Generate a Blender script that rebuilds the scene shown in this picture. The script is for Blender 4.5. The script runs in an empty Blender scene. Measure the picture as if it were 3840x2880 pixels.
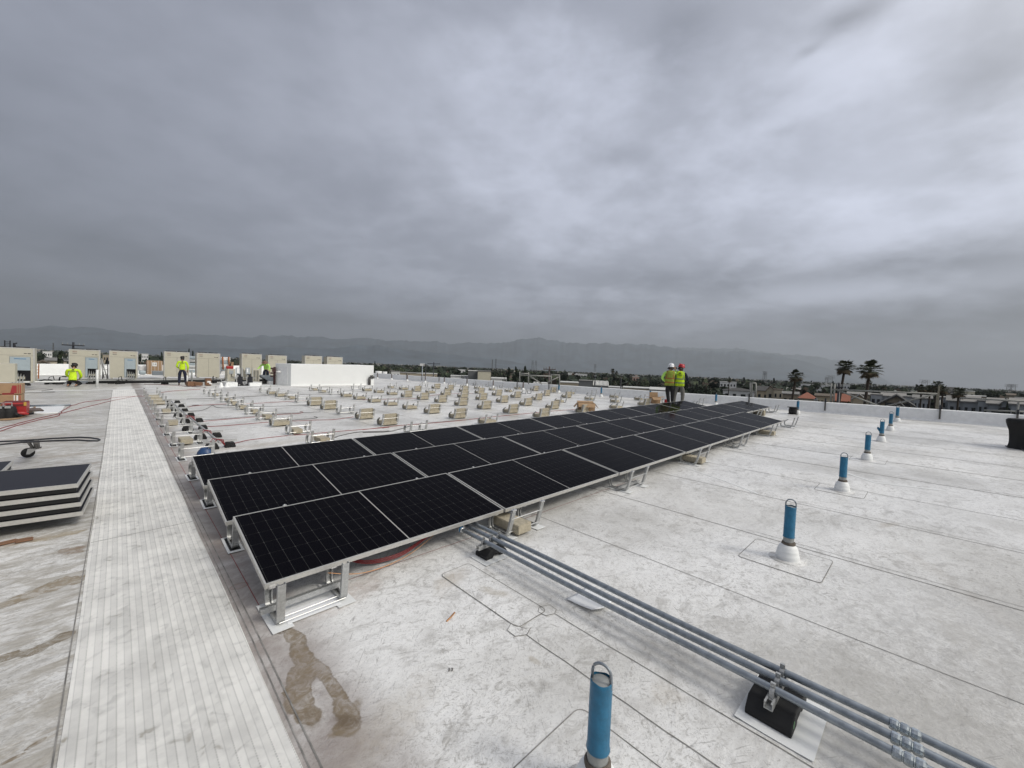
import bpy, bmesh, math, random
from mathutils import Vector, Matrix, noise
random.seed(7)
PI = math.pi
R = math.radians
scn = bpy.context.scene
C = scn.collection

# ---------------------------------------------------------------- camera
FPX, RX, RR, RZ, HC = 1532.66, 1.53267, 0.04143, -0.76781, 1.82576
cam = bpy.data.objects.new('camera', bpy.data.cameras.new('camera'))
C.objects.link(cam)
CR = (Matrix.Rotation(RZ, 3, 'Z') @ Matrix.Rotation(RX, 3, 'X') @ Matrix.Rotation(RR, 3, 'Z'))
cam.matrix_world = Matrix.Translation((0, 0, HC)) @ CR.to_4x4()
cam.data.sensor_width = 36
cam.data.lens = FPX / 3840 * 36
cam.data.clip_start = 0.05
cam.data.clip_end = 60000
scn.camera = cam

# ---------------------------------------------------------------- sky and light
SUN_AZ, SUN_EL = R(158), R(42)      # azimuth clockwise from +Y
sunv = Vector((math.sin(SUN_AZ) * math.cos(SUN_EL), math.cos(SUN_AZ) * math.cos(SUN_EL), math.sin(SUN_EL)))
sd = bpy.data.lights.new('sun', 'SUN')
sd.energy = 1.5
sd.angle = R(14)
sd.color = (1, .955, .87)
so = bpy.data.objects.new('sun', sd)
C.objects.link(so)
so.rotation_euler = (-sunv).to_track_quat('-Z', 'Y').to_euler()
scn.view_settings.view_transform = 'Standard'
scn.view_settings.look = 'None'
scn.view_settings.exposure = 0
scn.view_settings.gamma = 1

w = bpy.data.worlds.new('World')
scn.world = w
w.use_nodes = True
wt = w.node_tree
for n in list(wt.nodes): wt.nodes.remove(n)
def WN(t, **k):
    n = wt.nodes.new(t)
    for a, b in k.items(): setattr(n, a, b)
    return n
def wm(op, a, b=None, c=None, clamp=False):
    n = WN('ShaderNodeMath', operation=op, use_clamp=clamp)
    for i, v in enumerate((a, b, c)):
        if v is None: continue
        if isinstance(v, (int, float)): n.inputs[i].default_value = v
        else: wt.links.new(v, n.inputs[i])
    return n.outputs[0]
tc = WN('ShaderNodeTexCoord')
sep = WN('ShaderNodeSeparateXYZ')
wt.links.new(tc.outputs['Generated'], sep.inputs[0])
dx, dy, dz = sep.outputs
zc = wm('ADD', wm('MAXIMUM', dz, 0.0), 0.24)
cx_, cy_ = wm('DIVIDE', dx, zc), wm('DIVIDE', dy, zc)
def wvec(x, y, z):
    n = WN('ShaderNodeCombineXYZ')
    for i, v in enumerate((x, y, z)):
        if isinstance(v, (int, float)): n.inputs[i].default_value = v
        else: wt.links.new(v, n.inputs[i])
    return n.outputs[0]
def wnoise(vec, scale, detail, rough, dist=0):
    n = WN('ShaderNodeTexNoise')
    n.inputs['Scale'].default_value = scale
    n.inputs['Detail'].default_value = detail
    n.inputs['Roughness'].default_value = rough
    n.inputs['Distortion'].default_value = dist
    wt.links.new(vec, n.inputs['Vector'])
    return n.outputs['Fac']
cv = wvec(cx_, cy_, 0.0)
# rotate so that streaks run across the view
cs, sn = math.cos(R(44)), math.sin(R(44))
u = wm('SUBTRACT', wm('MULTIPLY', cx_, cs), wm('MULTIPLY', cy_, sn))   # to the right of the view
v = wm('ADD', wm('MULTIPLY', cx_, sn), wm('MULTIPLY', cy_, cs))        # into the view
big = wnoise(wvec(u, wm('MULTIPLY', v, 1.0), 3.1), 0.75, 2, .5, .3)
mid = wnoise(wvec(wm('MULTIPLY', u, .8), v, 7.7), 2.3, 5, .55, .25)
fine = wnoise(wvec(u, v, 1.3), 6.5, 4, .55, .1)
val = wm('ADD', wm('ADD', wm('MULTIPLY', big, .30), wm('MULTIPLY', mid, .46)), wm('MULTIPLY', fine, .24))
fac = WN('ShaderNodeMapRange', interpolation_type='SMOOTHSTEP')
wt.links.new(val, fac.inputs['Value'])
fac.inputs['From Min'].default_value = .40
fac.inputs['From Max'].default_value = .60
def blob(az, el, p, amt):
    d = Vector((math.sin(R(az)) * math.cos(R(el)), math.cos(R(az)) * math.cos(R(el)), math.sin(R(el))))
    n = WN('ShaderNodeVectorMath', operation='DOT_PRODUCT')
    wt.links.new(tc.outputs['Generated'], n.inputs[0])
    n.inputs[1].default_value = d
    return wm('MULTIPLY', wm('POWER', wm('MAXIMUM', n.outputs['Value'], 0.0), p), amt)
# base radiance of the cloud deck: thick to the left, thin to the right, thinnest round the hidden sun
azn = wm('MULTIPLY', wm('ARCTAN2', dx, dy), 180 / PI)
eln = wm('MULTIPLY', wm('ARCSINE', dz), 180 / PI)
wob1 = wm('MULTIPLY', wm('SUBTRACT', wnoise(wvec(wm('MULTIPLY', azn, .045), wm('MULTIPLY', eln, .12), 5.0), 1.6, 5, .6), .5), 1.0)
def feature(px, py, azw, elw, amp, slope=0., wob=1.0):
    """soft patch or bank of cloud in the direction of a photo pixel"""
    d = CR @ Vector(((px - 1920) / FPX, -(py - 1440) / FPX, -1))
    a0 = math.degrees(math.atan2(d.x, d.y)); e0 = math.degrees(math.asin(d.z / d.length))
    da = wm('DIVIDE', wm('SUBTRACT', azn, a0), azw)
    de = wm('SUBTRACT', eln, e0)
    if slope: de = wm('SUBTRACT', de, wm('MULTIPLY', wm('SUBTRACT', azn, a0), slope))
    de = wm('ADD', wm('DIVIDE', de, elw), wm('MULTIPLY', wob1, 4.0 * wob))
    da = wm('ADD', da, wm('MULTIPLY', wob1, 1.2 * wob))
    q = wm('ADD', wm('MULTIPLY', da, da), wm('MULTIPLY', de, de))
    return wm('MULTIPLY', wm('EXPONENT', wm('MULTIPLY', q, -1.0)), amp * 1.7)
grad = WN('ShaderNodeMapRange', interpolation_type='SMOOTHSTEP')
wt.links.new(azn, grad.inputs['Value'])
grad.inputs['From Min'].default_value = -20
grad.inputs['From Max'].default_value = 75
grad.inputs['To Min'].default_value = .325
grad.inputs['To Max'].default_value = .56
lum = grad.outputs[0]
amp_ = WN('ShaderNodeMapRange', interpolation_type='SMOOTHSTEP')
wt.links.new(azn, amp_.inputs['Value'])
amp_.inputs['From Min'].default_value = -5
amp_.inputs['From Max'].default_value = 55
amp_.inputs['To Min'].default_value = .16
amp_.inputs['To Max'].default_value = .40
mod = wm('ADD', wm('MULTIPLY', wm('SUBTRACT', fac.outputs[0], .55), amp_.outputs[0]), 1.0)
for f_ in ((2000, 520, 17, 9, .22, 0, .6), (2050, 950, 10, 4, .08, 0, .6), (3450, 740, 20, 7, .24, 0, .5), (3300, 300, 12, 7, .10, 0, .8), (3200, 1010, 17, 1.5, -.30, .02, .5), (3500, 1185, 15, 1.8, -.22, .0, .5),
           (3350, 1100, 16, .9, .10, .02, .5), (1100, 1190, 15, 1.1, -.20, -.02, .5), (500, 1060, 16, 1.5, .10, -.04, .6), (250, 900, 12, 2.4, -.14, -.05, .6), (500, 1150, 12, .9, -.12, -.03, .6), (200, 600, 14, 7, -.06, 0, .6),
           (3190, 70, 3.2, 1.2, -.34, 0, .5), (3030, 195, 1.4, .5, -.18, .2, .4), (2120, 430, 4, 2.0, -.14, -.1, .9), (2560, 90, 4.5, 3, -.12, 0, .8), (3700, 560, 3.5, 2.2, -.18, .3, .6), (2920, 500, 1.6, .6, -.12, 0, .6), (3750, 250, 4, 4, -.14, 0, .6), (1750, 320, 5, 2.2, .07, 0, .9), (2300, 590, 5, 1.2, -.10, .05, .9), (900, 300, 16, 7, .05, 0, .6),
           (2500, 1020, 12, 1.6, -.10, 0, .6), (2700, 1180, 10, 1.0, .12, 0, .6)):
    mod = wm('ADD', mod, feature(*f_))
lum = wm('MULTIPLY', lum, mod)
hz0 = WN('ShaderNodeMapRange', interpolation_type='SMOOTHSTEP')
wt.links.new(eln, hz0.inputs['Value'])
hz0.inputs['From Min'].default_value = -2
hz0.inputs['From Max'].default_value = 13
hz0.inputs['To Min'].default_value = .50
hz0.inputs['To Max'].default_value = 1.0
lum = wm('MULTIPLY', lum, hz0.outputs[0])
cr = WN('ShaderNodeValToRGB')
wt.links.new(wm('MULTIPLY', lum, 1.9), cr.inputs[0])
cr.color_ramp.elements[0].color = (.905, .97, 1.21, 1)
cr.color_ramp.elements[1].color = (.94, .995, 1.18, 1)
cc = WN('ShaderNodeVectorMath', operation='SCALE')
wt.links.new(cr.outputs[0], cc.inputs[0])
wt.links.new(lum, cc.inputs['Scale'])
sky = WN('ShaderNodeTexSky', sky_type='NISHITA')
sky.sun_disc = False
sky.sun_elevation = SUN_EL
sky.sun_rotation = SUN_AZ
sky.air_density = 1.4
sky.dust_density = 3
SKY_S = .10
bg1 = WN('ShaderNodeBackground')
bg1.inputs['Strength'].default_value = SKY_S
wt.links.new(sky.outputs[0], bg1.inputs['Color'])
bg2 = WN('ShaderNodeBackground')
bg2.inputs['Strength'].default_value = 1.0
glow = WN('ShaderNodeVectorMath', operation='SCALE')
glow.inputs[0].default_value = (1.0, .95, .82)
wt.links.new(blob(math.degrees(SUN_AZ), math.degrees(SUN_EL), 5, 2.1), glow.inputs['Scale'])
ca = WN('ShaderNodeVectorMath', operation='ADD')
wt.links.new(cc.outputs[0], ca.inputs[0])
wt.links.new(glow.outputs[0], ca.inputs[1])
wt.links.new(ca.outputs[0], bg2.inputs['Color'])
mx = WN('ShaderNodeMixShader')
mx.inputs[0].default_value = .93
wt.links.new(bg1.outputs[0], mx.inputs[1])
wt.links.new(bg2.outputs[0], mx.inputs[2])
wo = WN('ShaderNodeOutputWorld')
wt.links.new(mx.outputs[0], wo.inputs['Surface'])

# ---------------------------------------------------------------- where things stand
def gz(x, y): return .02245 * x + .00011 * x * x * (1 if x > 0 else -1) - .00186 * y
def ray(px, py): return CR @ Vector(((px - 1920) / FPX, -(py - 1440) / FPX, -1))
def at(px, py, h=0.0):            # point at height h over the roof seen at a photo pixel
    d = ray(px, py); z = 0
    for _ in range(14):
        t = (z + h - HC) / d.z
        x, y = d.x * t, d.y * t
        z = gz(x, y)
    return Vector((x, y, z + h))
def atY(px, py, Y):
    d = ray(px, py); t = Y / d.y
    return Vector((d.x * t, Y, HC + d.z * t))
def far(px, py, dist):
    d = ray(px, py); t = dist / math.hypot(d.x, d.y)
    return Vector((d.x * t, d.y * t, HC + d.z * t))
def on(x, y, h=0): return Vector((x, y, gz(x, y) + h))
STREET = -14.0

# ---------------------------------------------------------------- helpers
def add_box(bm, c, s, rot=None, mi=0):
    r = bmesh.ops.create_cube(bm, size=1)
    m = Matrix.Diagonal((s[0], s[1], s[2], 1))
    if rot is not None: m = rot.to_4x4() @ m
    bmesh.ops.transform(bm, matrix=Matrix.Translation(c) @ m, verts=r['verts'])
    fs = {f for v_ in r['verts'] for f in v_.link_faces}
    for f in fs: f.material_index = mi
    return r['verts']
def frame_of(t):
    t = t.normalized()
    up = Vector((0, 0, 1)) if abs(t.z) < .9 else Vector((1, 0, 0))
    a = t.cross(up).normalized()
    return a, a.cross(t).normalized()
def sweep(bm, pts, prof, mi=0, closed=False, cap=True, fixed=None):
    """prof: list of (a,b) offsets or one such list per point"""
    rings = []
    n = len(pts)
    for i, p in enumerate(pts):
        if closed: t = pts[(i + 1) % n] - pts[i - 1]
        else: t = pts[min(i + 1, n - 1)] - pts[max(i - 1, 0)]
        if fixed is not None:
            a = fixed.normalized(); b = a.cross(t.normalized()).normalized()
        else: a, b = frame_of(t)
        pr = prof[i] if isinstance(prof[0][0], (tuple, list)) else prof
        rings.append([bm.verts.new(p + a * q[0] + b * q[1]) for q in pr])
    m = len(rings[0])
    for i in range(n if closed else n - 1):
        A, B = rings[i], rings[(i + 1) % n]
        for j in range(m):
            f = bm.faces.new((A[j], A[(j + 1) % m], B[(j + 1) % m], B[j]))
            f.material_index = mi; f.smooth = m > 6 and fixed is None
    if cap and not closed:
        for rg in (rings[0], rings[-1]):
            try: bm.faces.new(rg).material_index = mi
            except ValueError: pass
def circ(r, n=8): return [(r * math.cos(2 * PI * k / n), r * math.sin(2 * PI * k / n)) for k in range(n)]
def tube(bm, pts, r, n=8, mi=0, closed=False, cap=True):
    pts = [Vector(p) for p in pts]
    if isinstance(r, (int, float)): pr = circ(r, n)
    else: pr = [circ(q, n) for q in r]
    sweep(bm, pts, pr, mi, closed, cap)
def lathe(bm, prof, n=24, mi=0, c=(0, 0, 0)):
    rings = []
    for r_, z in prof:
        if r_ < 1e-6: rings.append([bm.verts.new((c[0], c[1], c[2] + z))])
        else: rings.append([bm.verts.new((c[0] + r_ * math.cos(2 * PI * k / n), c[1] + r_ * math.sin(2 * PI * k / n), c[2] + z)) for k in range(n)])
    for A, B in zip(rings, rings[1:]):
        for k in range(n):
            vs = [A[k % len(A)], A[(k + 1) % len(A)], B[(k + 1) % len(B)], B[k % len(B)]]
            vs = list(dict.fromkeys(vs))
            if len(vs) > 2:
                f = bm.faces.new(vs); f.material_index = mi; f.smooth = True
def mesh(name, bm, mats):
    bmesh.ops.recalc_face_normals(bm, faces=bm.faces)
    me = bpy.data.meshes.new(name)
    bm.to_mesh(me); bm.free()
    for m in (mats if isinstance(mats, (list, tuple)) else [mats]): me.materials.append(m)
    return me
def obj(name, bm, mats, parent=None, loc=None, rot=None):
    me = bm if isinstance(bm, bpy.types.Mesh) else mesh(name, bm, mats)
    o = bpy.data.objects.new(name, me)
    C.objects.link(o)
    if parent: o.parent = parent
    if loc is not None: o.location = loc
    if rot is not None: o.rotation_euler = rot
    return o
def bevel(o, wdt=.005, seg=2):
    m = o.modifiers.new('bevel', 'BEVEL'); m.width = wdt; m.segments = seg; m.limit_method = 'ANGLE'
    return o
def tag(o, label=None, cat=None, group=None, kind=None):
    if label: o['label'] = label
    if cat: o['category'] = cat
    if group: o['group'] = group
    if kind: o['kind'] = kind
    return o
def thing(name, label, cat, loc=(0, 0, 0), rz=0, group=None, tilt=True):
    o = bpy.data.objects.new(name, None)
    o.empty_display_size = .1
    C.objects.link(o)
    o.location = loc
    o.rotation_euler = (0, 0, rz)
    return tag(o, label, cat, group)
def copy_tree(o, loc=None, rz=None, label=None, group=None, parent=None):
    c = o.copy(); C.objects.link(c); c.parent = parent
    for ch in list(o.children): copy_tree(ch, parent=c)
    if loc is not None: c.location = loc
    if rz is not None: c.rotation_euler = (0, 0, rz)
    if label: c['label'] = label
    if group: c['group'] = group
    return c
ORD = ['first', 'second', 'third', 'fourth', 'fifth', 'sixth', 'seventh', 'eighth', 'ninth', 'tenth', 'eleventh', 'twelfth', 'thirteenth', 'fourteenth', 'fifteenth', 'sixteenth', 'seventeenth', 'eighteenth', 'nineteenth', 'twentieth']

# ---------------------------------------------------------------- materials
def mat(name, col, rough=.6, metal=0, var=.0, vscale=8, bump=0, bscale=40, spec=.5, coords='Object'):
    m = bpy.data.materials.new(name); m.use_nodes = True
    nt = m.node_tree; b = nt.nodes['Principled BSDF']
    b.inputs['Base Color'].default_value = (*col, 1)
    b.inputs['Roughness'].default_value = rough
    b.inputs['Metallic'].default_value = metal
    b.inputs['Specular IOR Level'].default_value = spec
    if var or bump:
        t = nt.nodes.new('ShaderNodeTexCoord')
        def nz(s, d=5):
            n = nt.nodes.new('ShaderNodeTexNoise'); n.inputs['Scale'].default_value = s; n.inputs['Detail'].default_value = d
            n.inputs['Roughness'].default_value = .6
            nt.links.new(t.outputs[coords], n.inputs['Vector']); return n
        if var:
            n = nz(vscale)
            r_ = nt.nodes.new('ShaderNodeMapRange')
            r_.inputs['From Min'].default_value = .3; r_.inputs['From Max'].default_value = .7
            r_.inputs['To Min'].default_value = 1 - var; r_.inputs['To Max'].default_value = 1 + var * .6
            nt.links.new(n.outputs['Fac'], r_.inputs['Value'])
            s = nt.nodes.new('ShaderNodeVectorMath'); s.operation = 'SCALE'; s.inputs[0].default_value = col
            nt.links.new(r_.outputs[0], s.inputs['Scale'])
            nt.links.new(s.outputs[0], b.inputs['Base Color'])
        if bump:
            n = nz(bscale)
            bp = nt.nodes.new('ShaderNodeBump'); bp.inputs['Strength'].default_value = bump; bp.inputs['Distance'].default_value = .02
            nt.links.new(n.outputs['Fac'], bp.inputs['Height'])
            nt.links.new(bp.outputs[0], b.inputs['Normal'])
    return m
M = {}
M['galv'] = mat('galvanised_steel', (.46, .465, .46), .48, .6, .22, 60)
M['galv_dull'] = mat('galvanised_conduit', (.30, .33, .36), .42, .75, .25, 25)
M['alu'] = mat('aluminium_frame', (.56, .55, .52), .45, .55, .10, 30)
M['shiny'] = mat('bright_zinc', (.62, .62, .61), .32, .8)
M['zincpol'] = mat('polished_coupling', (.50, .54, .56), .22, 1.0, .35, 60)
M['black'] = mat('black_rubber', (.006, .006, .0065), .7, 0, .3, 20)
M['concrete'] = mat('ballast_concrete', (.41, .365, .275), .9, 0, .22, 22, .25, 90)
M['tan'] = mat('beige_enamel', (.485, .46, .375), .5, 0, .05, 4)
M['tan_dark'] = mat('beige_side', (.40, .38, .32), .6)
M['greybox'] = mat('grey_enamel', (.36, .39, .41), .45, .1, .08, 6)
M['film'] = mat('bluish_cover_sheet', (.36, .42, .45), .35, 0, .08, 6)
M['white'] = mat('white_membrane', (.74, .75, .745), .55, 0, .06, 3, .08, 20)
M['whitebright'] = mat('white_coating', (.80, .81, .80), .5, 0, .03, 2)
M['parapet'] = mat('parapet_membrane', (.79, .795, .795), .55, 0, .10, 6, .15, 30)
M['blue'] = mat('blue_pipe_wrap', (.022, .15, .27), .38, 0, .30, 14, .12, 30)
M['putty'] = mat('brown_sealant', (.13, .11, .09), .9, 0, .4, 40, .5, 60)
M['pipegrey'] = mat('primed_pipe', (.33, .34, .33), .6, .2, .2, 20)
M['card'] = mat('cardboard', (.36, .235, .135), .85, 0, .12, 8)
M['carddark'] = mat('cardboard_worn', (.20, .105, .06), .85, 0, .2, 8)
M['red'] = mat('red_plastic', (.36, .018, .018), .42, 0, .15, 9)
M['redprint'] = mat('red_print', (.32, .03, .035), .7)
M['darkred'] = mat('red_cable', (.22, .018, .02), .5)
M['darkcable'] = mat('dark_cable', (.07, .065, .065), .6)
M['copper'] = mat('bare_copper', (.50, .26, .12), .4, .6)
M['dark'] = mat('dark_painted_steel', (.035, .036, .042), .45, .3, .2, 12)
M['darkmid'] = mat('weathered_steel', (.11, .105, .10), .7, .2, .25, 10)
M['rust'] = mat('stained_steel', (.13, .105, .10), .8, .1, .3, 12)
M['paper'] = mat('white_paper', (.75, .75, .74), .7)
M['ink'] = mat('printed_ink', (.07, .06, .06), .7)
M['inkred'] = mat('faded_red_ink', (.28, .16, .13), .7)
M['bluetape'] = mat('blue_tape', (.03, .16, .33), .5)
M['hiviz'] = mat('hi_vis_yellow', (.56, .80, .015), .75, 0, .12, 12)
M['hivizlime'] = mat('hi_vis_lime', (.48, .82, .16), .75, 0, .12, 12)
M['vestmesh'] = mat('dirty_vest_mesh', (.30, .36, .05), .85, 0, .3, 14)
M['orangetrim'] = mat('orange_trim', (.32, .11, .03), .8)
M['navy'] = mat('navy_cloth', (.010, .014, .035), .85, 0, .2, 14)
M['blackcloth'] = mat('black_cloth', (.010, .010, .012), .85, 0, .2, 14)
M['khaki'] = mat('grey_trousers', (.145, .14, .125), .9, 0, .15, 14)
M['brownboot'] = mat('brown_boots', (.11, .075, .05), .8, 0, .2, 20)
M['skin'] = mat('skin', (.36, .20, .13), .6)
M['hair'] = mat('dark_hair', (.015, .012, .010), .6)
M['helmet'] = mat('white_hard_hat', (.82, .83, .85), .25)
M['helmetred'] = mat('red_hard_hat', (.42, .012, .02), .25)
M['strawhat'] = mat('brown_hat', (.20, .12, .085), .85)
M['reflect'] = mat('reflective_strip', (.20, .23, .18), .35, .2)
M['pencil'] = mat('pencil_mark', (.22, .21, .20), .9)
M['chalk'] = mat('red_chalk', (.30, .10, .10), .9, 0, .3, 60)
M['seam'] = mat('seam_edge', (.25, .24, .225), .9, 0, .5, 9)  # lap dirt and the thin edge shadow painted as one dark line
M['flagsheet'] = mat('grey_cover_sheet', (.84, .85, .86), .4, 0, .05, 4)

# ---- roof membrane: scuffed white sheet with water stains
def roof_material():
    m = bpy.data.materials.new('roof_membrane'); m.use_nodes = True
    nt = m.node_tree; L = nt.links; b = nt.nodes['Principled BSDF']
    t = nt.nodes.new('ShaderNodeTexCoord'); P = t.outputs['Object']
    def N(scale, detail=6, rough=.6, dist=0., sc=(1, 1, 1), off=(0, 0, 0), src=None):
        mp = nt.nodes.new('ShaderNodeMapping'); mp.inputs['Scale'].default_value = sc; mp.inputs['Location'].default_value = off
        L.new(src or P, mp.inputs['Vector'])
        n = nt.nodes.new('ShaderNodeTexNoise'); n.inputs['Scale'].default_value = scale; n.inputs['Detail'].default_value = detail
        n.inputs['Roughness'].default_value = rough; n.inputs['Distortion'].default_value = dist
        L.new(mp.outputs[0], n.inputs['Vector']); return n
    def mr(s, a, b_, c=0., d=1., smooth=True):
        n = nt.nodes.new('ShaderNodeMapRange'); n.interpolation_type = 'SMOOTHSTEP' if smooth else 'LINEAR'
        L.new(s, n.inputs['Value']); n.inputs['From Min'].default_value = a; n.inputs['From Max'].default_value = b_
        n.inputs['To Min'].default_value = c; n.inputs['To Max'].default_value = d; return n.outputs[0]
    def ma(op, a, b_, clamp=False):
        n = nt.nodes.new('ShaderNodeMath'); n.operation = op; n.use_clamp = clamp
        for i, v_ in enumerate((a, b_)):
            if isinstance(v_, (int, float)): n.inputs[i].default_value = v_
            else: L.new(v_, n.inputs[i])
        return n.outputs[0]
    def mixc(f, a, b_):
        n = nt.nodes.new('ShaderNodeMix'); n.data_type = 'RGBA'
        if isinstance(f, float): n.inputs[0].default_value = f
        else: L.new(f, n.inputs[0])
        for i, v_ in ((6, a), (7, b_)):
            if isinstance(v_, tuple): n.inputs[i].default_value = (*v_, 1)
            else: L.new(v_, n.inputs[i])
        return n.outputs[2]
    base = (.80, .795, .78)
    # broad greying
    g1 = mr(N(.55, 4, .55, .3).outputs['Fac'], .42, .66)
    col = mixc(ma('MULTIPLY', g1, .62), base, (.43, .42, .395))
    # foot-traffic scuffs: mid-size wispy
    g2 = mr(N(3.2, 8, .68, 1.6, (1, 1.5, 1)).outputs['Fac'], .47, .68)
    col = mixc(ma('MULTIPLY', g2, .58), col, (.34, .325, .30))
    g3 = mr(N(13, 6, .7, 2.2, (1, 1, 1), (5, 2, 0)).outputs['Fac'], .50, .70)
    col = mixc(ma('MULTIPLY', g3, .75), col, (.29, .275, .25))
    g3b = mr(N(34, 6, .72, 2.5, (1, 1.3, 1), (8, 1, 0)).outputs['Fac'], .52, .66)
    col = mixc(ma('MULTIPLY', g3b, .65), col, (.27, .26, .24))
    # white worn swirls
    g4 = mr(N(7, 7, .7, 3.0, (1, 1, 1), (3, 9, 0)).outputs['Fac'], .54, .70)
    col = mixc(ma('MULTIPLY', g4, .28), col, (.80, .80, .80))
    # places walked on less stay cleaner
    cl = mr(N(.8, 4, .6, .8, off=(9, 4, 0)).outputs['Fac'], .48, .66)
    col = mixc(ma('MULTIPLY', cl, .45), col, (.74, .735, .72))
    dk = mr(N(.45, 3, .55, .6, off=(3, 14, 0)).outputs['Fac'], .48, .68)
    col = mixc(ma('MULTIPLY', dk, .38), col, (.42, .405, .375))
    # fine specks
    g5 = mr(N(75, 3, .6).outputs['Fac'], .60, .72)
    col = mixc(ma('MULTIPLY', g5, .5), col, (.22, .21, .20))
    # short scratches
    for ang, off in ((.6, 1), (-.9, 7)):
        mp = nt.nodes.new('ShaderNodeMapping'); mp.inputs['Rotation'].default_value = (0, 0, ang); L.new(P, mp.inputs['Vector'])
        s = N(7, 4, .6, 1.2, (1, 9, 1), (off, 0, 0), mp.outputs[0])
        col = mixc(ma('MULTIPLY', mr(s.outputs['Fac'], .62, .70), .6), col, (.24, .23, .22))
    # the left side, beyond the walkway, is streaked with ponding dirt running across it
    sepn = nt.nodes.new('ShaderNodeSeparateXYZ'); L.new(P, sepn.inputs[0])
    left = mr(sepn.outputs[0], .05, -.15)
    st = N(2.6, 7, .66, 1.6, (.8, 1.9, 1), (0, 3, 0)).outputs['Fac']
    col = mixc(ma('MULTIPLY', left, mr(st, .42, .62, .05, .80)), col, (.37, .345, .30))
    st2_ = N(6.0, 8, .70, 2.0, (.7, 2.2, 1), (0, 13, 0)).outputs['Fac']
    col = mixc(ma('MULTIPLY', left, mr(st2_, .50, .64, 0, .55)), col, (.30, .265, .22))
    # strip between walkway and racks is dirtier, slightly pink from chalk
    pk = ma('MULTIPLY', mr(sepn.outputs[0], 1.15, .78), mr(sepn.outputs[0], .5, .62))
    col = mixc(ma('MULTIPLY', ma('MULTIPLY', pk, mr(N(2.4, 6, .65, 1.0, off=(1, 5, 0)).outputs['Fac'], .3, .6, .55, 1.0)), .85), col, (.255, .215, .195))
    # stains and grey areas with a shape of their own: (x, y, rx, ry, angle, colour, strength)
    wob = N(5.5, 5, .65, .5)
    wv = nt.nodes.new('ShaderNodeVectorMath'); wv.operation = 'SUBTRACT'; L.new(wob.outputs['Color'], wv.inputs[0]); wv.inputs[1].default_value = (.5, .5, .5)
    def stains(items, c, k, edge=.12, rimk=.5):
        """one stain made of merged lobes (x, y, rx, ry, angle, wobble)"""
        nonlocal col
        best = None
        for x, y, rx, ry, ang, amp in items:
            ws = nt.nodes.new('ShaderNodeVectorMath'); ws.operation = 'SCALE'; L.new(wv.outputs[0], ws.inputs[0]); ws.inputs['Scale'].default_value = amp * min(rx, ry) * 2.6
            ad = nt.nodes.new('ShaderNodeVectorMath'); ad.operation = 'ADD'; L.new(P, ad.inputs[0]); L.new(ws.outputs[0], ad.inputs[1])
            mp = nt.nodes.new('ShaderNodeMapping'); mp.vector_type = 'TEXTURE'
            mp.inputs['Location'].default_value = (x, y, 0); mp.inputs['Rotation'].default_value = (0, 0, ang); mp.inputs['Scale'].default_value = (rx, ry, 50)
            L.new(ad.outputs[0], mp.inputs['Vector'])
            ln = nt.nodes.new('ShaderNodeVectorMath'); ln.operation = 'LENGTH'; L.new(mp.outputs[0], ln.inputs[0])
            if best is None: best = ln.outputs['Value']
            else:
                n = nt.nodes.new('ShaderNodeMath'); n.operation = 'SMOOTH_MIN'; L.new(best, n.inputs[0]); L.new(ln.outputs['Value'], n.inputs[1]); n.inputs[2].default_value = .35; best = n.outputs[0]
        f = mr(best, 1.0 + edge, 1.0 - edge)
        rim = ma('MULTIPLY', mr(best, 1.06, .97), mr(best, .74, .97))
        blot = mr(N(16, 5, .7, 1.0, off=(2, 8, 0)).outputs['Fac'], .35, .62, .38, 1.0)
        col = mixc(ma('MULTIPLY', ma('MULTIPLY', f, k), blot), col, c)
        if rimk: col = mixc(ma('MULTIPLY', rim, k * rimk), col, tuple(q * .6 for q in c))
    def stain(x, y, rx, ry, ang, c, k, edge=.18, amp=.5, rimk=.25): stains([(x, y, rx, ry, ang, amp)], c, k, edge, rimk)
    br = (.205, .16, .105)
    # the forked puddle stain in front of the first rack
    stains([(.84, 2.82, .050, .14, .15, .6), (.82, 2.60, .058, .18, -.1, .6), (.77, 2.44, .075, .14, -.4, .7), (.712, 2.28, .068, .16, -.1, .7), (.70, 2.13, .055, .08, .2, .6), (.85, 2.42, .045, .14, .2, .6), (.866, 2.22, .036, .19, .0, .6), (.855, 2.03, .052, .10, .25, .6), (.825, 1.93, .055, .07, .5, .6)], br, .95, .13, .35)
    stains([(.80, 1.93, .05, .05, .4, .8), (.90, 2.02, .035, .06, -.6, .9)], (.20, .155, .10), .7, .35, 0)
    stain(.72, 2.12, .035, .05, .3, (.20, .155, .10), .6, .4, .8, 0)
    stain(.835, 1.97, .04, .07, .5, (.13, .095, .06), .8, .5, .9, 0)
    stain(.70, 2.10, .045, .07, .2, (.17, .13, .085), .7, .5, .9, 0)
    stain(1.0, 1.8, .3, .12, .4, (.42, .37, .30), .35, .6, .8, 0)
    stain(3.6, -.3, 1.6, .9, -.1, (.36, .35, .33), .62, .7, .3, 0)  # broad soft grey area over the near right of the roof
    stain(2.9, .5, .5, .5, 0, (.38, .37, .345), .35, .8, .6, 0)  # smaller soft grey area by the foreground conduit support
    stain(.79, 2.93, .03, .03, 0, (.12, .085, .05), .7, .2)
    stain(.815, 3.22, .045, .06, 0, (.075, .05, .035), .95, .06, .9, 0)
    stain(.70, 3.75, .06, .05, 0, (.30, .21, .18), .5, .1, .5, .9)
    stain(.72, 4.6, .09, .25, 0, (.27, .22, .19), .5, .5, .9, 0)
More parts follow.
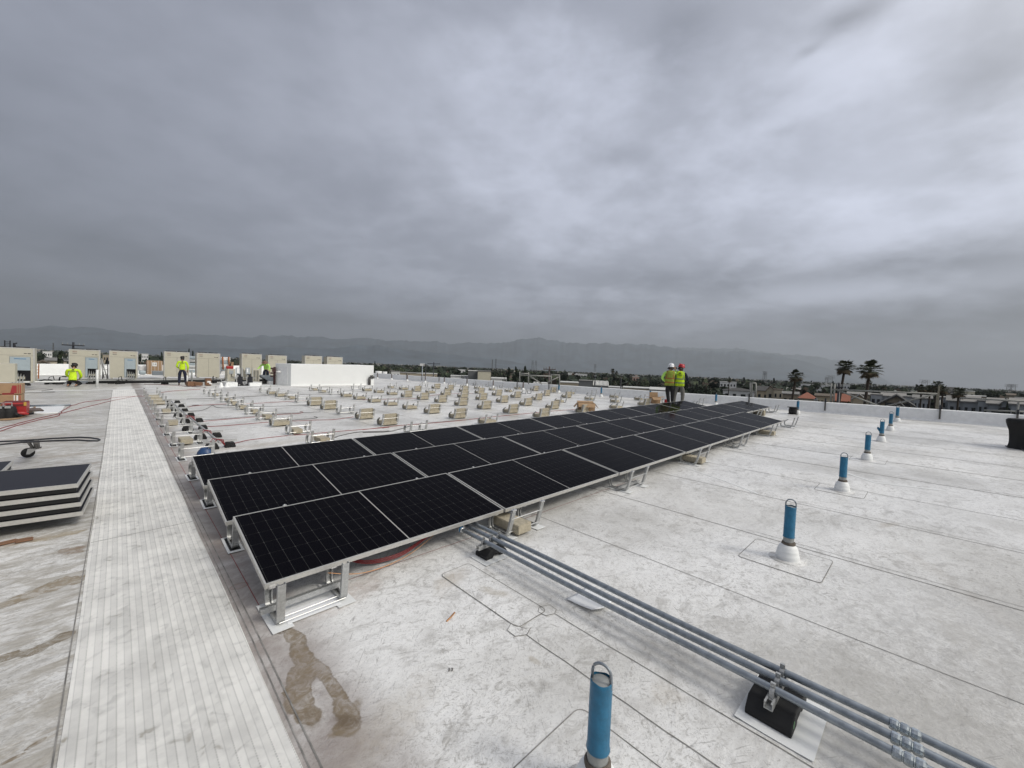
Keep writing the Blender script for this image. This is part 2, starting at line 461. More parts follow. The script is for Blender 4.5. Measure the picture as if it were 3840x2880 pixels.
    stains([(-.30, 4.70, .12, .10, .3, 1.0), (-.46, 4.62, .16, .085, .25, 1.0), (-.62, 4.55, .12, .08, .1, .9)], (.27, .22, .15), .95, .12, .3)
    stains([(-.25, 3.78, .045, .06, .25, .9), (-.34, 3.74, .09, .055, .25, 1.0), (-.48, 3.76, .08, .05, -.1, .9)], (.20, .16, .105), .95, .12, .3)
    stains([(-.27, 2.81, .035, .014, .5, 1.2), (-.33, 2.77, .035, .012, .2, 1.2)], (.20, .155, .10), .9, .12, .2)
    stain(-.29, 5.42, .075, .08, 0, (.22, .155, .10), .85, .25, 1.2, .3)
    stains([(-.34, 5.97, .12, .06, .2, 1.1), (-.5, 5.93, .1, .05, .2, 1.1)], (.34, .28, .19), .85, .10, .3)
    for q in ((-.8, 6.0, .3, .08, 0, (.33, .24, .16), .7), (-.55, 8.3, .5, .12, .2, (.34, .28, .21), .7), (-.8, 9.5, .7, .10, .1, (.30, .23, .18), .75), (-.5, 10.6, .5, .13, .1, (.36, .31, .25), .6), (-.6, 12.4, .4, .2, .1, (.36, .31, .25), .5), (-1.6, 13.0, .9, .3, .1, (.38, .33, .27), .5)): stain(*q, .3, 1.2, 0)
    stain(1.30, 3.05, .30, .12, .3, (.45, .36, .32), .45, .6, .9, 0)
    stain(2.0, 2.72, .18, .10, .4, (.45, .38, .29), .5, .6, .9, 0)
    stain(2.15, 2.35, .045, .13, .3, (.36, .31, .23), .55, .5, .9, 0)
    stain(3.0, 8.6, 1.3, .26, .05, (.36, .28, .18), .8, .15, .9, .2)
    stain(1.9, 9.6, 1.4, .20, .05, (.40, .35, .28), .5, .5, .9, 0)
    stain(6.2, 8.1, 1.0, .22, .05, (.42, .38, .31), .45, .5, .9, 0)
    stain(2.50, 1.25, .12, .5, .05, (.34, .33, .315), .6, .7, .9, 0)  # soft grey band along the conduits
    stain(2.40, 2.1, .16, .35, .1, (.38, .37, .35), .55, .7, .9, 0)  # soft grey band just left of the conduits
    stain(2.2, .95, .08, .08, 0, (.42, .37, .30), .35, .6, .9, 0)
    stain(2.0, 1.25, .025, .035, 0, (.30, .25, .18), .6, .4, .9, 0)
    stain(1.85, 1.62, .025, .045, 0, (.32, .28, .21), .55, .4, .9, 0)
    stain(6.6, .3, .18, .05, -.4, (.36, .32, .26), .6, .5, 1.1, 0)
    stain(5.2, -.2, .8, .07, .5, (.42, .39, .35), .35, .7, 1.1, 0)
    stain(4.3, -.2, .4, .12, .3, (.44, .42, .38), .35, .7, 1.1, 0)
    stain(11.3, 2.6, .3, .05, .2, (.40, .385, .37), .6, .3, 1.1, 0)
    L.new(col, b.inputs['Base Color'])
    wet = mr(N(.35, 3, .5, .3, (1, 1, 1), (4, 4, 0)).outputs['Fac'], .4, .62)
    L.new(ma('ADD', ma('MULTIPLY', wet, .2), .34), b.inputs['Roughness'])
    b.inputs['Specular IOR Level'].default_value = .42
    bp = nt.nodes.new('ShaderNodeBump'); bp.inputs['Strength'].default_value = .55; bp.inputs['Distance'].default_value = .014
    hh = ma('ADD', N(4.5, 6, .6, 1.2, (1, 1.7, 1)).outputs['Fac'], ma('MULTIPLY', N(45, 3, .6, .5).outputs['Fac'], .18))
    hh = ma('ADD', hh, ma('MULTIPLY', ma('MULTIPLY', left, N(3.2, 5, .6, 1.2, (.7, 2.2, 1)).outputs['Fac']), 1.3))
    L.new(hh, bp.inputs['Height']); L.new(bp.outputs[0], b.inputs['Normal'])
    return m
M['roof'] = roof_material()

# ---- walkway pad: chevron-embossed strips running along Y
def walk_material():
    m = bpy.data.materials.new('walkway_pad'); m.use_nodes = True
    nt = m.node_tree; L = nt.links; b = nt.nodes['Principled BSDF']
    t = nt.nodes.new('ShaderNodeTexCoord'); s = nt.nodes.new('ShaderNodeSeparateXYZ'); L.new(t.outputs['Object'], s.inputs[0])
    X, Y = s.outputs[0], s.outputs[1]
    def ma(op, a, b_=None, clamp=False):
        n = nt.nodes.new('ShaderNodeMath'); n.operation = op; n.use_clamp = clamp
        for i, v_ in enumerate((a, b_)):
            if v_ is None: continue
            if isinstance(v_, (int, float)): n.inputs[i].default_value = v_
            else: L.new(v_, n.inputs[i])
        return n.outputs[0]
    def mr(sv, a, b_, c=0., d=1.):
        n = nt.nodes.new('ShaderNodeMapRange'); n.interpolation_type = 'SMOOTHSTEP'
        L.new(sv, n.inputs['Value']); n.inputs['From Min'].default_value = a; n.inputs['From Max'].default_value = b_
        n.inputs['To Min'].default_value = c; n.inputs['To Max'].default_value = d; return n.outputs[0]
    per = .066
    q = ma('DIVIDE', X, per)
    tri = ma('ABSOLUTE', ma('SUBTRACT', ma('FRACT', q), .5))           # 0..0.5 zigzag
    ch = ma('SINE', ma('MULTIPLY', ma('ADD', Y, ma('MULTIPLY', tri, per * 1.9)), 2 * PI / .0075))
    edge = ma('MULTIPLY', mr(tri, .42, .5), ma('ADD', .62, ma('MULTIPLY', ma('SINE', ma('MULTIPLY', Y, 2 * PI / .016)), .38)))                                             # groove between strips
    edge2 = mr(tri, .06, .0)
    par = ma('MODULO', ma('ABSOLUTE', ma('FLOOR', ma('MULTIPLY', q, 2.0))), 2.0)
    nz = nt.nodes.new('ShaderNodeTexNoise'); nz.inputs['Scale'].default_value = 2.5; nz.inputs['Detail'].default_value = 7; nz.inputs['Roughness'].default_value = .62
    L.new(t.outputs['Object'], nz.inputs['Vector'])
    nz2 = nt.nodes.new('ShaderNodeTexNoise'); nz2.inputs['Scale'].default_value = 11; nz2.inputs['Detail'].default_value = 6; nz2.inputs['Distortion'].default_value = 1.0
    L.new(t.outputs['Object'], nz2.inputs['Vector'])
    v_ = ma('MULTIPLY', mr(nz.outputs['Fac'], .35, .7, 1.06, .80), mr(nz2.outputs['Fac'], .5, .72, 1.02, .82))
    v_ = ma('MULTIPLY', v_, ma('SUBTRACT', 1.0, ma('MULTIPLY', edge, .42)))
    v_ = ma('MULTIPLY', v_, ma('SUBTRACT', 1.0, ma('MULTIPLY', edge2, .20)))
    v_ = ma('MULTIPLY', v_, ma('SUBTRACT', 1.0, ma('MULTIPLY', par, .075)))
    v_ = ma('MULTIPLY', v_, ma('ADD', 1.0, ma('MULTIPLY', ch, .05)))
    sc = nt.nodes.new('ShaderNodeVectorMath'); sc.operation = 'SCALE'; sc.inputs[0].default_value = (.93, .915, .87)
    L.new(v_, sc.inputs['Scale'])
    # brown scuffs
    st = mr(nz2.outputs['Fac'], .60, .74); st2 = ma('MULTIPLY', st, mr(nz.outputs['Fac'], .5, .62))
    mxn = nt.nodes.new('ShaderNodeMix'); mxn.data_type = 'RGBA'; L.new(ma('MULTIPLY', st2, .75), mxn.inputs[0]); L.new(sc.outputs[0], mxn.inputs[6]); mxn.inputs[7].default_value = (.36, .32, .25, 1)
    L.new(mxn.outputs[2], b.inputs['Base Color'])
    b.inputs['Roughness'].default_value = .55
    bp = nt.nodes.new('ShaderNodeBump'); bp.inputs['Strength'].default_value = .5; bp.inputs['Distance'].default_value = .004
    L.new(ma('SUBTRACT', ch, ma('MULTIPLY', edge, 2.0)), bp.inputs['Height']); L.new(bp.outputs[0], b.inputs['Normal'])
    return m
M['walk'] = walk_material()

# ---- photovoltaic glass: black half-cut cells, thin grid, white centre bus
PLEN, PWID = 2.278, 1.106
def glass_material(name='solar_glass', grid=1.0, tint=(.004, .004, .006)):
    m = bpy.data.materials.new(name); m.use_nodes = True
    nt = m.node_tree; L = nt.links; b = nt.nodes['Principled BSDF']
    t = nt.nodes.new('ShaderNodeTexCoord'); s = nt.nodes.new('ShaderNodeSeparateXYZ'); L.new(t.outputs['Object'], s.inputs[0])
    X, Y = s.outputs[0], s.outputs[1]
    def ma(op, a, b_=None):
        n = nt.nodes.new('ShaderNodeMath'); n.operation = op
        for i, v_ in enumerate((a, b_)):
            if v_ is None: continue
            if isinstance(v_, (int, float)): n.inputs[i].default_value = v_
            else: L.new(v_, n.inputs[i])
        return n.outputs[0]
    def dist(c, per):     # distance in metres to the nearest grid line
        f = ma('FRACT', ma('ADD', ma('DIVIDE', c, per), .5))
        return ma('MULTIPLY', ma('ABSOLUTE', ma('SUBTRACT', f, .5)), per)
    px_, py_ = (PLEN / 2 - .03) / 12, (PWID - .05) / 6
    ax = ma('SUBTRACT', ma('ABSOLUTE', X), .004)
    dX, dY = dist(ax, px_), dist(ma('ADD', Y, 0.0), py_)
    lx = ma('LESS_THAN', dX, .0011); ly = ma('LESS_THAN', dY, .0011)
    nodept = ma('LESS_THAN', ma('ADD', dX, dY), .008)
    mid_ = ma('LESS_THAN', ma('ABSOLUTE', X), .0055)
    wires = ma('LESS_THAN', dist(Y, py_ / 11), .0007)
    f = ma('MAXIMUM', ma('MULTIPLY', lx, .13), ma('MULTIPLY', ly, .10))
    f = ma('MAXIMUM', f, ma('MULTIPLY', nodept, .12))
    f = ma('MAXIMUM', f, ma('MULTIPLY', wires, .035))
    f = ma('MULTIPLY', f, grid)
    f = ma('MAXIMUM', f, ma('MULTIPLY', mid_, min(1, grid * 1.0)))
    mxn = nt.nodes.new('ShaderNodeMix'); mxn.data_type = 'RGBA'; L.new(f, mxn.inputs[0])
    mxn.inputs[6].default_value = (*tint, 1); mxn.inputs[7].default_value = (.34, .34, .33, 1)
    L.new(mxn.outputs[2], b.inputs['Base Color'])
    b.inputs['Roughness'].default_value = .10
    b.inputs['Specular IOR Level'].default_value = .10
    n = nt.nodes.new('ShaderNodeTexNoise'); n.inputs['Scale'].default_value = 2.2; n.inputs['Detail'].default_value = 5
    L.new(t.outputs['Object'], n.inputs['Vector'])
    r_ = nt.nodes.new('ShaderNodeMapRange'); L.new(n.outputs['Fac'], r_.inputs['Value']); r_.inputs['To Min'].default_value = .06; r_.inputs['To Max'].default_value = .15
    L.new(r_.outputs[0], b.inputs['Roughness'])
    # anti-reflective glass: almost nothing reflected face on, a soft mirror at grazing angles
    b.inputs['Specular IOR Level'].default_value = 0
    lw = nt.nodes.new('ShaderNodeLayerWeight'); lw.inputs['Blend'].default_value = .5
    fr_ = ma('MULTIPLY', ma('POWER', lw.outputs['Facing'], 7.0), .42)
    gl = nt.nodes.new('ShaderNodeBsdfGlossy'); L.new(r_.outputs[0], gl.inputs['Roughness'])
    mxs = nt.nodes.new('ShaderNodeMixShader'); L.new(fr_, mxs.inputs[0]); L.new(b.outputs[0], mxs.inputs[1]); L.new(gl.outputs[0], mxs.inputs[2])
    L.new(mxs.outputs[0], nt.nodes['Material Output'].inputs['Surface'])
    return m
M['glass'] = glass_material()
M['glass_pale'] = glass_material('solar_glass_pale', .0, (.035, .036, .045))  # slightly lighter base colour, no cell grid
M['backsheet'] = mat('panel_backsheet', (.012, .012, .014), .6)

# ================================================================= LARGE STRUCTURE
# street-level plain reaching the mountains
def plain_mat():
    m = mat('city_ground', (.12, .115, .10), .95, 0, .5, .006)
    return m
M['plain'] = plain_mat()
bm = bmesh.new()
rs = [0, 60, 150, 400, 1000, 2500, 6000, 12000, 19000]
ring = []
for r_ in rs:
    ring.append([bm.verts.new((r_ * math.sin(R(a)), r_ * math.cos(R(a)), STREET)) for a in range(-60, 141, 10)] if r_ else None)
cen = bm.verts.new((0, 0, STREET))
for k in range(len(ring[1]) - 1): bm.faces.new((cen, ring[1][k], ring[1][k + 1]))
for A, B in zip(ring[1:], ring[2:]):
    for k in range(len(A) - 1): bm.faces.new((A[k], A[k + 1], B[k + 1], B[k]))
tag(obj('ground', bm, M['plain']), kind='structure')

# roof deck with the building below it
Y0R, Y1R = -7.0, 48.0
def edgeX(y): return 21.45 - .095 * y
XL = -18.0
nx, ny = 46, 60
bm = bmesh.new()
grid = []
for j in range(ny + 1):
    y = Y0R + (Y1R - Y0R) * j / ny
    xe = edgeX(y) + .35
    grid.append([bm.verts.new((XL + (xe - XL) * i / nx, y, gz(XL + (xe - XL) * i / nx, y))) for i in range(nx + 1)])
for j in range(ny):
    for i in range(nx):
        f = bm.faces.new((grid[j][i], grid[j][i + 1], grid[j + 1][i + 1], grid[j + 1][i])); f.smooth = True
border = [grid[0][i] for i in range(nx + 1)] + [grid[j][nx] for j in range(1, ny + 1)] + [grid[ny][i] for i in range(nx - 1, -1, -1)] + [grid[j][0] for j in range(ny - 1, 0, -1)]
lowv = [bm.verts.new((v_.co.x, v_.co.y, STREET)) for v_ in border]
for i in range(len(border)):
    f = bm.faces.new((border[i - 1], border[i], lowv[i], lowv[i - 1])); f.material_index = 1
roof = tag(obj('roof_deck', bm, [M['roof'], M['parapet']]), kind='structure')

def strip(bm, pts, wd, z=.003, mi=0, ends=True):
    """flat ribbon laid on the roof through 2-D points, densified to follow the slope"""
    P_ = []
    for a, b_ in zip(pts, pts[1:]):
        n = max(1, int(math.dist(a, b_) / 1.0))
        for k in range(n): P_.append((a[0] + (b_[0] - a[0]) * k / n, a[1] + (b_[1] - a[1]) * k / n))
    P_.append(pts[-1])
    L_ = []; R_ = []
    for i, p in enumerate(P_):
        a = P_[max(i - 1, 0)]; b_ = P_[min(i + 1, len(P_) - 1)]
        dx_, dy_ = b_[0] - a[0], b_[1] - a[1]; l = math.hypot(dx_, dy_) or 1
        nx_, ny_ = -dy_ / l * wd / 2, dx_ / l * wd / 2
        L_.append(bm.verts.new(on(p[0] + nx_, p[1] + ny_, z))); R_.append(bm.verts.new(on(p[0] - nx_, p[1] - ny_, z)))
    for i in range(len(P_) - 1):
        bm.faces.new((R_[i], R_[i + 1], L_[i + 1], L_[i])).material_index = mi
def lap(name, lines, wd=.007, m='seam', z=.003):
    bm = bmesh.new()
    for l in lines: strip(bm, l, wd, z)
    return obj(name, bm, M[m], roof)
# sheet laps running along Y
for x, a, b_ in ((1.98, .3, 1.81), (2.30, -1, 1.84), (3.62, -1.6, 27), (5.04, -2, 27), (6.66, -2.5, 27), (8.12, -2.5, 27), (9.63, -3, 27), (11.15, -3, 27), (12.66, -3.5, 27),
                 (14.2, -3.5, 27), (15.7, -4, 27), (17.2, -4, 27), (18.8, -4, 26), (20.3, -4, 8)):
    pts = [(x + .003 * math.sin(k * 1.7 + x), a + (b_ - a) * k / 14) for k in range(15)]
    lap('seam', [pts], .006 if x < 5 else (.010 if x < 9 else .020))
for x in (5.12, 6.75, 9.74):    # double laps beside a few sheets
    lap('seam', [[(x, -2.2), (x + .01, 1.3)]], .005)
lap('seam', [[(-.20, .9), (-.205, 3.5), (-.195, 8), (-.2, 16), (-.2, 28)]], .007)
lap('seam', [[(.612, .9), (.63, 3), (.615, 7.6), (.62, 16), (.61, 28)]], .006)
lap('seam', [[(.655, .9), (.668, 3), (.65, 7.6), (.655, 16), (.65, 28)]], .007)
lap('chalk_line', [[(.75, 2.95), (.752, 5.2), (.75, 9.5), (.755, 21)]], .006, 'chalk')
lap('chalk_line', [[(1.24, 3.27), (1.6, 3.27), (2.7, 3.25), (6, 3.26)]], .006, 'chalk')
# far cross laps on the field and beyond
for y in (13.3, 19.0, 24.5): lap('seam', [[(1.2, y), (17.5, y - .6)]], .01)
for y, a in ((7.0, -6), (12.2, -6), (17.0, -8), (22.5, -10)): lap('seam', [[(a, y + .4), (-.22, y)]], .01)
def rrect(x0, y0, x1, y1, r_=.05, n=4):
    pts = []
    for cx, cy, a0 in ((x1 - r_, y1 - r_, 0), (x0 + r_, y1 - r_, 90), (x0 + r_, y0 + r_, 180), (x1 - r_, y0 + r_, 270)):
        for k in range(n + 1): pts.append((cx + r_ * math.cos(R(a0 + 90 * k / n)), cy + r_ * math.sin(R(a0 + 90 * k / n))))
    return pts
M['patch'] = M['roof']
def patch(poly, wd=.006):
    bm = bmesh.new()
    vs = [bm.verts.new(on(p[0], p[1], .0028)) for p in poly]
    bm.faces.new(vs)
    cx = sum(p[0] for p in poly) / len(poly); cy = sum(p[1] for p in poly) / len(poly)
    strip(bm, poly + [poly[0]], wd, .0042, 1)
    return obj('membrane_patch', bm, [M['roof'], M['seam']], roof)
patch(rrect(1.985, 1.90, 2.29, 2.84, .04))
patch([(2.02, 1.86), (1.984, 1.965), (1.915, 1.93), (1.913, 1.85), (1.984, 1.81), (2.05, 1.84)], .005)
patch([(2.276, 1.965), (2.355, 1.93), (2.35, 1.86), (2.30, 1.835), (2.235, 1.86), (2.225, 1.93)], .005)
patch(rrect(4.33, .585, 4.93, 1.24, .04))
patch(rrect(7.63, .62, 8.16, 1.2, .05))
patch(rrect(10.75, .60, 11.35, 1.15, .05))
patch(rrect(1.14, .62, 1.78, 1.22, .05))
# pale re-coated streaks
bm = bmesh.new(); strip(bm, [(7.45, 3.2), (7.0, 2.2), (6.7, 1.7)], .03, .0035); strip(bm, [(9.2, -.2), (8.9, .6), (9.3, 1.0)], .05, .0035)
strip(bm, [(13.4, 1.5), (12.0, 2.0), (11.3, 2.2)], .04, .0035)
obj('coating_streak', bm, M['whitebright'], roof)

# walkway of embossed pads
bm = bmesh.new()
n = 54
edge_l = []; edge_r = []
for k in range(n + 1):
    y = .6 + 27.7 * k / n
    wv_ = .004 * math.sin(y * 2.1)
    edge_l.append((-.185 + wv_, y)); edge_r.append((.600 + wv_, y))
tv = [[bm.verts.new(on(p[0], p[1], .006)) for p in e] for e in (edge_l, edge_r)]
bv = [[bm.verts.new(on(p[0], p[1], .0005)) for p in e] for e in (edge_l, edge_r)]
for k in range(n):
    bm.faces.new((tv[0][k], tv[1][k], tv[1][k + 1], tv[0][k + 1]))
    bm.faces.new((tv[0][k], tv[0][k + 1], bv[0][k + 1], bv[0][k]))
    bm.faces.new((tv[1][k], bv[1][k], bv[1][k + 1], tv[1][k + 1]))
walk = tag(obj('walkway', bm, M['walk']), kind='structure')
lap2 = bmesh.new()
for y in (5.52, 17.2, 21.6): strip(lap2, [(-.18, y), (.59, y + .03)], .008, .0085)
o = obj('pad_joint', lap2, M['pencil'], walk)

# white flashing strip across the end of the walkway and the raised curb beyond
bm = bmesh.new(); strip(bm, [(-14, 27.8), (-3, 28.1), (-.4, 28.25), (4.2, 28.9)], .42, .008)
tag(obj('path', bm, M['whitebright']), kind='structure')
bm = bmesh.new(); strip(bm, [(4.3, 28.6), (7.2, 29.4), (7.5, 29.5)], 1.3, .008)
tag(obj('path', bm, M['whitebright']), kind='structure')

# parapets
def parapet(name, a, b_, h, th, label, mats, n=40, seed=0):
    bm = bmesh.new()
    A = Vector(a); B = Vector(b_); d = (B - A).normalized(); nn = Vector((-d.y, d.x))
    rings = []
    for k in range(n + 1):
        p = A + (B - A) * k / n
        hh = h + .012 * noise.noise(Vector((k * .35, seed, 0)))
        q = [(-.10, 0), (-.02, .03), (0, .09), (0, hh - .03), (.02, hh), (th / 2, hh + .008), (th, hh), (th + .02, hh - .03), (th + .02, -1.2)]
        zb = gz(p.x, p.y)
        rings.append([bm.verts.new((p.x + nn.x * u_, p.y + nn.y * u_, zb + v_)) for u_, v_ in q])
    for A_, B_ in zip(rings, rings[1:]):
        for j in range(len(A_) - 1):
            f = bm.faces.new((A_[j], A_[j + 1], B_[j + 1], B_[j])); f.smooth = True
            f.material_index = 1 if j in (3, 4, 5, 6) else 0
    for rg in (rings[0], rings[-1]): bm.faces.new(rg)
    return tag(obj(name, bm, mats), label, 'parapet wall')
parapet('parapet_wall', (edgeX(48), 48), (edgeX(-7), -7), .44, .28, 'long low white parapet wall along the right edge of the roof', [M['parapet'], M['whitebright']], 90, 1)
parapet('parapet_wall', (-18, 48), (edgeX(48), 48.0), .86, .3, 'bright white parapet wall behind the row of beige cooling units', [M['whitebright'], M['whitebright']], 40, 5)

# mountains -----------------------------------------------------------
def mountain_mat(name, c1, c2):
    m = mat(name, c1, 1.0, 0, .75, .0022)
    return m
M['mount'] = mountain_mat('hazed_chaparral_slopes', (.060, .082, .102), None)  # bluish tint puts part of the distance haze into the slope colour
def ridge(name, prof, r0, r1, seed, amp, nr=14, sub=6):
    """prof: photo pixels of a skyline; a rugged range rising from r0 to its crest at r1"""
    pa = []
    for px, py in prof:
        d = ray(px, py); pa.append((math.atan2(d.x, d.y), d.z / math.hypot(d.x, d.y)))
    az0, az1 = pa[0][0], pa[-1][0]
    na = int((az1 - az0) / R(.16))
    bm = bmesh.new(); rows_ = []
    for i in range(na + 1):
        az = az0 + (az1 - az0) * i / na
        for (a, ea), (b2, eb) in zip(pa, pa[1:]):
            if a <= az <= b2:
                e = ea + (eb - ea) * (az - a) / max(1e-6, b2 - a); break
        col_ = []
        for j in range(nr + 5):
            f = j / nr
            rr = r0 + (r1 - r0) * f
            q = Vector((az * 9, f * 1.6, seed))
            rdg = 1 - abs(noise.noise(q * 2.0)) * 2
            rdg2 = 1 - abs(noise.noise(q * 5.0 + Vector((3, 1, 7)))) * 2
            crest = e * r1 * (1 + .05 * noise.noise(Vector((az * 45, seed, 0))) + .045 * noise.noise(Vector((az * 130, seed, 2))))
            if f <= 1: h_ = crest * (f ** 1.25) * (1 - amp * (1 - f) * (1.2 - rdg)) + crest * .10 * amp * rdg2 * f * (1 - f) * 2
            else: h_ = crest * max(0, 1 - (f - 1) * 2.6)
            col_.append(bm.verts.new((rr * math.sin(az), rr * math.cos(az), max(STREET - 3, HC + h_ - (STREET * -1) * 0 - 12 * (1 - min(f, 1))))))
        rows_.append(col_)
    for A, B in zip(rows_, rows_[1:]):
        for j in range(len(A) - 1):
            f = bm.faces.new((A[j], A[j + 1], B[j + 1], B[j])); f.smooth = True
    return tag(obj(name, bm, M['mount']), kind='structure')
main = [(-500, 1262), (-200, 1250), (0, 1238), (120, 1228), (200, 1223), (300, 1226), (380, 1233), (440, 1242), (540, 1256), (620, 1258), (700, 1254), (800, 1256), (880, 1264), (945, 1266), (985, 1257), (1020, 1262), (1060, 1256), (1120, 1266), (1190, 1262), (1260, 1272), (1370, 1266),
        (1450, 1275), (1560, 1280), (1640, 1282), (1700, 1291), (1760, 1285), (1840, 1286), (1900, 1283), (1950, 1271), (2005, 1266), (2080, 1275), (2150, 1285), (2250, 1288), (2330, 1291), (2400, 1290), (2480, 1298), (2560, 1310), (2640, 1319), (2760, 1318), (2850, 1322), (2920, 1330), (3000, 1351), (3080, 1374), (3150, 1398), (3210, 1425), (3260, 1446)]
ridge('mountains', main, 8500, 12500, 3.3, .55)
back = [(2380, 1300), (2500, 1304), (2600, 1303), (2680, 1309), (2760, 1306), (2850, 1318), (2950, 1330), (3030, 1331), (3090, 1345), (3160, 1352), (3220, 1372), (3290, 1405), (3350, 1442)]
ridge('mountains', back, 14500, 17500, 8.1, .5)
front = [(-300, 1300), (200, 1302), (500, 1306), (760, 1304), (980, 1309), (1060, 1302), (1130, 1303), (1240, 1308), (1340, 1294), (1420, 1297), (1520, 1312), (1700, 1330), (1900, 1352), (2000, 1372)]
ridge('hills', front, 6200, 8000, 5.7, .6)

# ================================================================= SOLAR ARRAY
X0P, Y0P, PITCH, ZL, DZ = .732, 3.183, 1.478, .231, .166
PSTEP = 2.30
TILT = math.atan2(DZ, 1.094)
SLOPE_X = math.atan(.0245)
def panel_frame_mesh():
    bm = bmesh.new()
    L2, W2, t, h = PLEN / 2, PWID / 2, .012, .038
    for s in (-1, 1):
        add_box(bm, (0, s * (W2 - t / 2), -h / 2), (PLEN, t, h))
        add_box(bm, (s * (L2 - t / 2), 0, -h / 2 - .0003), (t, PWID - 2 * t, h - .0006))
        add_box(bm, (0, s * (W2 - .016), -h + .001), (PLEN - .03, .028, .002))
    return mesh('frame', bm, M['alu'])
def panel_glass_mesh():
    bm = bmesh.new()
    add_box(bm, (0, 0, -.004), (PLEN - .024, PWID - .024, .005))
    for f in bm.faces:
        if f.normal.z < -.5: f.material_index = 1
    return mesh('glass', bm, [M['glass'], M['backsheet']])
FM, GM = panel_frame_mesh(), panel_glass_mesh()
bm = bmesh.new(); add_box(bm, (0, 0, .003), (.032, .024, .004)); add_box(bm, (0, .008, .007), (.010, .010, .008)); CLM = mesh('clamp', bm, M['shiny'])
def make_panel():
    t = thing('solar_panel', 'x', 'solar panel')
    obj('frame', FM, None, t); obj('glass', GM, None, t)
    for x in (-.72, .72): obj('clamp', CLM, None, t, (x, PWID / 2 + .004, 0))
    return t
proto_panel = make_panel()
used_panel = False
ROWN = ['front', 'middle', 'back']
for r_, cnt in ((0, 6), (1, 8), (2, 7)):
    for i in range(cnt):
        x = X0P + PSTEP * (i + .5) + .005 * r_
        y = Y0P + PITCH * r_ + 1.094 / 2 - .0036 * PSTEP * (i + .5)
        z = gz(x, y) + ZL + DZ / 2
        loc = Vector((x, y, z + .002 * random.uniform(-1, 1)))
        o = proto_panel if not used_panel else copy_tree(proto_panel)
        used_panel = True
        o.location = loc
        o.rotation_euler = (Matrix.Rotation(-math.atan(.0225 + .00022 * x), 3, 'Y') @ Matrix.Rotation(TILT, 3, 'X')).to_euler()
        o.scale = (1, 1, 1)
        pos = 'nearest the camera' if i == 0 else ('at the far end' if i == cnt - 1 else f'{ORD[i]} from the near end')
        tag(o, f'black solar panel of the {ROWN[r_]} installed row, {pos}', 'solar panel', 'solar panels mounted on the racks')

# racks ---------------------------------------------------------------
RW = .43
def arc(cx, cy, r_, a0, a1, n=5): return [(cx + r_ * math.cos(R(a0 + (a1 - a0) * k / n)), cy + r_ * math.sin(R(a0 + (a1 - a0) * k / n))) for k in range(n + 1)]
def rail_mesh(kind='plain'):
    """side rail in the YZ plane: tall leg in front, floor run, short curled leg behind"""
    if kind == 'plain':
        tall = [(-.075, .305), (-.058, .23), (-.02, .09)]
    elif kind == 'near':
        tall = [(-.035, .300), (-.022, .2), (-.008, .10)]
    else:
        tall = [(-.075, .345), (-.045, .33), (-.035, .30), (-.045, .24), (-.018, .15), (.0, .09)]
    yz = tall + arc(.045, .06, .05, 190, 270) + [(.15, .010)] + arc(.235, .055, .045, 270, 350) + [(.285, .10), (.27, .145), (.235, .17)]
    bm = bmesh.new()
    c = .025; q = .012; e = .003
    # open channel profile: the slot faces outwards from the bend
    prof = [(-c, q), (-c, -q), (c, -q), (c, q), (c - .010, q), (c - .010, q - e), (c - e, q - e), (c - e, -q + e), (-c + e, -q + e), (-c + e, q - e), (-c + .010, q - e), (-c + .010, q)]
    sweep(bm, [Vector((0, y, z)) for y, z in yz], prof, fixed=Vector((1, 0, 0)))
    for f in bm.faces: f.smooth = False
    return mesh('side_rail', bm, M['galv'])
RAIL, RAILC, RAILN = rail_mesh(), rail_mesh('curly'), rail_mesh('near')
def clip_mesh():
    bm = bmesh.new()
    add_box(bm, (0, 0, .012), (.040, .046, .022)); add_box(bm, (0, -.016, .034), (.040, .010, .022)); add_box(bm, (0, .004, .026), (.016, .016, .010))
    return mesh('clip', bm, M['shiny'])
CLIP = clip_mesh()
bm = bmesh.new(); add_box(bm, (0, 0, .006), (.054, .034, .012)); add_box(bm, (0, 0, .018), (.012, .012, .006)); CAP = mesh('cap', bm, M['shiny'])
bm = bmesh.new(); tube(bm, [(-RW / 2 - .01, 0, 0), (RW / 2 + .01, 0, 0)], .0042, 6); ROD = mesh('rod', bm, M['shiny'])
bm = bmesh.new()
pr = [(-.02, 0), (-.02, .038), (-.011, .038), (-.011, .034), (-.016, .034), (-.016, .004), (.016, .004), (.016, .034), (.011, .034), (.011, .038), (.02, .038), (.02, 0)]
sweep(bm, [Vector((-RW / 2 - .09, 0, 0)), Vector((RW / 2 + .06, 0, 0))], [(b_[0], -b_[1]) for b_ in pr], fixed=Vector((0, 1, 0)))
STRUT = mesh('strut', bm, M['galv'])
def sheet(nm, sx, sy, th, m, curl=.0):
    bm = bmesh.new(); n = 6; top = []; bot = []
    for k in range(n + 1):
        y = (k / n - .5) * sy; cz = curl * (abs(k / n - .5) * 2) ** 3
        top.append((bm.verts.new((-sx / 2, y, th + cz)), bm.verts.new((sx / 2, y, th + cz)))); bot.append((bm.verts.new((-sx / 2, y, cz * .9)), bm.verts.new((sx / 2, y, cz * .9))))
    for k in range(n):
        bm.faces.new((top[k][0], top[k][1], top[k + 1][1], top[k + 1][0])); bm.faces.new((bot[k][0], bot[k + 1][0], bot[k + 1][1], bot[k][1]))
        for s in (0, 1): bm.faces.new((top[k][s], top[k + 1][s], bot[k + 1][s], bot[k][s]))
    for k in (0, n): bm.faces.new((top[k][0], top[k][1], bot[k][1], bot[k][0]))
    return mesh(nm, bm, m)
PADW = sheet('slip_sheet', .13, .42, .003, M['white'], .006)
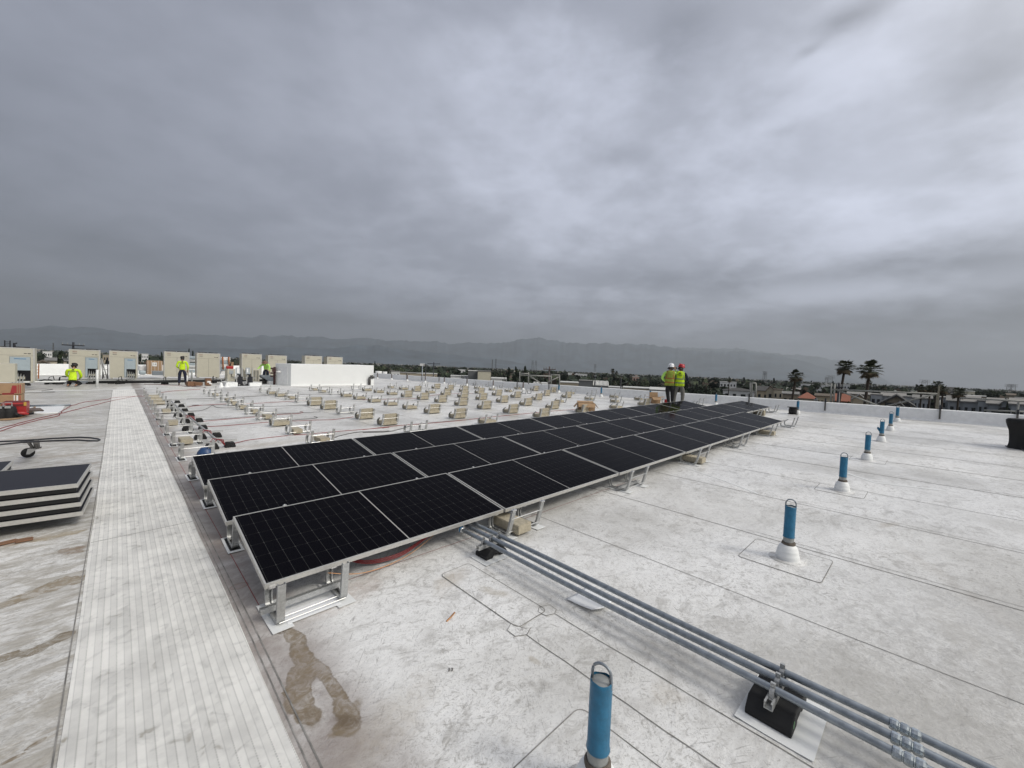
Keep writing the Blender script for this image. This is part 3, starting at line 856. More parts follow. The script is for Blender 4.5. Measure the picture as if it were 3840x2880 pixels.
PADB = sheet('rubber_pad', .085, .34, .005, M['black'])
def make_rack(kind):
    t = thing('ballast_rack', 'x', 'mounting rack')
    rm = RAILC if kind == 'curly' else (RAILN if kind == 'near' else RAIL)
    for x in (-RW / 2, RW / 2):
        obj('side_rail', rm, None, t, (x, 0, .008))
        obj('slip_sheet', PADW, None, t, (x, .13, .0035))
        
        if kind == 'padded': obj('rubber_pad', PADB, None, t, (x, .14, .0075))
        obj('clip', CLIP, None, t, (x, .205, .183))
        
        if kind != 'near': obj('cap', CAP, None, t, (x, -.078, .308 if kind != 'curly' else .348))
    for y, z in (((-.045, .215), (-.005, .065)) if kind != 'near' else ((.005, .028), (.045, .040))): obj('rod', ROD, None, t, (0, y - .017, z))
    if kind in ('strut', 'near'): obj('strut', STRUT, None, t, (0, .10 if kind == 'strut' else .135, .03 if kind == 'strut' else .055))
    return t
# near front rack: written out with its own longer strut and membrane tray
racks = {}
TYPES = {}
# types by row (4..14) and column (0..8):  n none, t tray/strut, f one flat block, d two flat blocks, s seat and back
TY = {4: 'nf' 't' 'dssdsn', 5: 'ffssssfff', 6: 'ndssssfff', 7: 'f' 'f' 't' 'dsss' 's' 'n', 8: 'nfsdssssf', 9: 'ff' 's' 'dsssns', 10: 'nf' 't' 'dsss' 'fs',
      11: 'dffdddsff', 12: 'dndn' 'd' 's' 's' 'fn', 13: 'dfdf' 'd' 'd' 's' 'fn', 14: 'nnnfnfnnn', 3: 'nnnnnnnnn'}
COLX = [.80, 2.90, 5.20, 7.60, 9.95, 12.25, 14.55, 16.85, 19.10]
COL0 = [.80, 2.933, 5.289, 7.71, 10.08, 12.52, 14.88]
protos = {}
def place_rack(kind, x, y, label, group):
    z = gz(x + RW / 2, y)
    loc = Vector((x + RW / 2, y, z))
    if kind not in protos:
        protos[kind] = make_rack(kind); o = protos[kind]; o.location = loc; o['label'] = label; o['group'] = group
    else: o = copy_tree(protos[kind], loc, None, label, group)
    o.rotation_euler = (0, -math.atan(.0225 + .00022 * x), random.uniform(-.02, .02))
    return o
bm = bmesh.new(); add_box(bm, (0, 0, .05), (.198, .395, .098)); 
for v_ in bm.verts: v_.co += Vector((random.uniform(-.004, .004), random.uniform(-.004, .004), random.uniform(-.003, .003)))
bmesh.ops.bevel(bm, geom=bm.edges[:], offset=.006, segments=2, affect='EDGES')
BLOCK = mesh('ballast_block', bm, M['concrete'])
bm = bmesh.new(); add_box(bm, (0, 0, .1), (.395, .085, .2))
for v_ in bm.verts: v_.co += Vector((random.uniform(-.004, .004), random.uniform(-.003, .003), random.uniform(-.004, .004)))
bmesh.ops.bevel(bm, geom=bm.edges[:], offset=.006, segments=2, affect='EDGES')
BLOCKU = mesh('ballast_block', bm, M['concrete'])
def block(me, loc, rot, label, group, cat='ballast block'):
    o = obj('ballast_block', me, None, None, loc, rot)
    tag(o, label, cat, group); return o
def load_rack(ty, x, y, where):
    xc = x + RW / 2
    sl = -math.atan(.0225 + .00022 * x)
    def L_(dx, dy, dz): return Vector((xc + dx, y + dy, gz(xc + dx, y) + dz))
    if ty == 'f':
        off = random.uniform(-.05, .05)
        block(BLOCK, L_(off, .17, .030), (0, sl, random.uniform(-.05, .05)), f'single flat concrete block in {where}', 'concrete ballast blocks lying flat')
    elif ty in 'ds':
        for s, nm in ((-1, 'left'), (1, 'right')):
            block(BLOCK, L_(s * .101, .165, .030), (0, sl, random.uniform(-.02, .02)), f'{nm} flat block in {where}', 'concrete ballast blocks lying flat')
        if ty == 's':
            block(BLOCKU, L_(0, .025, .131), (R(9), sl, random.uniform(-.02, .02)), f'upright block standing in {where}', 'concrete ballast blocks standing upright')
COLN = ['leftmost', 'second from left', 'third from left', 'fourth from left', 'fifth from left', 'sixth from left', 'seventh from left', 'eighth from left', 'far right']
STN = {'n': 'empty rack', 't': 'strutted empty rack', 'f': 'one-block rack', 'd': 'two-block rack', 's': 'rack with upright block'}
for k in range(3, 15):
    for i in range(9):
        if k == 3 and i < 7: continue
        ty = TY[k][i]
        x = COLX[i]; y = 3.015 + PITCH * k
        if k >= 9: x += .02
        kind = 'curly' if (k == 14 or i == 8 and ty == 'n') else ('strut' if ty == 't' else ('padded' if i == 0 and k < 9 else 'plain'))
        rown = 'row touching the panels' if k == 3 else ('farthest row' if k == 14 else f'{ORD[k - 3]} row behind the panels')
        place_rack(kind, x, y, f'{STN[ty]}, {COLN[i]}, {rown}', 'ballast racks waiting for panels')
        if ty not in 'nt': load_rack(ty, x, y, f'the rack {COLN[i]}, {rown}')
# racks under the installed rows
for k in range(0, 4):
    cols = list(enumerate(COL0)) if k == 0 else [(i, COLX[i]) for i in range({1: 9, 2: 9, 3: 7}[k])]
    for i, x in cols:
        y = 3.0 + 1.489 * k
        ty = 'n'
        if k == 0: ty = 'tftftfn'[i]
        elif k == 1: ty = 'fffffff' 'n' 'n'[i - 8:i - 7 or None] if False else ('f' if i < 6 else 'n')
        elif k == 2: ty = 'f' if i < 8 else 'n'
        kind = 'near' if (k == 0 and i == 0) else ('strut' if ty == 't' else ('padded' if i == 0 else 'plain'))
        where = ['along the front edge of the array', 'between the front and middle panel rows', 'between the middle and back panel rows', 'under the back edge of the panels'][k]
        nm = COLN[i] if i < 8 else 'rightmost'
        st = STN[ty] if not (k == 0 and i == 6) else 'empty rack past the last panel'
        place_rack(kind, x, y, f'{st} {where}, {nm}', 'ballast racks carrying the panels')
        if ty == 'f':
            xo = x + RW / 2 - (.05 if k == 0 else 0)
            block(BLOCK, Vector((xo, y + .12, gz(xo, y) + .030)), (0, -math.atan(.0225 + .00022 * x), .03), f'flat block in the rack {where}, {nm}', 'concrete ballast blocks lying flat')
# upright pair of blocks parked past the right end of the middle row
q = at(2850, 1557)
for s, nm in ((0, 'left'), (.2, 'right')):
    block(BLOCKU, Vector((q.x + s, q.y + s * .6, gz(q.x, q.y) + .002)), (0, 0, 1.1), f'{nm} concrete block stood on end past the right end of the panels', 'spare blocks by the panels')
# membrane tray sheet under the nearest rack
o = obj('cover_sheet', sheet('cover_sheet', .36, .27, .002, M['flagsheet'], .004), None, None, on(1.02, 3.1, .006), (0, -.0225, 0)); tag(o, 'pale grey plastic sheet lying inside the nearest rack', 'sheet')

# conduits -------------------------------------------------------------
CXS = [2.47, 2.565, 2.66]
ZC = .150
for i, (x, yend) in enumerate(zip(CXS, (3.20, 3.28, 3.36))):
    nm = ['left', 'middle', 'right'][i]
    t = thing('steel_conduit', f'{nm} one of three parallel galvanised conduits running to the panels', 'conduit', on(x, 0, 0), 0, 'parallel conduits')
    bm = bmesh.new()
    pts = [Vector((.002 * math.sin(y * 3 + i), y, ZC + gz(x, y) - gz(x, 0) + (.004 * math.sin(y * 2.3 + i)))) for y in [-1.2 + k * .18 for k in range(int((yend + 1.2) / .18))] + [yend]]
    tube(bm, pts, .019, 16); obj('pipe', bm, M['galv_dull'], t)
    yc = -.01 + i * .01
    bm = bmesh.new()
    prof = []
    for k in range(3):
        z0 = -.055 + k * .037
        prof += [(.0215, z0), (.026, z0 + .003), (.0275, z0 + .010), (.0275, z0 + .024), (.026, z0 + .031), (.0225, z0 + .034)]
    lathe(bm, [(.019, -.056)] + prof + [(.019, .056)], 10)
    for f in bm.faces: f.smooth = False
    bmesh.ops.rotate(bm, verts=bm.verts, matrix=Matrix.Rotation(PI / 2, 3, 'X'), cent=(0, 0, 0))
    cp = obj('coupling', bm, M['zincpol'], t, (0, yc, ZC))
    bm = bmesh.new(); lathe(bm, [(.019, -.03), (.027, -.028), (.027, -.012), (.023, -.010), (.023, .008), (.028, .010), (.028, .024), (.018, .026), (.018, .04), (0, .041)], 10)
    bmesh.ops.rotate(bm, verts=bm.verts, matrix=Matrix.Rotation(-PI / 2, 3, 'X'), cent=(0, 0, 0))
    cn = obj('connector', bm, M['shiny'], t, (0, yend, ZC + gz(x, yend) - gz(x, 0)))
    bm = bmesh.new(); lathe(bm, [(.0235, -.010), (.0285, -.009), (.0285, .006), (.0235, .007)], 14)
    bmesh.ops.rotate(bm, verts=bm.verts, matrix=Matrix.Rotation(-PI / 2, 3, 'X'), cent=(0, 0, 0))
    obj('sealing_ring', bm, M['bluetape'], cn)
def rubber_block_mesh(sx=.26, sy=.16, h=.085):
    bm = bmesh.new()
    prof = [(-sx / 2, 0), (-sx / 2, h * .35), (-sx / 2 + .035, h * .8), (-sx / 2 + .05, h), (sx / 2 - .05, h), (sx / 2 - .035, h * .8), (sx / 2, h * .35), (sx / 2, 0), (sx * .18, 0), (sx * .14, .022), (-sx * .14, .022), (-sx * .18, 0)]
    a = [bm.verts.new((x, -sy / 2, z)) for x, z in prof]; b_ = [bm.verts.new((x, sy / 2, z)) for x, z in prof]
    bm.faces.new(a); bm.faces.new(b_[::-1])
    for k in range(len(prof)): bm.faces.new((a[k], a[k - 1], b_[k - 1], b_[k]))
    return mesh('rubber_block', bm, M['black'])
RB = rubber_block_mesh()
RB2 = rubber_block_mesh(.34, .21, .085)
def strut_mesh(l, nm='strut'):
    bm = bmesh.new()
    sweep(bm, [Vector((-l / 2, 0, 0)), Vector((l / 2, 0, 0))], [(p[0], -p[1]) for p in pr], fixed=Vector((0, 1, 0)))
    return mesh(nm, bm, M['galv'])
ST3 = strut_mesh(.34)
def strap_mesh():
    bm = bmesh.new()
    pts = [(-.034, -.03)] + [(-.024, -.028), (-.023, 0)] + [(.023 * math.cos(R(a)), .023 * math.sin(R(a))) for a in (150, 120, 100)] + [(-.006, .045), (.006, .045)] + [(.023 * math.cos(R(a)), .023 * math.sin(R(a))) for a in (80, 60, 30)] + [(.023, 0), (.024, -.028), (.034, -.03)]
    sweep(bm, [Vector((x, 0, z)) for x, z in pts], [(-.011, -.0015), (.011, -.0015), (.011, .0015), (-.011, .0015)], fixed=Vector((0, 1, 0)))
    add_box(bm, (0, 0, .036), (.022, .008, .008))
    tube(bm, [(-.012, .0, .034), (.012, 0, .034)], .004, 6)
    return mesh('strap', bm, M['galv'])
STRAP = strap_mesh()
for k, (y, lb, big) in enumerate(((2.84, 'black rubber conduit support next to the panel edge', 0), (.50, 'black rubber conduit support in the foreground on a white sheet', 1))):
    t = thing('conduit_support', lb, 'pipe support', on(2.56, y), 0, 'rubber supports under the conduits')
    b_ = obj('rubber_block', RB2 if big else RB, None, t, (.0, 0, .006)); bevel(b_, .006)
    obj('strut', ST3, None, t, (0, 0, .091))
    for x in CXS: obj('strap', STRAP, None, t, (x - 2.565, 0, ZC + .003 * 0 + gz(x, y) - gz(2.56, y)))
    o = obj('base_sheet', sheet('base_sheet', .42 if big else .34, .34 if big else .24, .003, M['white'], .004), None, t, (-.02, -.035, .003))
    t.rotation_euler = (0, -math.atan(.023), 0)
    if big:
        bm = bmesh.new(); add_box(bm, (0, 0, 0), (.018, .001, .032)); obj('green_tag', bm, mat('green_label', (.12, .28, .12), .6), t, (-.128, -.1055, .055), (0, .4, 0))
# loose white flap between the supports
bm = bmesh.new(); N_ = 10; vv = {}
for i in range(N_ + 1):
    for j in range(N_ + 1):
        x = -.14 + .28 * i / N_; y = -.12 + .24 * j / N_
        y2 = y - .045 * math.sin(PI * i / N_) * (1 if j < N_ / 2 else .2)
        vv[i, j] = bm.verts.new((x, y2, .006 + .022 * (1 - j / N_) ** 2 + .012 * (i / N_ - .5) ** 2))
for i in range(N_):
    for j in range(N_): bm.faces.new((vv[i, j], vv[i + 1, j], vv[i + 1, j + 1], vv[i, j + 1])).smooth = True
o = obj('loose_sheet', bm, M['flagsheet'], None, on(2.64, 1.77)); m_ = o.modifiers.new('t', 'SOLIDIFY'); m_.thickness = .003
tag(o, 'loose white membrane flap lying under the conduits halfway along', 'sheet')

# cables ----------------------------------------------------------------
def cable(pts, r_, m, label, cat='cable', group='cables trailing over the roof', sub=6, wob=.0):
    """smooth tube through 3-D points"""
    P_ = [Vector(p) for p in pts]; out = []
    for i in range(len(P_) - 1):
        p0 = P_[max(i - 1, 0)]; p1 = P_[i]; p2 = P_[i + 1]; p3 = P_[min(i + 2, len(P_) - 1)]
        for k in range(sub):
            t = k / sub
            q = .5 * ((2 * p1) + (p2 - p0) * t + (2 * p0 - 5 * p1 + 4 * p2 - p3) * t * t + (3 * p1 - p0 - 3 * p2 + p3) * t ** 3)
            q.x += wob * noise.noise(Vector((q.y * 2.3, q.x * 2.3, 1))); q.y += wob * noise.noise(Vector((q.x * 2.1, q.y * 2.1, 9)))
            out.append(q)
    out.append(P_[-1])
    bm = bmesh.new(); tube(bm, out, r_, 6)
    return tag(obj('cable', bm, m), label, cat, group)
def C7(pts): return [at(700 + a * .3436, 1240 + b_ * .3436, .008) for a, b_ in pts]
cable(C7([(85, 1020), (150, 1038), (230, 1045), (400, 1038), (600, 1022), (1000, 990), (1180, 985), (1400, 975), (1600, 970), (1820, 940)]), .008, M['darkred'], 'long red cable crossing between the fourth and fifth rack rows')
cable(C7([(350, 1208), (420, 1228), (500, 1232), (580, 1215), (700, 1190), (1050, 1150), (1330, 1128), (1700, 1095), (2212, 1055)]), .007, M['darkred'], 'red cable curving just behind the back row of panels')
cable(C7([(80, 1000), (300, 978), (700, 945), (1000, 915), (1200, 905), (1270, 890), (1235, 882)]), .008, M['darkred'], 'red cable pair ending in a small hook mid field')
cable(C7([(80, 978), (400, 960), (700, 935), (1000, 908), (1460, 885)]), .006, M['darkcable'], 'thin dark cable beside the hooked red one')
cable(C7([(1140, 978), (1240, 968), (1400, 955), (1425, 945), (1390, 938)]), .009, M['darkcable'], 'dark cable end with a black connector lying mid field')
cable(C7([(1600, 1168), (1700, 1140), (1850, 1110), (2000, 1102), (2212, 1095)]), .010, M['darkcable'], 'grey cable bowed along the rear of the back panel row')
cable(C7([(0, 745), (300, 738), (600, 722), (900, 708), (1300, 695), (1700, 690)]), .010, M['darkcable'], 'dark straight cable across the ninth rack row')
cable(C7([(0, 838), (100, 820), (400, 800), (700, 795), (1000, 778), (1300, 760)]), .008, M['darkred'], 'red and grey cable across the seventh rack row')
cable(C7([(0, 832), (130, 812), (60, 815), (260, 812), (430, 808)]), .007, M['darkcable'], 'dark cable with a small loop near the left racks')
cable(C7([(0, 878), (150, 872), (230, 845), (280, 816), (340, 838), (500, 842), (760, 828), (1050, 822), (1400, 805)]), .007, M['darkcable'], 'dark cable with a hump between rack rows')
cable([at(1360 + a * .3617, 1340 + b_ * .3617, .008) for a, b_ in [(0, 750), (400, 705), (700, 682), (1000, 655), (1400, 612), (1700, 582), (1950, 558), (2200, 540)]], .008, M['darkred'], 'red cable running along behind the row of loaded racks')
cable([at(1360 + a * .3617, 1340 + b_ * .3617, .008) for a, b_ in [(0, 778), (250, 772), (420, 735), (500, 712), (700, 680), (1100, 645)]], .009, M['darkcable'], 'grey cable joining the red one behind the panels')
cable([at(1360 + a * .3617, 1340 + b_ * .3617, .008) for a, b_ in [(0, 440), (300, 432), (550, 425), (800, 385), (1150, 372)]], .008, M['darkred'], 'thin red cable among the far loaded racks')
cable([at(a * .3436, 1200 + b_ * .3436, .008) for a, b_ in [(-60, 1225), (100, 1180), (380, 1100), (620, 1050), (660, 1010), (700, 985), (800, 930), (960, 890), (1160, 868), (1220, 850), (1480, 832), (1600, 828)]], .010, M['darkred'], 'upper red air hose crossing the walkway', 'hose', 'red hoses', 6, .05)
cable([at(a * .3436, 1200 + b_ * .3436, .008) for a, b_ in [(-60, 1210), (50, 1170), (380, 1082), (700, 1010), (960, 945), (1220, 882), (1400, 848), (1480, 833)]], .010, M['darkred'], 'lower red air hose crossing the walkway', 'hose', 'red hoses', 6, .03)
cable([at(540 + a * .1627, 1290 + b_ * .1627, .008) for a, b_ in [(400, 1120), (560, 1095), (900, 1065), (1300, 1040)]], .012, M['darkred'], 'red hose leading off to the farthest left racks', 'hose', 'red hoses')
cable([at(540 + a * .1627, 1290 + b_ * .1627, .008) for a, b_ in [(0, 925), (300, 935), (800, 960), (1200, 990), (1400, 1000), (1420, 1020)]], .012, M['darkred'], 'red hose lying before the standing worker', 'hose', 'red hoses')
cable([at(a * .2049, 1260 + b_ * .2049, .008) for a, b_ in [(400, 1045), (900, 1030), (1000, 1020), (760, 1010), (900, 985), (960, 975), (700, 970), (420, 995)]], .010, M['darkcable'], 'dark looping cable on the white flashing at left')
# wires under the first panel
for k in range(3):
    cable([(1.30 + .02 * k, 3.55, on(1.3, 3.5).z + .16), (1.55, 3.38, .07 + .012 * k), (1.85, 3.30 + .004 * k, .075 + .012 * k), (2.15, 3.36, .13 + .01 * k), (2.40, 3.40, .20)], .005, M['darkred'], 'bundle of red wires sagging below the first panel', 'wire bundle', 'red wires under the panel')
cable([(1.2, 3.25, .15), (1.5, 3.24, .06), (1.9, 3.26, .075), (2.3, 3.36, .17)], .003, M['copper'], 'bare copper wire sagging below the first panel', 'wire')
for k in range(3):
    cable([(CXS[k], 3.30 + .05 * k, ZC + .06), (CXS[k] - .08, 3.42, ZC + .07), (CXS[k] - .25, 3.5, ZC + .09)], .006, M['darkred'], 'short red wire entering a conduit end', 'wire', 'red wires at the conduit ends')

# roof posts -------------------------------------------------------------
def post_parts(kind):
    t = thing('anchor_post', 'x', 'roof post')
    q = .68
    bm = bmesh.new()
    pf = [(.175, .0), (.168, .003), (.150, .006)]
    obj('flange', (lambda b_: (lathe(b_, [(.155, 0), (.153, .004), (.09, .006)], 28), b_)[1])(bm), M['roof'], t)
    bm = bmesh.new()
    lathe(bm, [(r_ * q, z_) for r_, z_ in [(.142, .002), (.141, .030), (.138, .052), (.133, .055), (.131, .078), (.126, .095), (.121, .098), (.114, .117), (.102, .130), (.096, .133), (.084, .143), (.070, .148)]], 28)
    obj('boot', bm, M['whitebright'], t)
    bm = bmesh.new()
    for k in range(3): pass
    lathe(bm, [(r_ * q, z_) for r_, z_ in [(.070, .132), (.082, .138), (.086, .150), (.083, .162), (.076, .170), (.068, .172)]], 22)
    for v_ in bm.verts:
        d = noise.noise(v_.co * 30) * .006; v_.co += Vector((v_.co.x, v_.co.y, 0)).normalized() * d + Vector((0, 0, noise.noise(v_.co * 22 + Vector((5, 5, 5))) * .008))
    obj('sealant', bm, M['putty'], t)
    bm = bmesh.new()
    if kind == 'blue':
        lathe(bm, [(.0445, .15), (.0445, .215)], 28); obj('pipe', bm, M['pipegrey'], t)
        bm = bmesh.new(); lathe(bm, [(.0455, .212), (.049, .214), (.050, .22), (.0467, .226), (.0465, .50), (.046, .512), (.043, .515)], 32)
        for v_ in bm.verts:
            if v_.co.z > .49: v_.co.z += .008 * noise.noise(v_.co * 25)
        obj('blue_wrap', bm, M['blue'], t)
        bm = bmesh.new(); lathe(bm, [(.046, .500), (.042, .504), (0, .504)], 28); obj('cap', bm, M['pipegrey'], t)
    else:
        lathe(bm, [(.044, .15), (.044, .50), (0, .505)], 24); obj('pipe', bm, M['rust'], t)
    bm = bmesh.new()
    pts = [(-.042, 0, .488), (-.041, 0, .535)] + [(-.040 * math.cos(R(a)), 0, .54 + .038 * math.sin(R(a))) for a in range(15, 180, 15)] + [(.041, 0, .535), (.042, 0, .488)]
    tube(bm, pts, .0062, 10); obj('loop_handle', bm, M['galv_dull'], t)
    return t
PB = post_parts('blue')
bl = ['in the foreground, nearest of all', 'with a patch outlined round its foot', 'third from the camera in the line along the roof', 'fourth from the camera in the line along the roof', 'fifth in the line, with a torn flap of wrap', 'sixth in the line along the roof', 'last of the long line, touching the parapet']
bp = [on(1.46, .90), on(4.648, .899), on(7.903, .899), on(11.006, .895), on(14.196, .902), on(16.998, .894), on(20.10, .90)]
for i, (p, l) in enumerate(zip(bp, bl)):
    rz = [R(-78), R(-78), R(-86), R(-84), R(-92), R(-86), R(-90)][i]
    if i == 0: o = PB; o.location = p; o.rotation_euler = (0, 0, rz); o['label'] = 'blue-wrapped roof post ' + l
    else: o = copy_tree(PB, p, rz, 'blue-wrapped roof post ' + l)
    o['group'] = 'blue posts along the roof'
    if i == 4:
        bm = bmesh.new(); bm.faces.new([bm.verts.new(v_) for v_ in ((-.045, 0, .34), (-.045, -.01, .24), (-.10, -.02, .33), (-.085, -.01, .37))])
        fl_ = obj('wrap_flap', bm, M['blue'], o); m_ = fl_.modifiers.new('t', 'SOLIDIFY'); m_.thickness = .003
for (px, py), l in zip(((2990, 1552), (2684, 1518), (2437, 1504), (2254, 1488), (2095, 1473)), ('beside the black cable reel', 'between the two far panel ends', 'behind the open cardboard box', 'in front of the parapet left of the two men', 'leftmost of the blue ones at the parapet')):
    d = ray(px, py); yy = None
    p = at(px, py); 
    X_ = min(p.x, edgeX(p.y) - .5); k = X_ / p.x; p = on(X_, p.y * k)
    copy_tree(PB, p, -math.atan2(p.x, p.y) + 1.2, 'blue-wrapped roof post ' + l, 'blue posts at the parapet')
GP = post_parts('grey')
first = True
for i, (a, b_) in enumerate(((97, 262), (245, 273), (408, 288), (593, 303), (790, 321), (1025, 338), (1297, 362), (1608, 392))):
    p = at(1380 + a * .3617, 1320 + b_ * .3617); X_ = min(p.x, edgeX(p.y) - .45); k = X_ / p.x; p = on(X_, p.y * k)
    lb = f'weathered grey roof post with white boot at the parapet, {ORD[i]} from the white block'
    if first: GP.location = p; GP.rotation_euler = (0, 0, 1.3); GP['label'] = lb; GP['group'] = 'grey posts at the parapet'; first = False
    else: copy_tree(GP, p, 1.3, lb, 'grey posts at the parapet')

# guard-rail stanchions clamped to the parapet ------------------------------
def stanchion(px, py, label, h=.62):
    p = at(px, py); X_ = edgeX(p.y) ; k = X_ / p.x; y = p.y * k; X_ = edgeX(y)
    z = gz(X_, y)
    t = thing('parapet_bracket', label, 'bracket', (X_ - .035, y, z), 0, 'dark brackets strapped to the parapet')
    bm = bmesh.new(); add_box(bm, (0, 0, .28), (.02, .05, .36)); obj('strap', bm, M['darkmid'], t)
    bm = bmesh.new(); add_box(bm, (0, 0, .53), (.035, .055, .16)); add_box(bm, (.15, 0, .49), (.36, .045, .03)); obj('post', bm, M['dark'], t)
    return X_, y, z
sp = [(1380 + 358 * .3617, 1320 + 268 * .3617), (1380 + 520 * .3617, 1320 + 280 * .3617), (1380 + 700 * .3617, 1320 + 292 * .3617), (1380 + 1530 * .3617, 1320 + 360 * .3617), (1380 + 1862 * .3617, 1320 + 385 * .3617),
      (2808, 1530), (3093, 1548), (3523, 1571), (3812, 1590)]
sl_ = ['by the white block', 'second from the white block', 'third from the white block', 'below the two-legged scaffold frame', 'left of the first blue parapet post', 'beyond the far corner of the panels', 'just right of the black reel', 'below the tall palm clump', 'above the black tarp']
for (px, py), l in zip(sp, sl_): stanchion(px, py, 'dark steel bracket strapped over the parapet ' + l)

# scaffold pipes beyond the parapet -----------------------------------------
M['pale_pipe'] = mat('galvanised_scaffold_tube', (.27, .27, .25), .6, .2, .2, 10)
def pipes(name, label, groups, d, r_=.03, m='pale_pipe', boxes=()):
    t = thing(name, label, 'scaffold', far(groups[0][0][0], groups[0][0][1], d))
    base = t.location.copy()
    for g in groups:
        bm = bmesh.new(); tube(bm, [far(x, y, d) - base for x, y in g], r_, 8)
        nm = 'upright' if abs(g[0][0] - g[-1][0]) < 14 else ('brace' if abs(g[0][1] - g[-1][1]) > 18 else 'rail')
        obj(nm, bm, M[m], t)
    return t
pipes('scaffold_frame', 'grey steel scaffold frame rising behind the parapet near the brown power pole', [[(1949, 1394), (1949, 1430)], [(1982, 1396), (1982, 1440)], [(1949, 1401), (1982, 1401)], [(1949, 1406), (2067, 1411)], [(1984, 1408), (2032, 1440)], [(2067, 1404), (2067, 1440)], [(2067, 1405), (2100, 1407)], [(2098, 1406), (2098, 1446)], [(2052, 1434), (2095, 1414)]], 24.5, .035)
pipes('scaffold_frame', 'narrow upright scaffold frame above the far corner of the panels', [[(2814, 1436), (2812, 1502)], [(2835, 1437), (2835, 1492)], [(2814, 1437), (2835, 1437)], [(2820, 1436), (2818, 1500)], [(2803, 1480), (2820, 1481)]], 23.4, .035)
pipes('scaffold_frame', 'long scaffold guard rail stretching past the palm trunks to the right post', [[(3118, 1438), (3115, 1506)], [(3130, 1440), (3127, 1506)], [(3120, 1461), (3515, 1477)], [(3142, 1464), (3300, 1524)], [(3510, 1478), (3318, 1524)]], 23.6, .032)
pipes('scaffold_frame', 'scaffold rail with ledger running out of frame at right', [[(3600, 1492), (3860, 1506)], [(3523, 1500), (3523, 1540)], [(3690, 1538), (3860, 1545)], [(3820, 1508), (3812, 1565)]], 23.8, .03)
# pale timber post on the long rail
p = far(3515, 1535, 23.4); t_ = far(3515, 1446, 23.4)
bm = bmesh.new(); add_box(bm, (0, 0, (t_.z - p.z) / 2), (.05, .06, t_.z - p.z)); add_box(bm, (.0, .045, (t_.z - p.z) * .32), (.04, .03, (t_.z - p.z) * .6))
tag(obj('timber_post', bm, mat('weathered_timber', (.23, .21, .16), .9, 0, .2, 10), None, p), 'pale weathered timber post standing where the scaffold rails meet at right', 'post')

# black reel, brick, tarp ---------------------------------------------------
p = at(2972, 1553)
t = thing('cable_reel', 'black cable reel standing on end by a blue post', 'cable reel', p)
bm = bmesh.new(); lathe(bm, [(0, 0), (.17, 0), (.17, .02), (.12, .022)], 24); obj('flange', bm, M['black'], t)
bm = bmesh.new(); lathe(bm, [(.12, .022), (.135, .04), (.14, .16), (.12, .262)], 24); obj('wound_cable', bm, M['black'], t)
bm = bmesh.new(); lathe(bm, [(.12, .262), (.19, .262), (.19, .285), (.03, .285), (.03, .25)], 24); obj('top_flange', bm, M['black'], t)
p = at(2742, 1507); bm = bmesh.new(); add_box(bm, (0, 0, .08), (.2, .28, .16)); add_box(bm, (0, 0, .166), (.22, .30, .012)); bevel(tag(obj('carton', bm, M['carddark'], None, p, (0, 0, .3)), 'small brown carton by the parapet beyond the panels', 'carton'), .01)
# tarp over a pile at the right edge
p = at(3795, 1683); bm = bmesh.new(); n1, n2 = 14, 22; vs = {}
ax = Vector((.70, -.71, 0))
for i in range(n2):
    for j in range(n1):
        a = 2 * PI * i / n2; f = j / (n1 - 1)
        rr = 1.0 if f < .75 else math.sqrt(max(0, 1 - ((f - .75) / .25) ** 2)) 
        wob_ = 1 + .10 * noise.noise(Vector((math.cos(a) * 2, math.sin(a) * 2, f * 2.3))) + .05 * math.sin(a * 7 + f * 2)
        sx_ = .50 * (1 - .16 * math.sin(f * 5) * .6)
        vs[i, j] = bm.verts.new((sx_ * rr * wob_ * math.copysign(abs(math.cos(a)) ** .6, math.cos(a)), .36 * rr * wob_ * math.copysign(abs(math.sin(a)) ** .6, math.sin(a)), min(f / .78, 1) * .70 + .03 * (f > .78) + .02 * math.sin(a * 3) * (1 - f)))
for i in range(n2):
    for j in range(n1 - 1): bm.faces.new((vs[i, j], vs[(i + 1) % n2, j], vs[(i + 1) % n2, j + 1], vs[i, j + 1])).smooth = True
tag(obj('tarp_pile', bm, M['black'], None, p + Vector((.36, -.42, 0)), (0, 0, R(-46))), 'black tarpaulin draped over a pile at the right edge of the roof', 'tarpaulin')
cable([at(3770, 1672, .01), at(3800, 1676, .02), at(3830, 1684, .02), at(3860, 1700, .01)], .012, M['darkcable'], 'dark cord trailing in front of the black tarpaulin', 'cord')

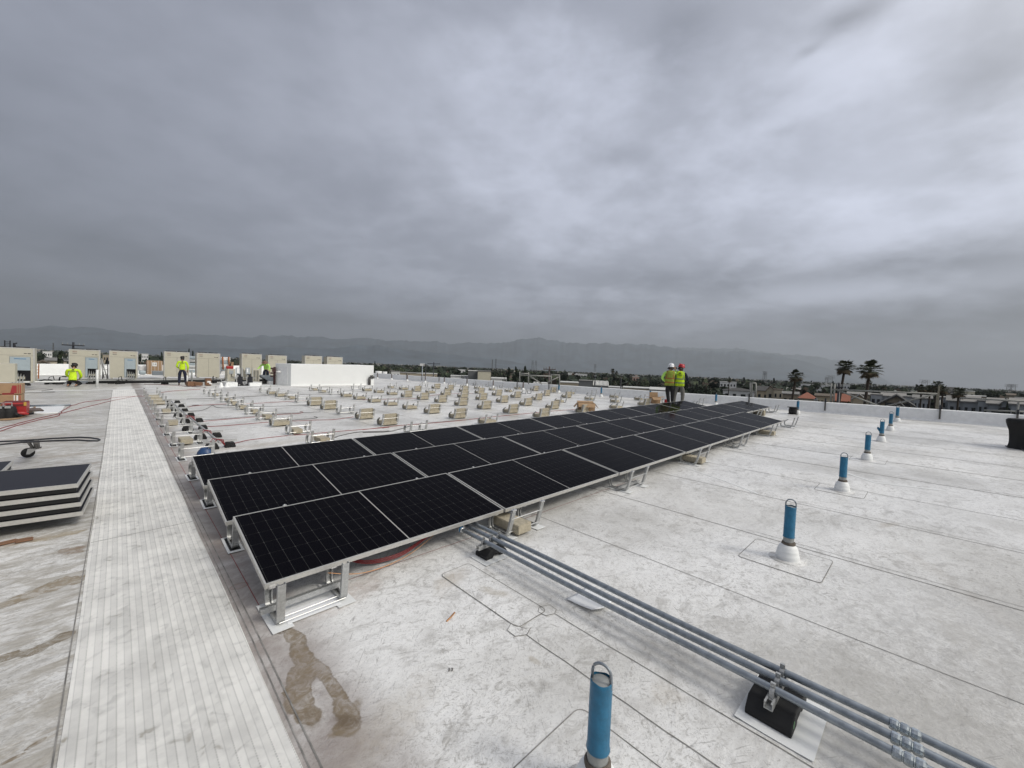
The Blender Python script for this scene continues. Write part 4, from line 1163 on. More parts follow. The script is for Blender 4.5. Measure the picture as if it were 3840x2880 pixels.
# ================================================================= PLANT ROW AT LEFT
YU = 34.0
def quad_box(bm, x0, x1, y0, y1, z0, z1, mi=0): return add_box(bm, ((x0 + x1) / 2, (y0 + y1) / 2, (z0 + z1) / 2), (x1 - x0, y1 - y0, z1 - z0), None, mi)
def vrf(pxl, pxr, pyt, label, opened, Y=YU, right_rim=False):
    a = atY(pxl, pyt, Y); b_ = atY(pxr, pyt, Y)
    xc = (a.x + b_.x) / 2; W = b_.x - a.x; top = (a.z + b_.z) / 2
    zb = top - 1.60
    t = thing('cooling_unit', label, 'cooling unit', (xc, Y, zb), 0, 'beige rooftop cooling units')
    D = .76; h = 1.60; W2 = W / 2
    bm = bmesh.new()
    if opened:
        ox0, ox1, oz1 = W2 * .02, W2 * .84, h * .74
        quad_box(bm, -W2, ox0, 0, D, 0, h); quad_box(bm, ox0, W2, 0, D, oz1, h); quad_box(bm, ox1, W2, 0, D, 0, oz1); quad_box(bm, ox0, ox1, .35, D, 0, oz1)
    else: quad_box(bm, -W2, W2, 0, D, 0, h)
    obj('cabinet', bm, M['tan'], t)
    bm = bmesh.new(); quad_box(bm, -W2 - .006, W2 + .006, -.006, D, h - .03, h + .012); quad_box(bm, W2 - .05, W2 + .004, -.008, .0, 0, h - .03); quad_box(bm, -W2 - .004, -W2 + .03, -.008, 0, 0, h - .03)
    obj('cabinet_trim', bm, M['alu'], t)
    bm = bmesh.new(); quad_box(bm, -W2 + .01, W2 - .03, -.004, .0, h * .775, h * .779)
    if not opened: quad_box(bm, -.004, .004, -.004, 0, .03, h * .775)
    obj('panel_gap', bm, M['ink'], t)
    bm = bmesh.new()
    quad_box(bm, -W2 + .14, -W2 + .32, -.004, 0, h * .93, h * .945, 0); quad_box(bm, -W2 + .14, -W2 + .32, -.004, 0, h * .905, h * .915, 0)
    quad_box(bm, -W2 + .14, -W2 + .32, -.004, 0, h * .855, h * .87, 1); quad_box(bm, W2 - .34, W2 - .25, -.004, 0, h * .83, h * .85, 1); quad_box(bm, W2 - .22, W2 - .12, -.004, 0, h * .825, h * .85, 1)
    obj('nameplate', bm, [M['inkred'], M['ink']], t)
    if opened:
        bm = bmesh.new(); quad_box(bm, ox0 + .01, ox1 - .01, -.012, -.004, h * .33, oz1 - .01); quad_box(bm, ox0 + .01, ox0 + .10, -.012, -.004, .05, h * .33)
        f_ = obj('cover_film', bm, M['film'], t)
        bm = bmesh.new(); quad_box(bm, ox0 + .14, ox1 - .14, -.018, -.0125, oz1 - .12, oz1 - .09); obj('tape', bm, M['bluetape'], f_)
        bm = bmesh.new(); quad_box(bm, ox0 + .005, ox1 - .005, .30, .348, .02, h * .42); obj('inner_panel', bm, M['dark'], t)
        bm = bmesh.new()
        for k in range(4): tube(bm, [(ox0 + .15 + .09 * k, .2, .45 - .05 * k), (ox0 + .16 + .09 * k, .02, .25), (ox0 + .12 + .1 * k, -.25, -.05), (ox0 + .15 + .1 * k, -.5, -.12)], .022, 8)
        obj('refrigerant_pipe', bm, M['pipegrey'], t)
        bm = bmesh.new(); add_box(bm, (ox0 + .30, .1, .16), (.34, .15, .12)); obj('valve_cover', bm, M['tan'], t)
    bm = bmesh.new()
    for x in (-W2 + .1, W2 - .1): add_box(bm, (x, D / 2, -.03), (.09, D, .06))
    obj('foot', bm, M['tan_dark'], t)
    bm = bmesh.new()
    for x in (-W2 * .45, W2 * .45): lathe(bm, [(.25, h + .012), (.27, h + .06), (.0, h + .065)], 18, 0, (x, D / 2, 0))
    obj('fan_guard', bm, M['dark'], t)
    return t
vrf(-70, 130, 1303, 'large beige cooling unit cut by the left edge, blue sheet over its lower right', True, 30.5)
vrf(258, 376, 1312, 'beige cooling unit with blue-taped cover sheet, behind the kneeling worker', True)
vrf(410, 518, 1317, 'beige cooling unit with cover sheet, right of the ladder and tools', True)
vrf(616, 711, 1320, 'closed beige cooling unit behind the standing worker', False)
vrf(738, 826, 1325, 'closed beige cooling unit right of the standing worker', False)
vrf(907, 982, 1328, 'closed beige cooling unit just left of the worker in the brimmed hat', False)
vrf(1006, 1076, 1333, 'closed beige cooling unit just right of the worker in the brimmed hat', False)
vrf(1144, 1208, 1335, 'beige cooling unit showing over the middle of the white block', False)
vrf(1227, 1285, 1339, 'rightmost beige cooling unit showing over the white block', False)
# beige cabinet in front of the first unit
def simple_box(name, pxl, pxr, pyt, pyb, Y, D, m, label, cat, group=None, rz=0, bev=.01):
    a = atY(pxl, pyb, Y); b_ = atY(pxr, pyt, Y)
    c = Vector(((a.x + b_.x) / 2, Y + D / 2, a.z)); bm = bmesh.new(); w_, h_ = b_.x - a.x, b_.z - a.z
    add_box(bm, (0, 0, h_ / 2), (w_, D, h_))
    o = bevel(obj(name, bm, m, None, c, (0, 0, rz)), bev); tag(o, label, cat, group)
    return o, w_, h_
t, w_, h_ = simple_box('equipment_cabinet', -60, 56, 1364, 1433, 27.5, .6, M['tan'], 'plain pale beige cabinet in front of the leftmost cooling unit', 'cabinet')
# steel dunnage rails
for i, (y, z, lb) in enumerate(((33.9, .20, 'front steel rail carrying the cooling units'), (34.6, .20, 'rear steel rail carrying the cooling units'))):
    t = thing('support_rail', lb, 'steel rail', on(0, y, 0))
    bm = bmesh.new(); a = on(-9, y, z); b_ = on(12.5, y, z)
    o0 = t.location
    add_box(bm, ((a + b_) / 2 - o0), ((b_ - a).length, .10, .12), Matrix.Rotation(-math.atan((b_.z - a.z) / (b_.x - a.x)), 3, 'Y'))
    obj('beam', bm, M['galv'], t)
    for k in range(11):
        x = -8.5 + 2.05 * k; bm = bmesh.new(); p = on(x, y, 0) - o0
        add_box(bm, (p.x, p.y, p.z + .075), (.28, .2, .15)); obj('foot', bm, M['black'], t)
def run(name, label, cat, pts, r_, m, group=None):
    bm = bmesh.new(); tube(bm, pts, r_, 8); return tag(obj(name, bm, m), label, cat, group)
run('white_pipe', 'thin white pipe lying across the front of the left units', 'pipe', [on(-9, 30.2, .32), on(-2.3, 30.6, .32), on(-1.9, 30.6, .33)], .035, M['whitebright'])
run('vent_pipe', 'short white upright pipe beside the kneeling worker', 'pipe', [on(-.80, 31.1, 0), on(-.80, 31.1, .92)], .055, M['white'])
run('vent_pipe', 'grey upright pipe right of the standing worker', 'pipe', [atY(719, 1434, 31.0), atY(719, 1390, 31.0)], .05, M['pipegrey'])
run('vent_pipe', 'thin pale pipe against the leg of the standing worker', 'pipe', [atY(702, 1436, 30.7), atY(702, 1408, 30.7)], .035, M['white'])
for i, (y, z) in enumerate(((32.2, .16), (32.5, .20), (32.9, .14))):
    run('insulated_pipe', f'{["near", "middle", "rear"][i]} of three black insulated pipes running below the cooling units', 'pipe', [on(-1.0 if i else .2, y, z), on(1.5, y - .05, z), on(4, y, z + .02), on(7.4, y, z)], .05, M['black'], 'black insulated pipes')
run('insulated_pipe', 'grey pipe running along the left units', 'pipe', [on(-8, 32.6, .22), on(-4, 32.5, .22), on(-1.2, 32.6, .20)], .045, M['galv_dull'])
# dark clutter: pipe offcuts and supports lying along the row
for i, (px, py, s) in enumerate(((95, 1446, .5), (190, 1441, .6), (340, 1440, .45), (450, 1440, .5), (618, 1441, .35), (800, 1436, .55), (845, 1440, .4))):
    p = at(px, py); t = thing('pipe_support', f'{ORD[i]} black rubber pipe support from the left along the cooling units', 'pipe support', p, .2 * i, 'black supports along the cooling units')
    obj('rubber_block', RB2, None, t, (0, 0, .002)).scale = (s * 2.2, 1.2, 1.6)
    bm = bmesh.new(); tube(bm, [(-s * .7, 0, .14), (-s * .2, .05, .20), (s * .3, -.02, .15), (s * .8, .03, .22)], .03, 8); tube(bm, [(-.1, 0, .14), (-.05, .02, .40), (.1, .05, .45), (.16, .06, .16)], .02, 6); obj('pipe_bend', bm, M['black'], t)
for pts, lb in ((((205, 1436), (190, 1425), (165, 1424), (140, 1431)), 'low arch of black hose left of the kneeling worker'), (((222, 1430), (224, 1415), (235, 1412), (250, 1413)), 'upright loop of black hose left of the kneeling worker')):
    run('hose', lb, 'hose', [atY(a, b_, 32.0) for a, b_ in pts], .03, M['black'])
# step ladder, planks, frames between units
def ladder(pxl, pxr, pyt, pyb, Y, m, label, lean=.5, rungs=6):
    a = atY(pxl, pyb, Y); b_ = atY(pxr, pyb, Y); tp = atY(pxl, pyt, Y)
    t = thing('ladder', label, 'ladder', a); w_ = b_.x - a.x; h_ = tp.z - a.z
    for s in (0, w_):
        bm = bmesh.new(); tube(bm, [(s, 0, 0), (s, lean, h_)], .03, 6); obj('stile', bm, m, t)
    for k in range(rungs):
        f = (k + 1) / (rungs + 1); bm = bmesh.new(); tube(bm, [(0, lean * f, h_ * f), (w_, lean * f, h_ * f)], .018, 6); obj('rung', bm, m, t)
ladder(132, 144, 1365, 1420, 37, M['orangetrim'], 'small orange step ladder right of the leftmost unit', .2, 4)
ladder(18, 38, 1276, 1304, 38, M['dark'], 'dark ladder top sticking up over the leftmost unit', 0, 4)
run('vent_pipe', 'dark bracketed pipe over the leftmost unit', 'pipe', [atY(54, 1305, 38), atY(54, 1287, 38), atY(64, 1287, 38)], .06, M['dark'])
ladder(385, 404, 1350, 1423, 36.5, M['dark'], 'dark folded ladder leaning between two open cooling units', .1, 3)
for i, (a, b_) in enumerate((((378, 1350), (390, 1416)), ((381, 1345), (402, 1420)))):
    run('timber_plank', f'{["pale", "grey"][i]} long bar leaning between two cooling units', 'bar', [atY(a[0], a[1], 36.2), atY(b_[0], b_[1], 35.4)], .03, M['alu'])
# stored goods behind the row
t, w_, h_ = simple_box('wrapped_carton', 551, 610, 1354, 1404, 40, 1.5, M['card'], 'large shrink-wrapped cardboard carton on a pallet between cooling units', 'carton')
bm = bmesh.new(); add_box(bm, (-.02 * w_, -.76, h_ * .74), (.26, .01, .28)); lab_ = obj('paper_label', bm, M['paper'], t)
def text(s, size, m, parent, loc, rot, name='lettering'):
    cu = bpy.data.curves.new(name, 'FONT'); cu.body = s; cu.size = size; cu.align_x = 'CENTER'; cu.align_y = 'CENTER'; cu.extrude = .002
    o = bpy.data.objects.new(name, cu); C.objects.link(o)
    dg = bpy.context.evaluated_depsgraph_get(); me = bpy.data.meshes.new_from_object(o.evaluated_get(dg)); bpy.data.objects.remove(o)
    me.materials.clear(); me.materials.append(m)
    o = bpy.data.objects.new(name, me); C.objects.link(o); o.parent = parent; o.location = loc; o.rotation_euler = rot; return o
text('14', .2, M['ink'], lab_, (-.02 * w_, -.769, h_ * .74), (PI / 2, 0, 0))
bm = bmesh.new()
for k in range(5): add_box(bm, ((k - 2) * w_ * .22, -.752, h_ / 2), (.015, .006, h_ * .98))
obj('strapping', bm, M['paper'], t)
simple_box('white_sack', 520, 551, 1371, 1392, 40.5, .9, M['paper'], 'white folded sacks left of the wrapped carton', 'sack', None, .05, .08)
simple_box('rubble_sack', 521, 548, 1390, 1405, 39.5, .8, M['film'], 'grey bagged rubble below the white sacks', 'sack', None, 0, .09)
simple_box('sheet_stack', 572, 616, 1392, 1407, 38.8, .8, M['galv_dull'], 'low stack of dark metal trays by the wrapped carton', 'stack')
for i in range(5):
    simple_box('metal_tray', 711, 739, 1336 + i * 13, 1345 + i * 13, 37.5 + .02 * i, .9, M['galv'] if i % 2 else M['film'], f'{["topmost", "second", "middle", "fourth", "lowest"][i]} metal tray of the pile between two closed units', 'metal tray', 'metal trays piled between units', 0, .02)
for i in range(5):
    simple_box('white_box', 828, 864, 1340 + i * 13, 1351 + i * 13, 38 + .015 * i, .9, M['paper'] if i % 2 == 0 else M['film'], f'{["topmost", "second", "middle", "fourth", "lowest"][i]} white box in the strapped pile right of the closed units', 'box', 'white boxes strapped in a pile', 0, .02)
for i, x in enumerate((836, 859)):
    run('ratchet_strap', f'{["left", "right"][i]} orange strap round the pile of white boxes', 'strap', [atY(x - 1, 1338, 37.9), atY(x, 1362, 37.88), atY(x + 1, 1386, 37.88)], .05, M['orangetrim'])
simple_box('carton', 864, 876, 1358, 1376, 36.5, .4, M['card'], 'small upright carton behind the red-topped unit', 'carton')
# small condensers on white curbs
def condenser(pxl, pxr, pyt, pyb, Y, label, grille):
    o, w_, h_ = simple_box('condenser', pxl, pxr, pyt, pyb, Y, .34 if grille else .8, M['tan'], label, 'condenser', None, 0, .015)
    if grille:
        bm = bmesh.new(); D = .17
        for cxx in (-w_ * .22, w_ * .22):
            for k in range(10): add_box(bm, (cxx, -D - .003, h_ * (.08 + .085 * k)), (w_ * .34, .006, h_ * .05))
        obj('grille', bm, M['dark'], o)
    else:
        bm = bmesh.new(); add_box(bm, (0, -.405, h_ * .75), (.22, .02, .22)); obj('service_box', bm, M['greybox'], o)
        bm = bmesh.new(); tube(bm, [(0, -.43, h_ * .62), (.02, -.46, h_ * .4), (.3, -.5, h_ * .30), (.6, -.5, h_ * .35)], .02, 8); obj('whip', bm, M['dark'], o)
condenser(947, 973, 1384, 1430, 30.6, 'slim beige condenser with slatted grille on a white curb', True)
condenser(852, 882, 1384, 1431, 30.4, 'beige condenser with red tool on top and grey cable', False)
condenser(914, 927, 1385, 1425, 31.4, 'narrow beige condenser edge between the grey disconnect boxes', True)
simple_box('white_curb', 936, 982, 1436, 1449, 29.0, 1.6, M['whitebright'], 'low white curb under the slatted condenser', 'curb', None, 0, .02)
simple_box('white_curb', 848, 892, 1434, 1450, 29.2, 1.6, M['whitebright'], 'low white curb under the condenser with the red tool', 'curb', None, 0, .02)
o = simple_box('power_tool', 850, 876, 1373, 1383, 30.5, .3, M['red'], 'dark red power tool lying on top of a condenser', 'tool', None, 0, .03)[0]
bm = bmesh.new(); tube(bm, [(.0, 0, .15), (.05, .0, .32), (.12, 0, .40)], .035, 8); obj('handle', bm, M['dark'], o)
# strut frames with disconnect boxes
for i, (xa, xb, lb) in enumerate(((887, 908, 'left strut frame with grey electrical box among the condensers'), (925, 946, 'right strut frame with grey electrical box among the condensers'))):
    Y = 29.4; a = atY(xa, 1448, Y); b_ = atY(xb, 1448, Y); tz = atY(xa, 1378, Y).z
    t = thing('strut_frame', lb, 'electrical stand', a, 0, 'strut stands with electrical boxes')
    W = b_.x - a.x; h_ = tz - a.z
    for x in (0, W):
        bm = bmesh.new(); add_box(bm, (x, 0, h_ / 2 + .04), (.04, .04, h_ - .08)); obj('upright', bm, M['galv'], t)
        bm = bmesh.new(); lathe(bm, [(.16, 0), (.14, .05), (.05, .12), (0, .13)], 10, 0, (x, 0, 0)); obj('rubber_foot', bm, M['black'], t)
    bm = bmesh.new(); add_box(bm, (W / 2, -.03, h_ * .45), (W * 2.1, .04, .04)); obj('crossbar', bm, M['galv'], t)
    bm = bmesh.new(); add_box(bm, (W * (.15 if i == 0 else .1), -.09, h_ * .82), (W * .75, .12, h_ * .34)); e = obj('electrical_box', bm, M['greybox'], t)
    bm = bmesh.new(); add_box(bm, (W * (.15 if i == 0 else .0), -.153, h_ * .84), (W * .45 if i == 0 else W * .25, .004, h_ * .26 if i == 0 else h_ * .2)); obj('paper_label', bm, M['paper'], e)
    bm = bmesh.new()
    for k in range(4): tube(bm, [(W * .1 * k + .1, -.05, h_ * .68), (W * .12 * k + .1, -.06, h_ * .4), (W * .3 + .08 * k, -.05, .1)], .018, 6)
    obj('flexible_conduit', bm, M['dark'], t)
    bm = bmesh.new(); add_box(bm, (W * .6, .1, h_ * .3), (W * .9, .3, h_ * .42)); add_box(bm, (W * .35, .12, h_ * .72), (W * .5, .2, h_ * .3)); obj('pump', bm, M['dark'], t)
# grey sloped sheet box on a white curb
a = atY(975, 1407, 31.0); b_ = atY(1030, 1407, 31.0); z0 = atY(1000, 1431, 31.0).z
bm = bmesh.new(); pts = [(a.x, a.z), (b_.x, a.z), (b_.x, z0), (b_.x - (b_.x - a.x) * .46, z0 + .05)]
A_ = [bm.verts.new((x, 31.0, z)) for x, z in pts]; B_ = [bm.verts.new((x, 32.0, z)) for x, z in pts]
bm.faces.new(A_); bm.faces.new(B_[::-1])
for k in range(4): bm.faces.new((A_[k], A_[k - 1], B_[k - 1], B_[k]))
tag(obj('duct_hood', bm, M['galv_dull']), 'grey sheet-metal hood with sloping underside left of the white block', 'duct hood')
simple_box('white_curb', 1008, 1031, 1431, 1443, 30.6, 1.2, M['whitebright'], 'low white curb under the grey sheet-metal hood', 'curb', None, 0, .02)
simple_box('rubber_mat_roll', 990, 1008, 1420, 1442, 31.1, .5, M['black'], 'dark box under the sloping metal hood', 'box')
# long white block
a = Vector((7.92, 28.47)); b_ = Vector((13.02, 27.62)); d = (b_ - a).normalized(); nn = Vector((-d.y, d.x))
th_ = math.atan2(d.y, d.x); Lb = (b_ - a).length
t = thing('roof_hatch_block', 'long windowless white block standing on the roof', 'roof block', (a.x, a.y, gz(a.x, a.y)), th_)
sl = gz(b_.x, b_.y) - gz(a.x, a.y)
bm = bmesh.new(); n = 16; dep = 1.32; SH = -.758
fr = []
for k in range(n + 1):
    x = Lb * k / n; zz = sl * k / n
    tz = 1.39 + sl * .82 * k / n + .006 * noise.noise(Vector((k * .8, 0, 0)))
    fr.append([bm.verts.new(v_) for v_ in ((x, -.06, zz - .05), (x, -.012, zz + .05), (x, 0, zz + .12), (x, 0, tz - .03), (x, .03, tz), (x + SH, dep, tz), (x + SH, dep, zz - .05))])
for A_, B_ in zip(fr, fr[1:]):
    for j in range(6): f = bm.faces.new((A_[j], A_[j + 1], B_[j + 1], B_[j]))
for rg in (fr[0], fr[-1]): bm.faces.new(rg)
obj('body', bm, M['whitebright'], t)
bm = bmesh.new(); add_box(bm, (-.40, .68, .66), (.02, .95, 1.08), Matrix.Rotation(math.atan2(.758, 1.32), 3, 'Z')); obj('side_panel', bm, M['parapet'], t)
bm = bmesh.new(); tube(bm, [(Lb - .28, -.10, sl), (Lb - .28, -.10, sl + .42), (Lb - .27, -.10, sl + .50), (Lb - .22, -.12, sl + .58), (Lb - .13, -.14, sl + .60), (Lb - .06, -.15, sl + .54), (Lb - .05, -.15, sl + .46)], [.11, .11, .10, .10, .10, .10, .10], 12); obj('gooseneck', bm, M['darkmid'], t)
bm = bmesh.new(); add_box(bm, (Lb - .12, -.12, sl + .2), (.22, .16, .42)); obj('pipe_chase', bm, M['whitebright'], t)
bm = bmesh.new(); tube(bm, [(-.82, 1.2, 0), (-.82, 1.2, 1.15)], .07, 8)
for z in (.55, .75, 1.05): tube(bm, [(-1.05, 1.1, z), (-.78, 1.15, z)], .05, 8)
add_box(bm, (-.86, 1.12, .95), (.2, .14, .24)); obj('valve_assembly', bm, mat('oxide_red', (.045, .014, .014), .6), t)
bm = bmesh.new(); tube(bm, [(-.50, .86, .85), (-.75, .82, .86)], [.09, .02], 10); obj('spout', bm, M['paper'], t)
# brown cartons on the flashing
simple_box('carton', 702, 735, 1432, 1448, 29.6, .5, M['carddark'], 'flattened brown carton on the roof right of the standing worker', 'carton', None, .1)
simple_box('carton', 736, 760, 1434, 1447, 29.5, .4, M['carddark'], 'open brown carton with a bent flap, second right of the standing worker', 'carton', None, -.3)
o, w_, h_ = simple_box('carton', 771, 793, 1420, 1446, 30.0, .4, M['carddark'], 'upright brown carton with two white labels', 'carton')
bm = bmesh.new(); add_box(bm, (.02, -.205, h_ * .55), (.17, .006, .1)); add_box(bm, (.1, -.205, h_ * .3), (.15, .006, .08), Matrix.Rotation(.3, 3, 'Y')); obj('paper_label', bm, M['paper'], o)
# white cones (flashed vents)
for (px, py), lb in zip(((829, 1452), (851, 1452)), ('left', 'right')):
    p = at(px, py); t = thing('flashed_vent', f'{lb} of two white cone-shaped vents near the condensers', 'roof vent', p, 0, 'white cone vents')
    bm = bmesh.new(); lathe(bm, [(.16, 0), (.10, .1), (.05, .26), (.04, .28)], 16); obj('boot', bm, M['whitebright'], t)
    bm = bmesh.new(); tube(bm, [(0, 0, .27), (0, 0, .5)], .02, 8); obj('pipe', bm, M['pipegrey'], t)
# beyond the parapet near the block: white vehicle-like units far behind
# ---- boxes and tools at the left edge
a = atY(0, 1512, 18.9); b_ = atY(82, 1440, 18.9)
for i, (zt, zb, lb) in enumerate(((1440, 1479, 'upper printed cardboard box with red panel, left edge'), (1480, 1514, 'middle printed cardboard box with red stripes, left edge'), (1515, 1545, 'lowest cardboard box of the pile, half hidden behind the red crate'))):
    o, w_, h_ = simple_box('printed_carton', -60, 82 - i, zt, zb, 18.9, .55, M['card'], lb, 'carton', 'printed cardboard boxes at the left edge', 0, .008)
    bm = bmesh.new()
    q = [(.18, .10), (.36, .10), (.36, .85), (.24, .85)] if i == 0 else [(-.36, .05), (-.26, .05), (-.14, .8), (-.3, .8)]
    vs_ = [bm.verts.new((w_ * x, -.279, h_ * z)) for x, z in q]; bm.faces.new(vs_); ve = bmesh.ops.extrude_face_region(bm, geom=bm.faces[:]); bmesh.ops.translate(bm, vec=(0, .003, 0), verts=[v_ for v_ in ve['geom'] if isinstance(v_, bmesh.types.BMVert)])
    for xx in (.40, .455): add_box(bm, (w_ * xx, -.2765, h_ * .5), (w_ * .025, .004, h_ * .86))
    obj('print', bm, M['redprint'], o)
    if i == 1:
        bm = bmesh.new(); add_box(bm, (w_ * .38, -.2775, h_ * .5), (w_ * .05, .004, h_ * .86)); add_box(bm, (w_ * .30, -.2775, h_ * .5), (w_ * .03, .004, h_ * .86)); obj('print', bm, M['paper'], o)
bm = bmesh.new(); add_box(bm, (0, 0, .0), (.22, .04, .05)); tag(obj('tape_gun', bm, M['darkred'], None, atY(31, 1477, 18.55)), 'dark red tape tab between the upper printed boxes', 'tape')
o, w_, h_ = simple_box('tool_crate', 5, 99, 1510, 1556, 17.3, .6, M['red'], 'open red plastic tool crate at the left edge', 'tool crate', None, 0, .02)
bm = bmesh.new(); add_box(bm, (0, 0, h_ + .004), (w_ * .96, .55, .02)); add_box(bm, (w_ * .1, -.303, h_ * .8), (w_ * .78, .012, h_ * .18)); obj('lid_rim', bm, mat('dark_red_rim', (.13, .01, .012), .5), o)
bm = bmesh.new(); add_box(bm, (w_ * .45, -.31, h_ * .9), (.05, .03, .10)); obj('latch', bm, mat('yellow_latch', (.5, .3, .05), .5), o)
for i, (px, py, s) in enumerate(((33, 1571, 1.0), (0, 1573, 1.1))):
    t = thing('battery_drill', ['black drill case with pale clasp before the red crate', 'black bag cut by the left edge before the red crate'][i], 'tool case', at(px, py))
    bm = bmesh.new(); lathe(bm, [(.15, 0), (.15, .2), (.13, .32), (.05, .36), (0, .36)], 8); obj('case', bm, M['black'], t)
    bm = bmesh.new(); tube(bm, [(-.06, -.06, .34), (-.06, -.05, .44), (.06, -.05, .44), (.06, -.06, .34)], .012, 6); add_box(bm, (0, -.14, .33), (.1, .03, .06)); obj('clasp', bm, M['pipegrey'], t)
for i, (px, py) in enumerate(((66, 1560), (82, 1555), (52, 1562))):
    t = thing('power_tool', ['red and black drill lying before the crate', 'red grinder lying at the corner of the crate', 'small black driver beside the drill case'][i], 'power tool', at(px, py, .06), i * 1.1)
    bm = bmesh.new(); tube(bm, [(-.16, 0, .05), (-.05, 0, .07), (.1, 0, .07), (.2, 0, .05)], [.03, .055, .05, .02], 8); obj('body', bm, M['red'] if i < 2 else M['black'], t)
    bm = bmesh.new(); tube(bm, [(0, 0, .06), (.02, -.12, .03)], .035, 8); add_box(bm, (.03, -.16, .03), (.12, .08, .06)); obj('handle', bm, M['black'], t)
# cardboard sheet under the tools
bm = bmesh.new(); pl = [at(-30, 1580), at(40, 1577), at(75, 1572), at(112, 1556), at(134, 1543), at(134, 1538), at(100, 1545), at(-30, 1548)]
vs_ = [bm.verts.new(p + Vector((0, 0, .012 + (.10 if i in (4, 5) else 0)))) for i, p in enumerate(pl)]; bm.faces.new(vs_)
o = obj('cardboard_sheet', bm, M['card']); m_ = o.modifiers.new('t', 'SOLIDIFY'); m_.thickness = .02; tag(o, 'brown cardboard sheet with curled corner under the red crate', 'cardboard sheet')
t = thing('glove', 'dark rolled glove on the curled corner of the cardboard sheet', 'glove', at(128, 1540, .12), .6); bm = bmesh.new(); tube(bm, [(-.2, 0, 0), (-.05, 0, .03), (.12, .0, .02), (.2, 0, -.02)], [.03, .06, .05, .02], 8); obj('cloth', bm, M['rust'], t)
# grey board and white sheet beyond
bm = bmesh.new(); pl = [at(100, 1525), at(245, 1520), at(232, 1540), at(215, 1549), at(134, 1552)]
bm.faces.new([bm.verts.new(p + Vector((0, 0, .006))) for p in pl]); tag(obj('sheet_offcut', bm, M['flagsheet']), 'pale membrane offcut lying beyond the red crate', 'sheet')
run('steel_bar', 'grey steel bar lying along the pale offcut', 'bar', [at(98, 1523, .03), at(265, 1519, .03)], .035, M['galv_dull'])
run('white_strip', 'thin white strip on the roof right of the cardboard', 'strip', [at(134, 1552, .02), at(217, 1548, .02)], .018, M['whitebright'])
# cardboard scrap at lower left
for i, (px, py, wd, dp, rz) in enumerate(((92, 2030, .11, .07, .05), (25, 2040, .15, .06, .35))):
    bm = bmesh.new(); add_box(bm, (0, 0, .012), (wd, dp, .012)); add_box(bm, (0, dp * .5, .014), (wd * .9, .012, .016), Matrix.Rotation(.5, 3, 'X'))
    bevel(tag(obj('cardboard_scrap', bm, M['carddark'], None, at(px, py), (0, 0, rz)), ['flat brown cardboard scrap at the lower left', 'curled brown cardboard scrap against the left edge'][i], 'cardboard'), .003)
bm = bmesh.new(); tube(bm, [at(1675, 2330, .004), at(1690, 2315, .008), at(1705, 2297, .004)], .006, 5); tag(obj('leaf', bm, M['copper']), 'tiny orange-brown strip lying near the big membrane patch', 'litter')
# "33" pencilled on the membrane
text('33', .034, M['pencil'], roof, on(*at(1690, 2514).xy, .005), (0, 0, R(-38)))

# ---- stack of spare panels on a cart
HS = .45
A_ = at(344, 1737, HS); B_ = at(293, 1813, HS); Bv = A_ - B_; wid = Bv.length; angs = math.atan2(Bv.y, Bv.x) - PI / 2
def spare_frame(wid, th):
    bm = bmesh.new(); L2 = PLEN
    for y in (.006, wid - .006): add_box(bm, (-L2 / 2, y, -th / 2), (L2, .012, th))
    for x in (-.006, -L2 + .006): add_box(bm, (x, wid / 2, -th / 2), (.012, wid - .024, th - .001))
    return mesh('frame', bm, M['alu'])
def spare_glass(wid, th):
    bm = bmesh.new(); add_box(bm, (-PLEN / 2, wid / 2, -.005), (PLEN - .024, wid - .024, .005)); return mesh('glass', bm, M['glass_pale'])
def spare_gap(wid, th):
    bm = bmesh.new(); add_box(bm, (-PLEN / 2, wid / 2, -th - .02), (PLEN - .03, wid - .03, .052)); return mesh('gap_shade', bm, M['black'])  # inset black slab, stands for the spacers and the shade between panels
TH = .043; GAP = .055
fm, gm, sm = spare_frame(wid, TH), spare_glass(wid, TH), spare_gap(wid, TH)
for k in range(4):
    lb = ['top panel of the flat stack at the left edge', 'second panel down in the stack at the left edge', 'third panel down in the stack at the left edge', 'bottom panel of the stack at the left edge'][k]
    t = thing('spare_panel', lb, 'solar panel', B_ + Vector((.012 * k, -.012 * k, -(TH + GAP) * k)), angs + .004 * k, 'spare panels stacked at left')
    obj('frame', fm, None, t); obj('glass', gm, None, t); 
    if k < 3: obj('gap_shade', sm, None, t)
# second stack behind
A2 = at(50, 1727, .42); B2 = at(2, 1772, .42); an2 = math.atan2((A2 - B2).y, (A2 - B2).x) - PI / 2; w2 = 1.05
dr = (A2 - B2).normalized(); org = A2 - dr * w2
fm2, gm2, sm2 = spare_frame(w2, TH), spare_glass(w2, TH), spare_gap(w2, TH)
for k in range(2):
    t = thing('spare_panel', ['top panel of the farther stack peeking in at the left edge', 'lower panel of the farther stack at the left edge'][k], 'solar panel', org + Vector((0, 0, -(TH + GAP) * k)), an2, 'spare panels in the farther stack')
    obj('frame', fm2, None, t); obj('glass', gm2, None, t)
    if k < 1: obj('gap_shade', sm2, None, t)
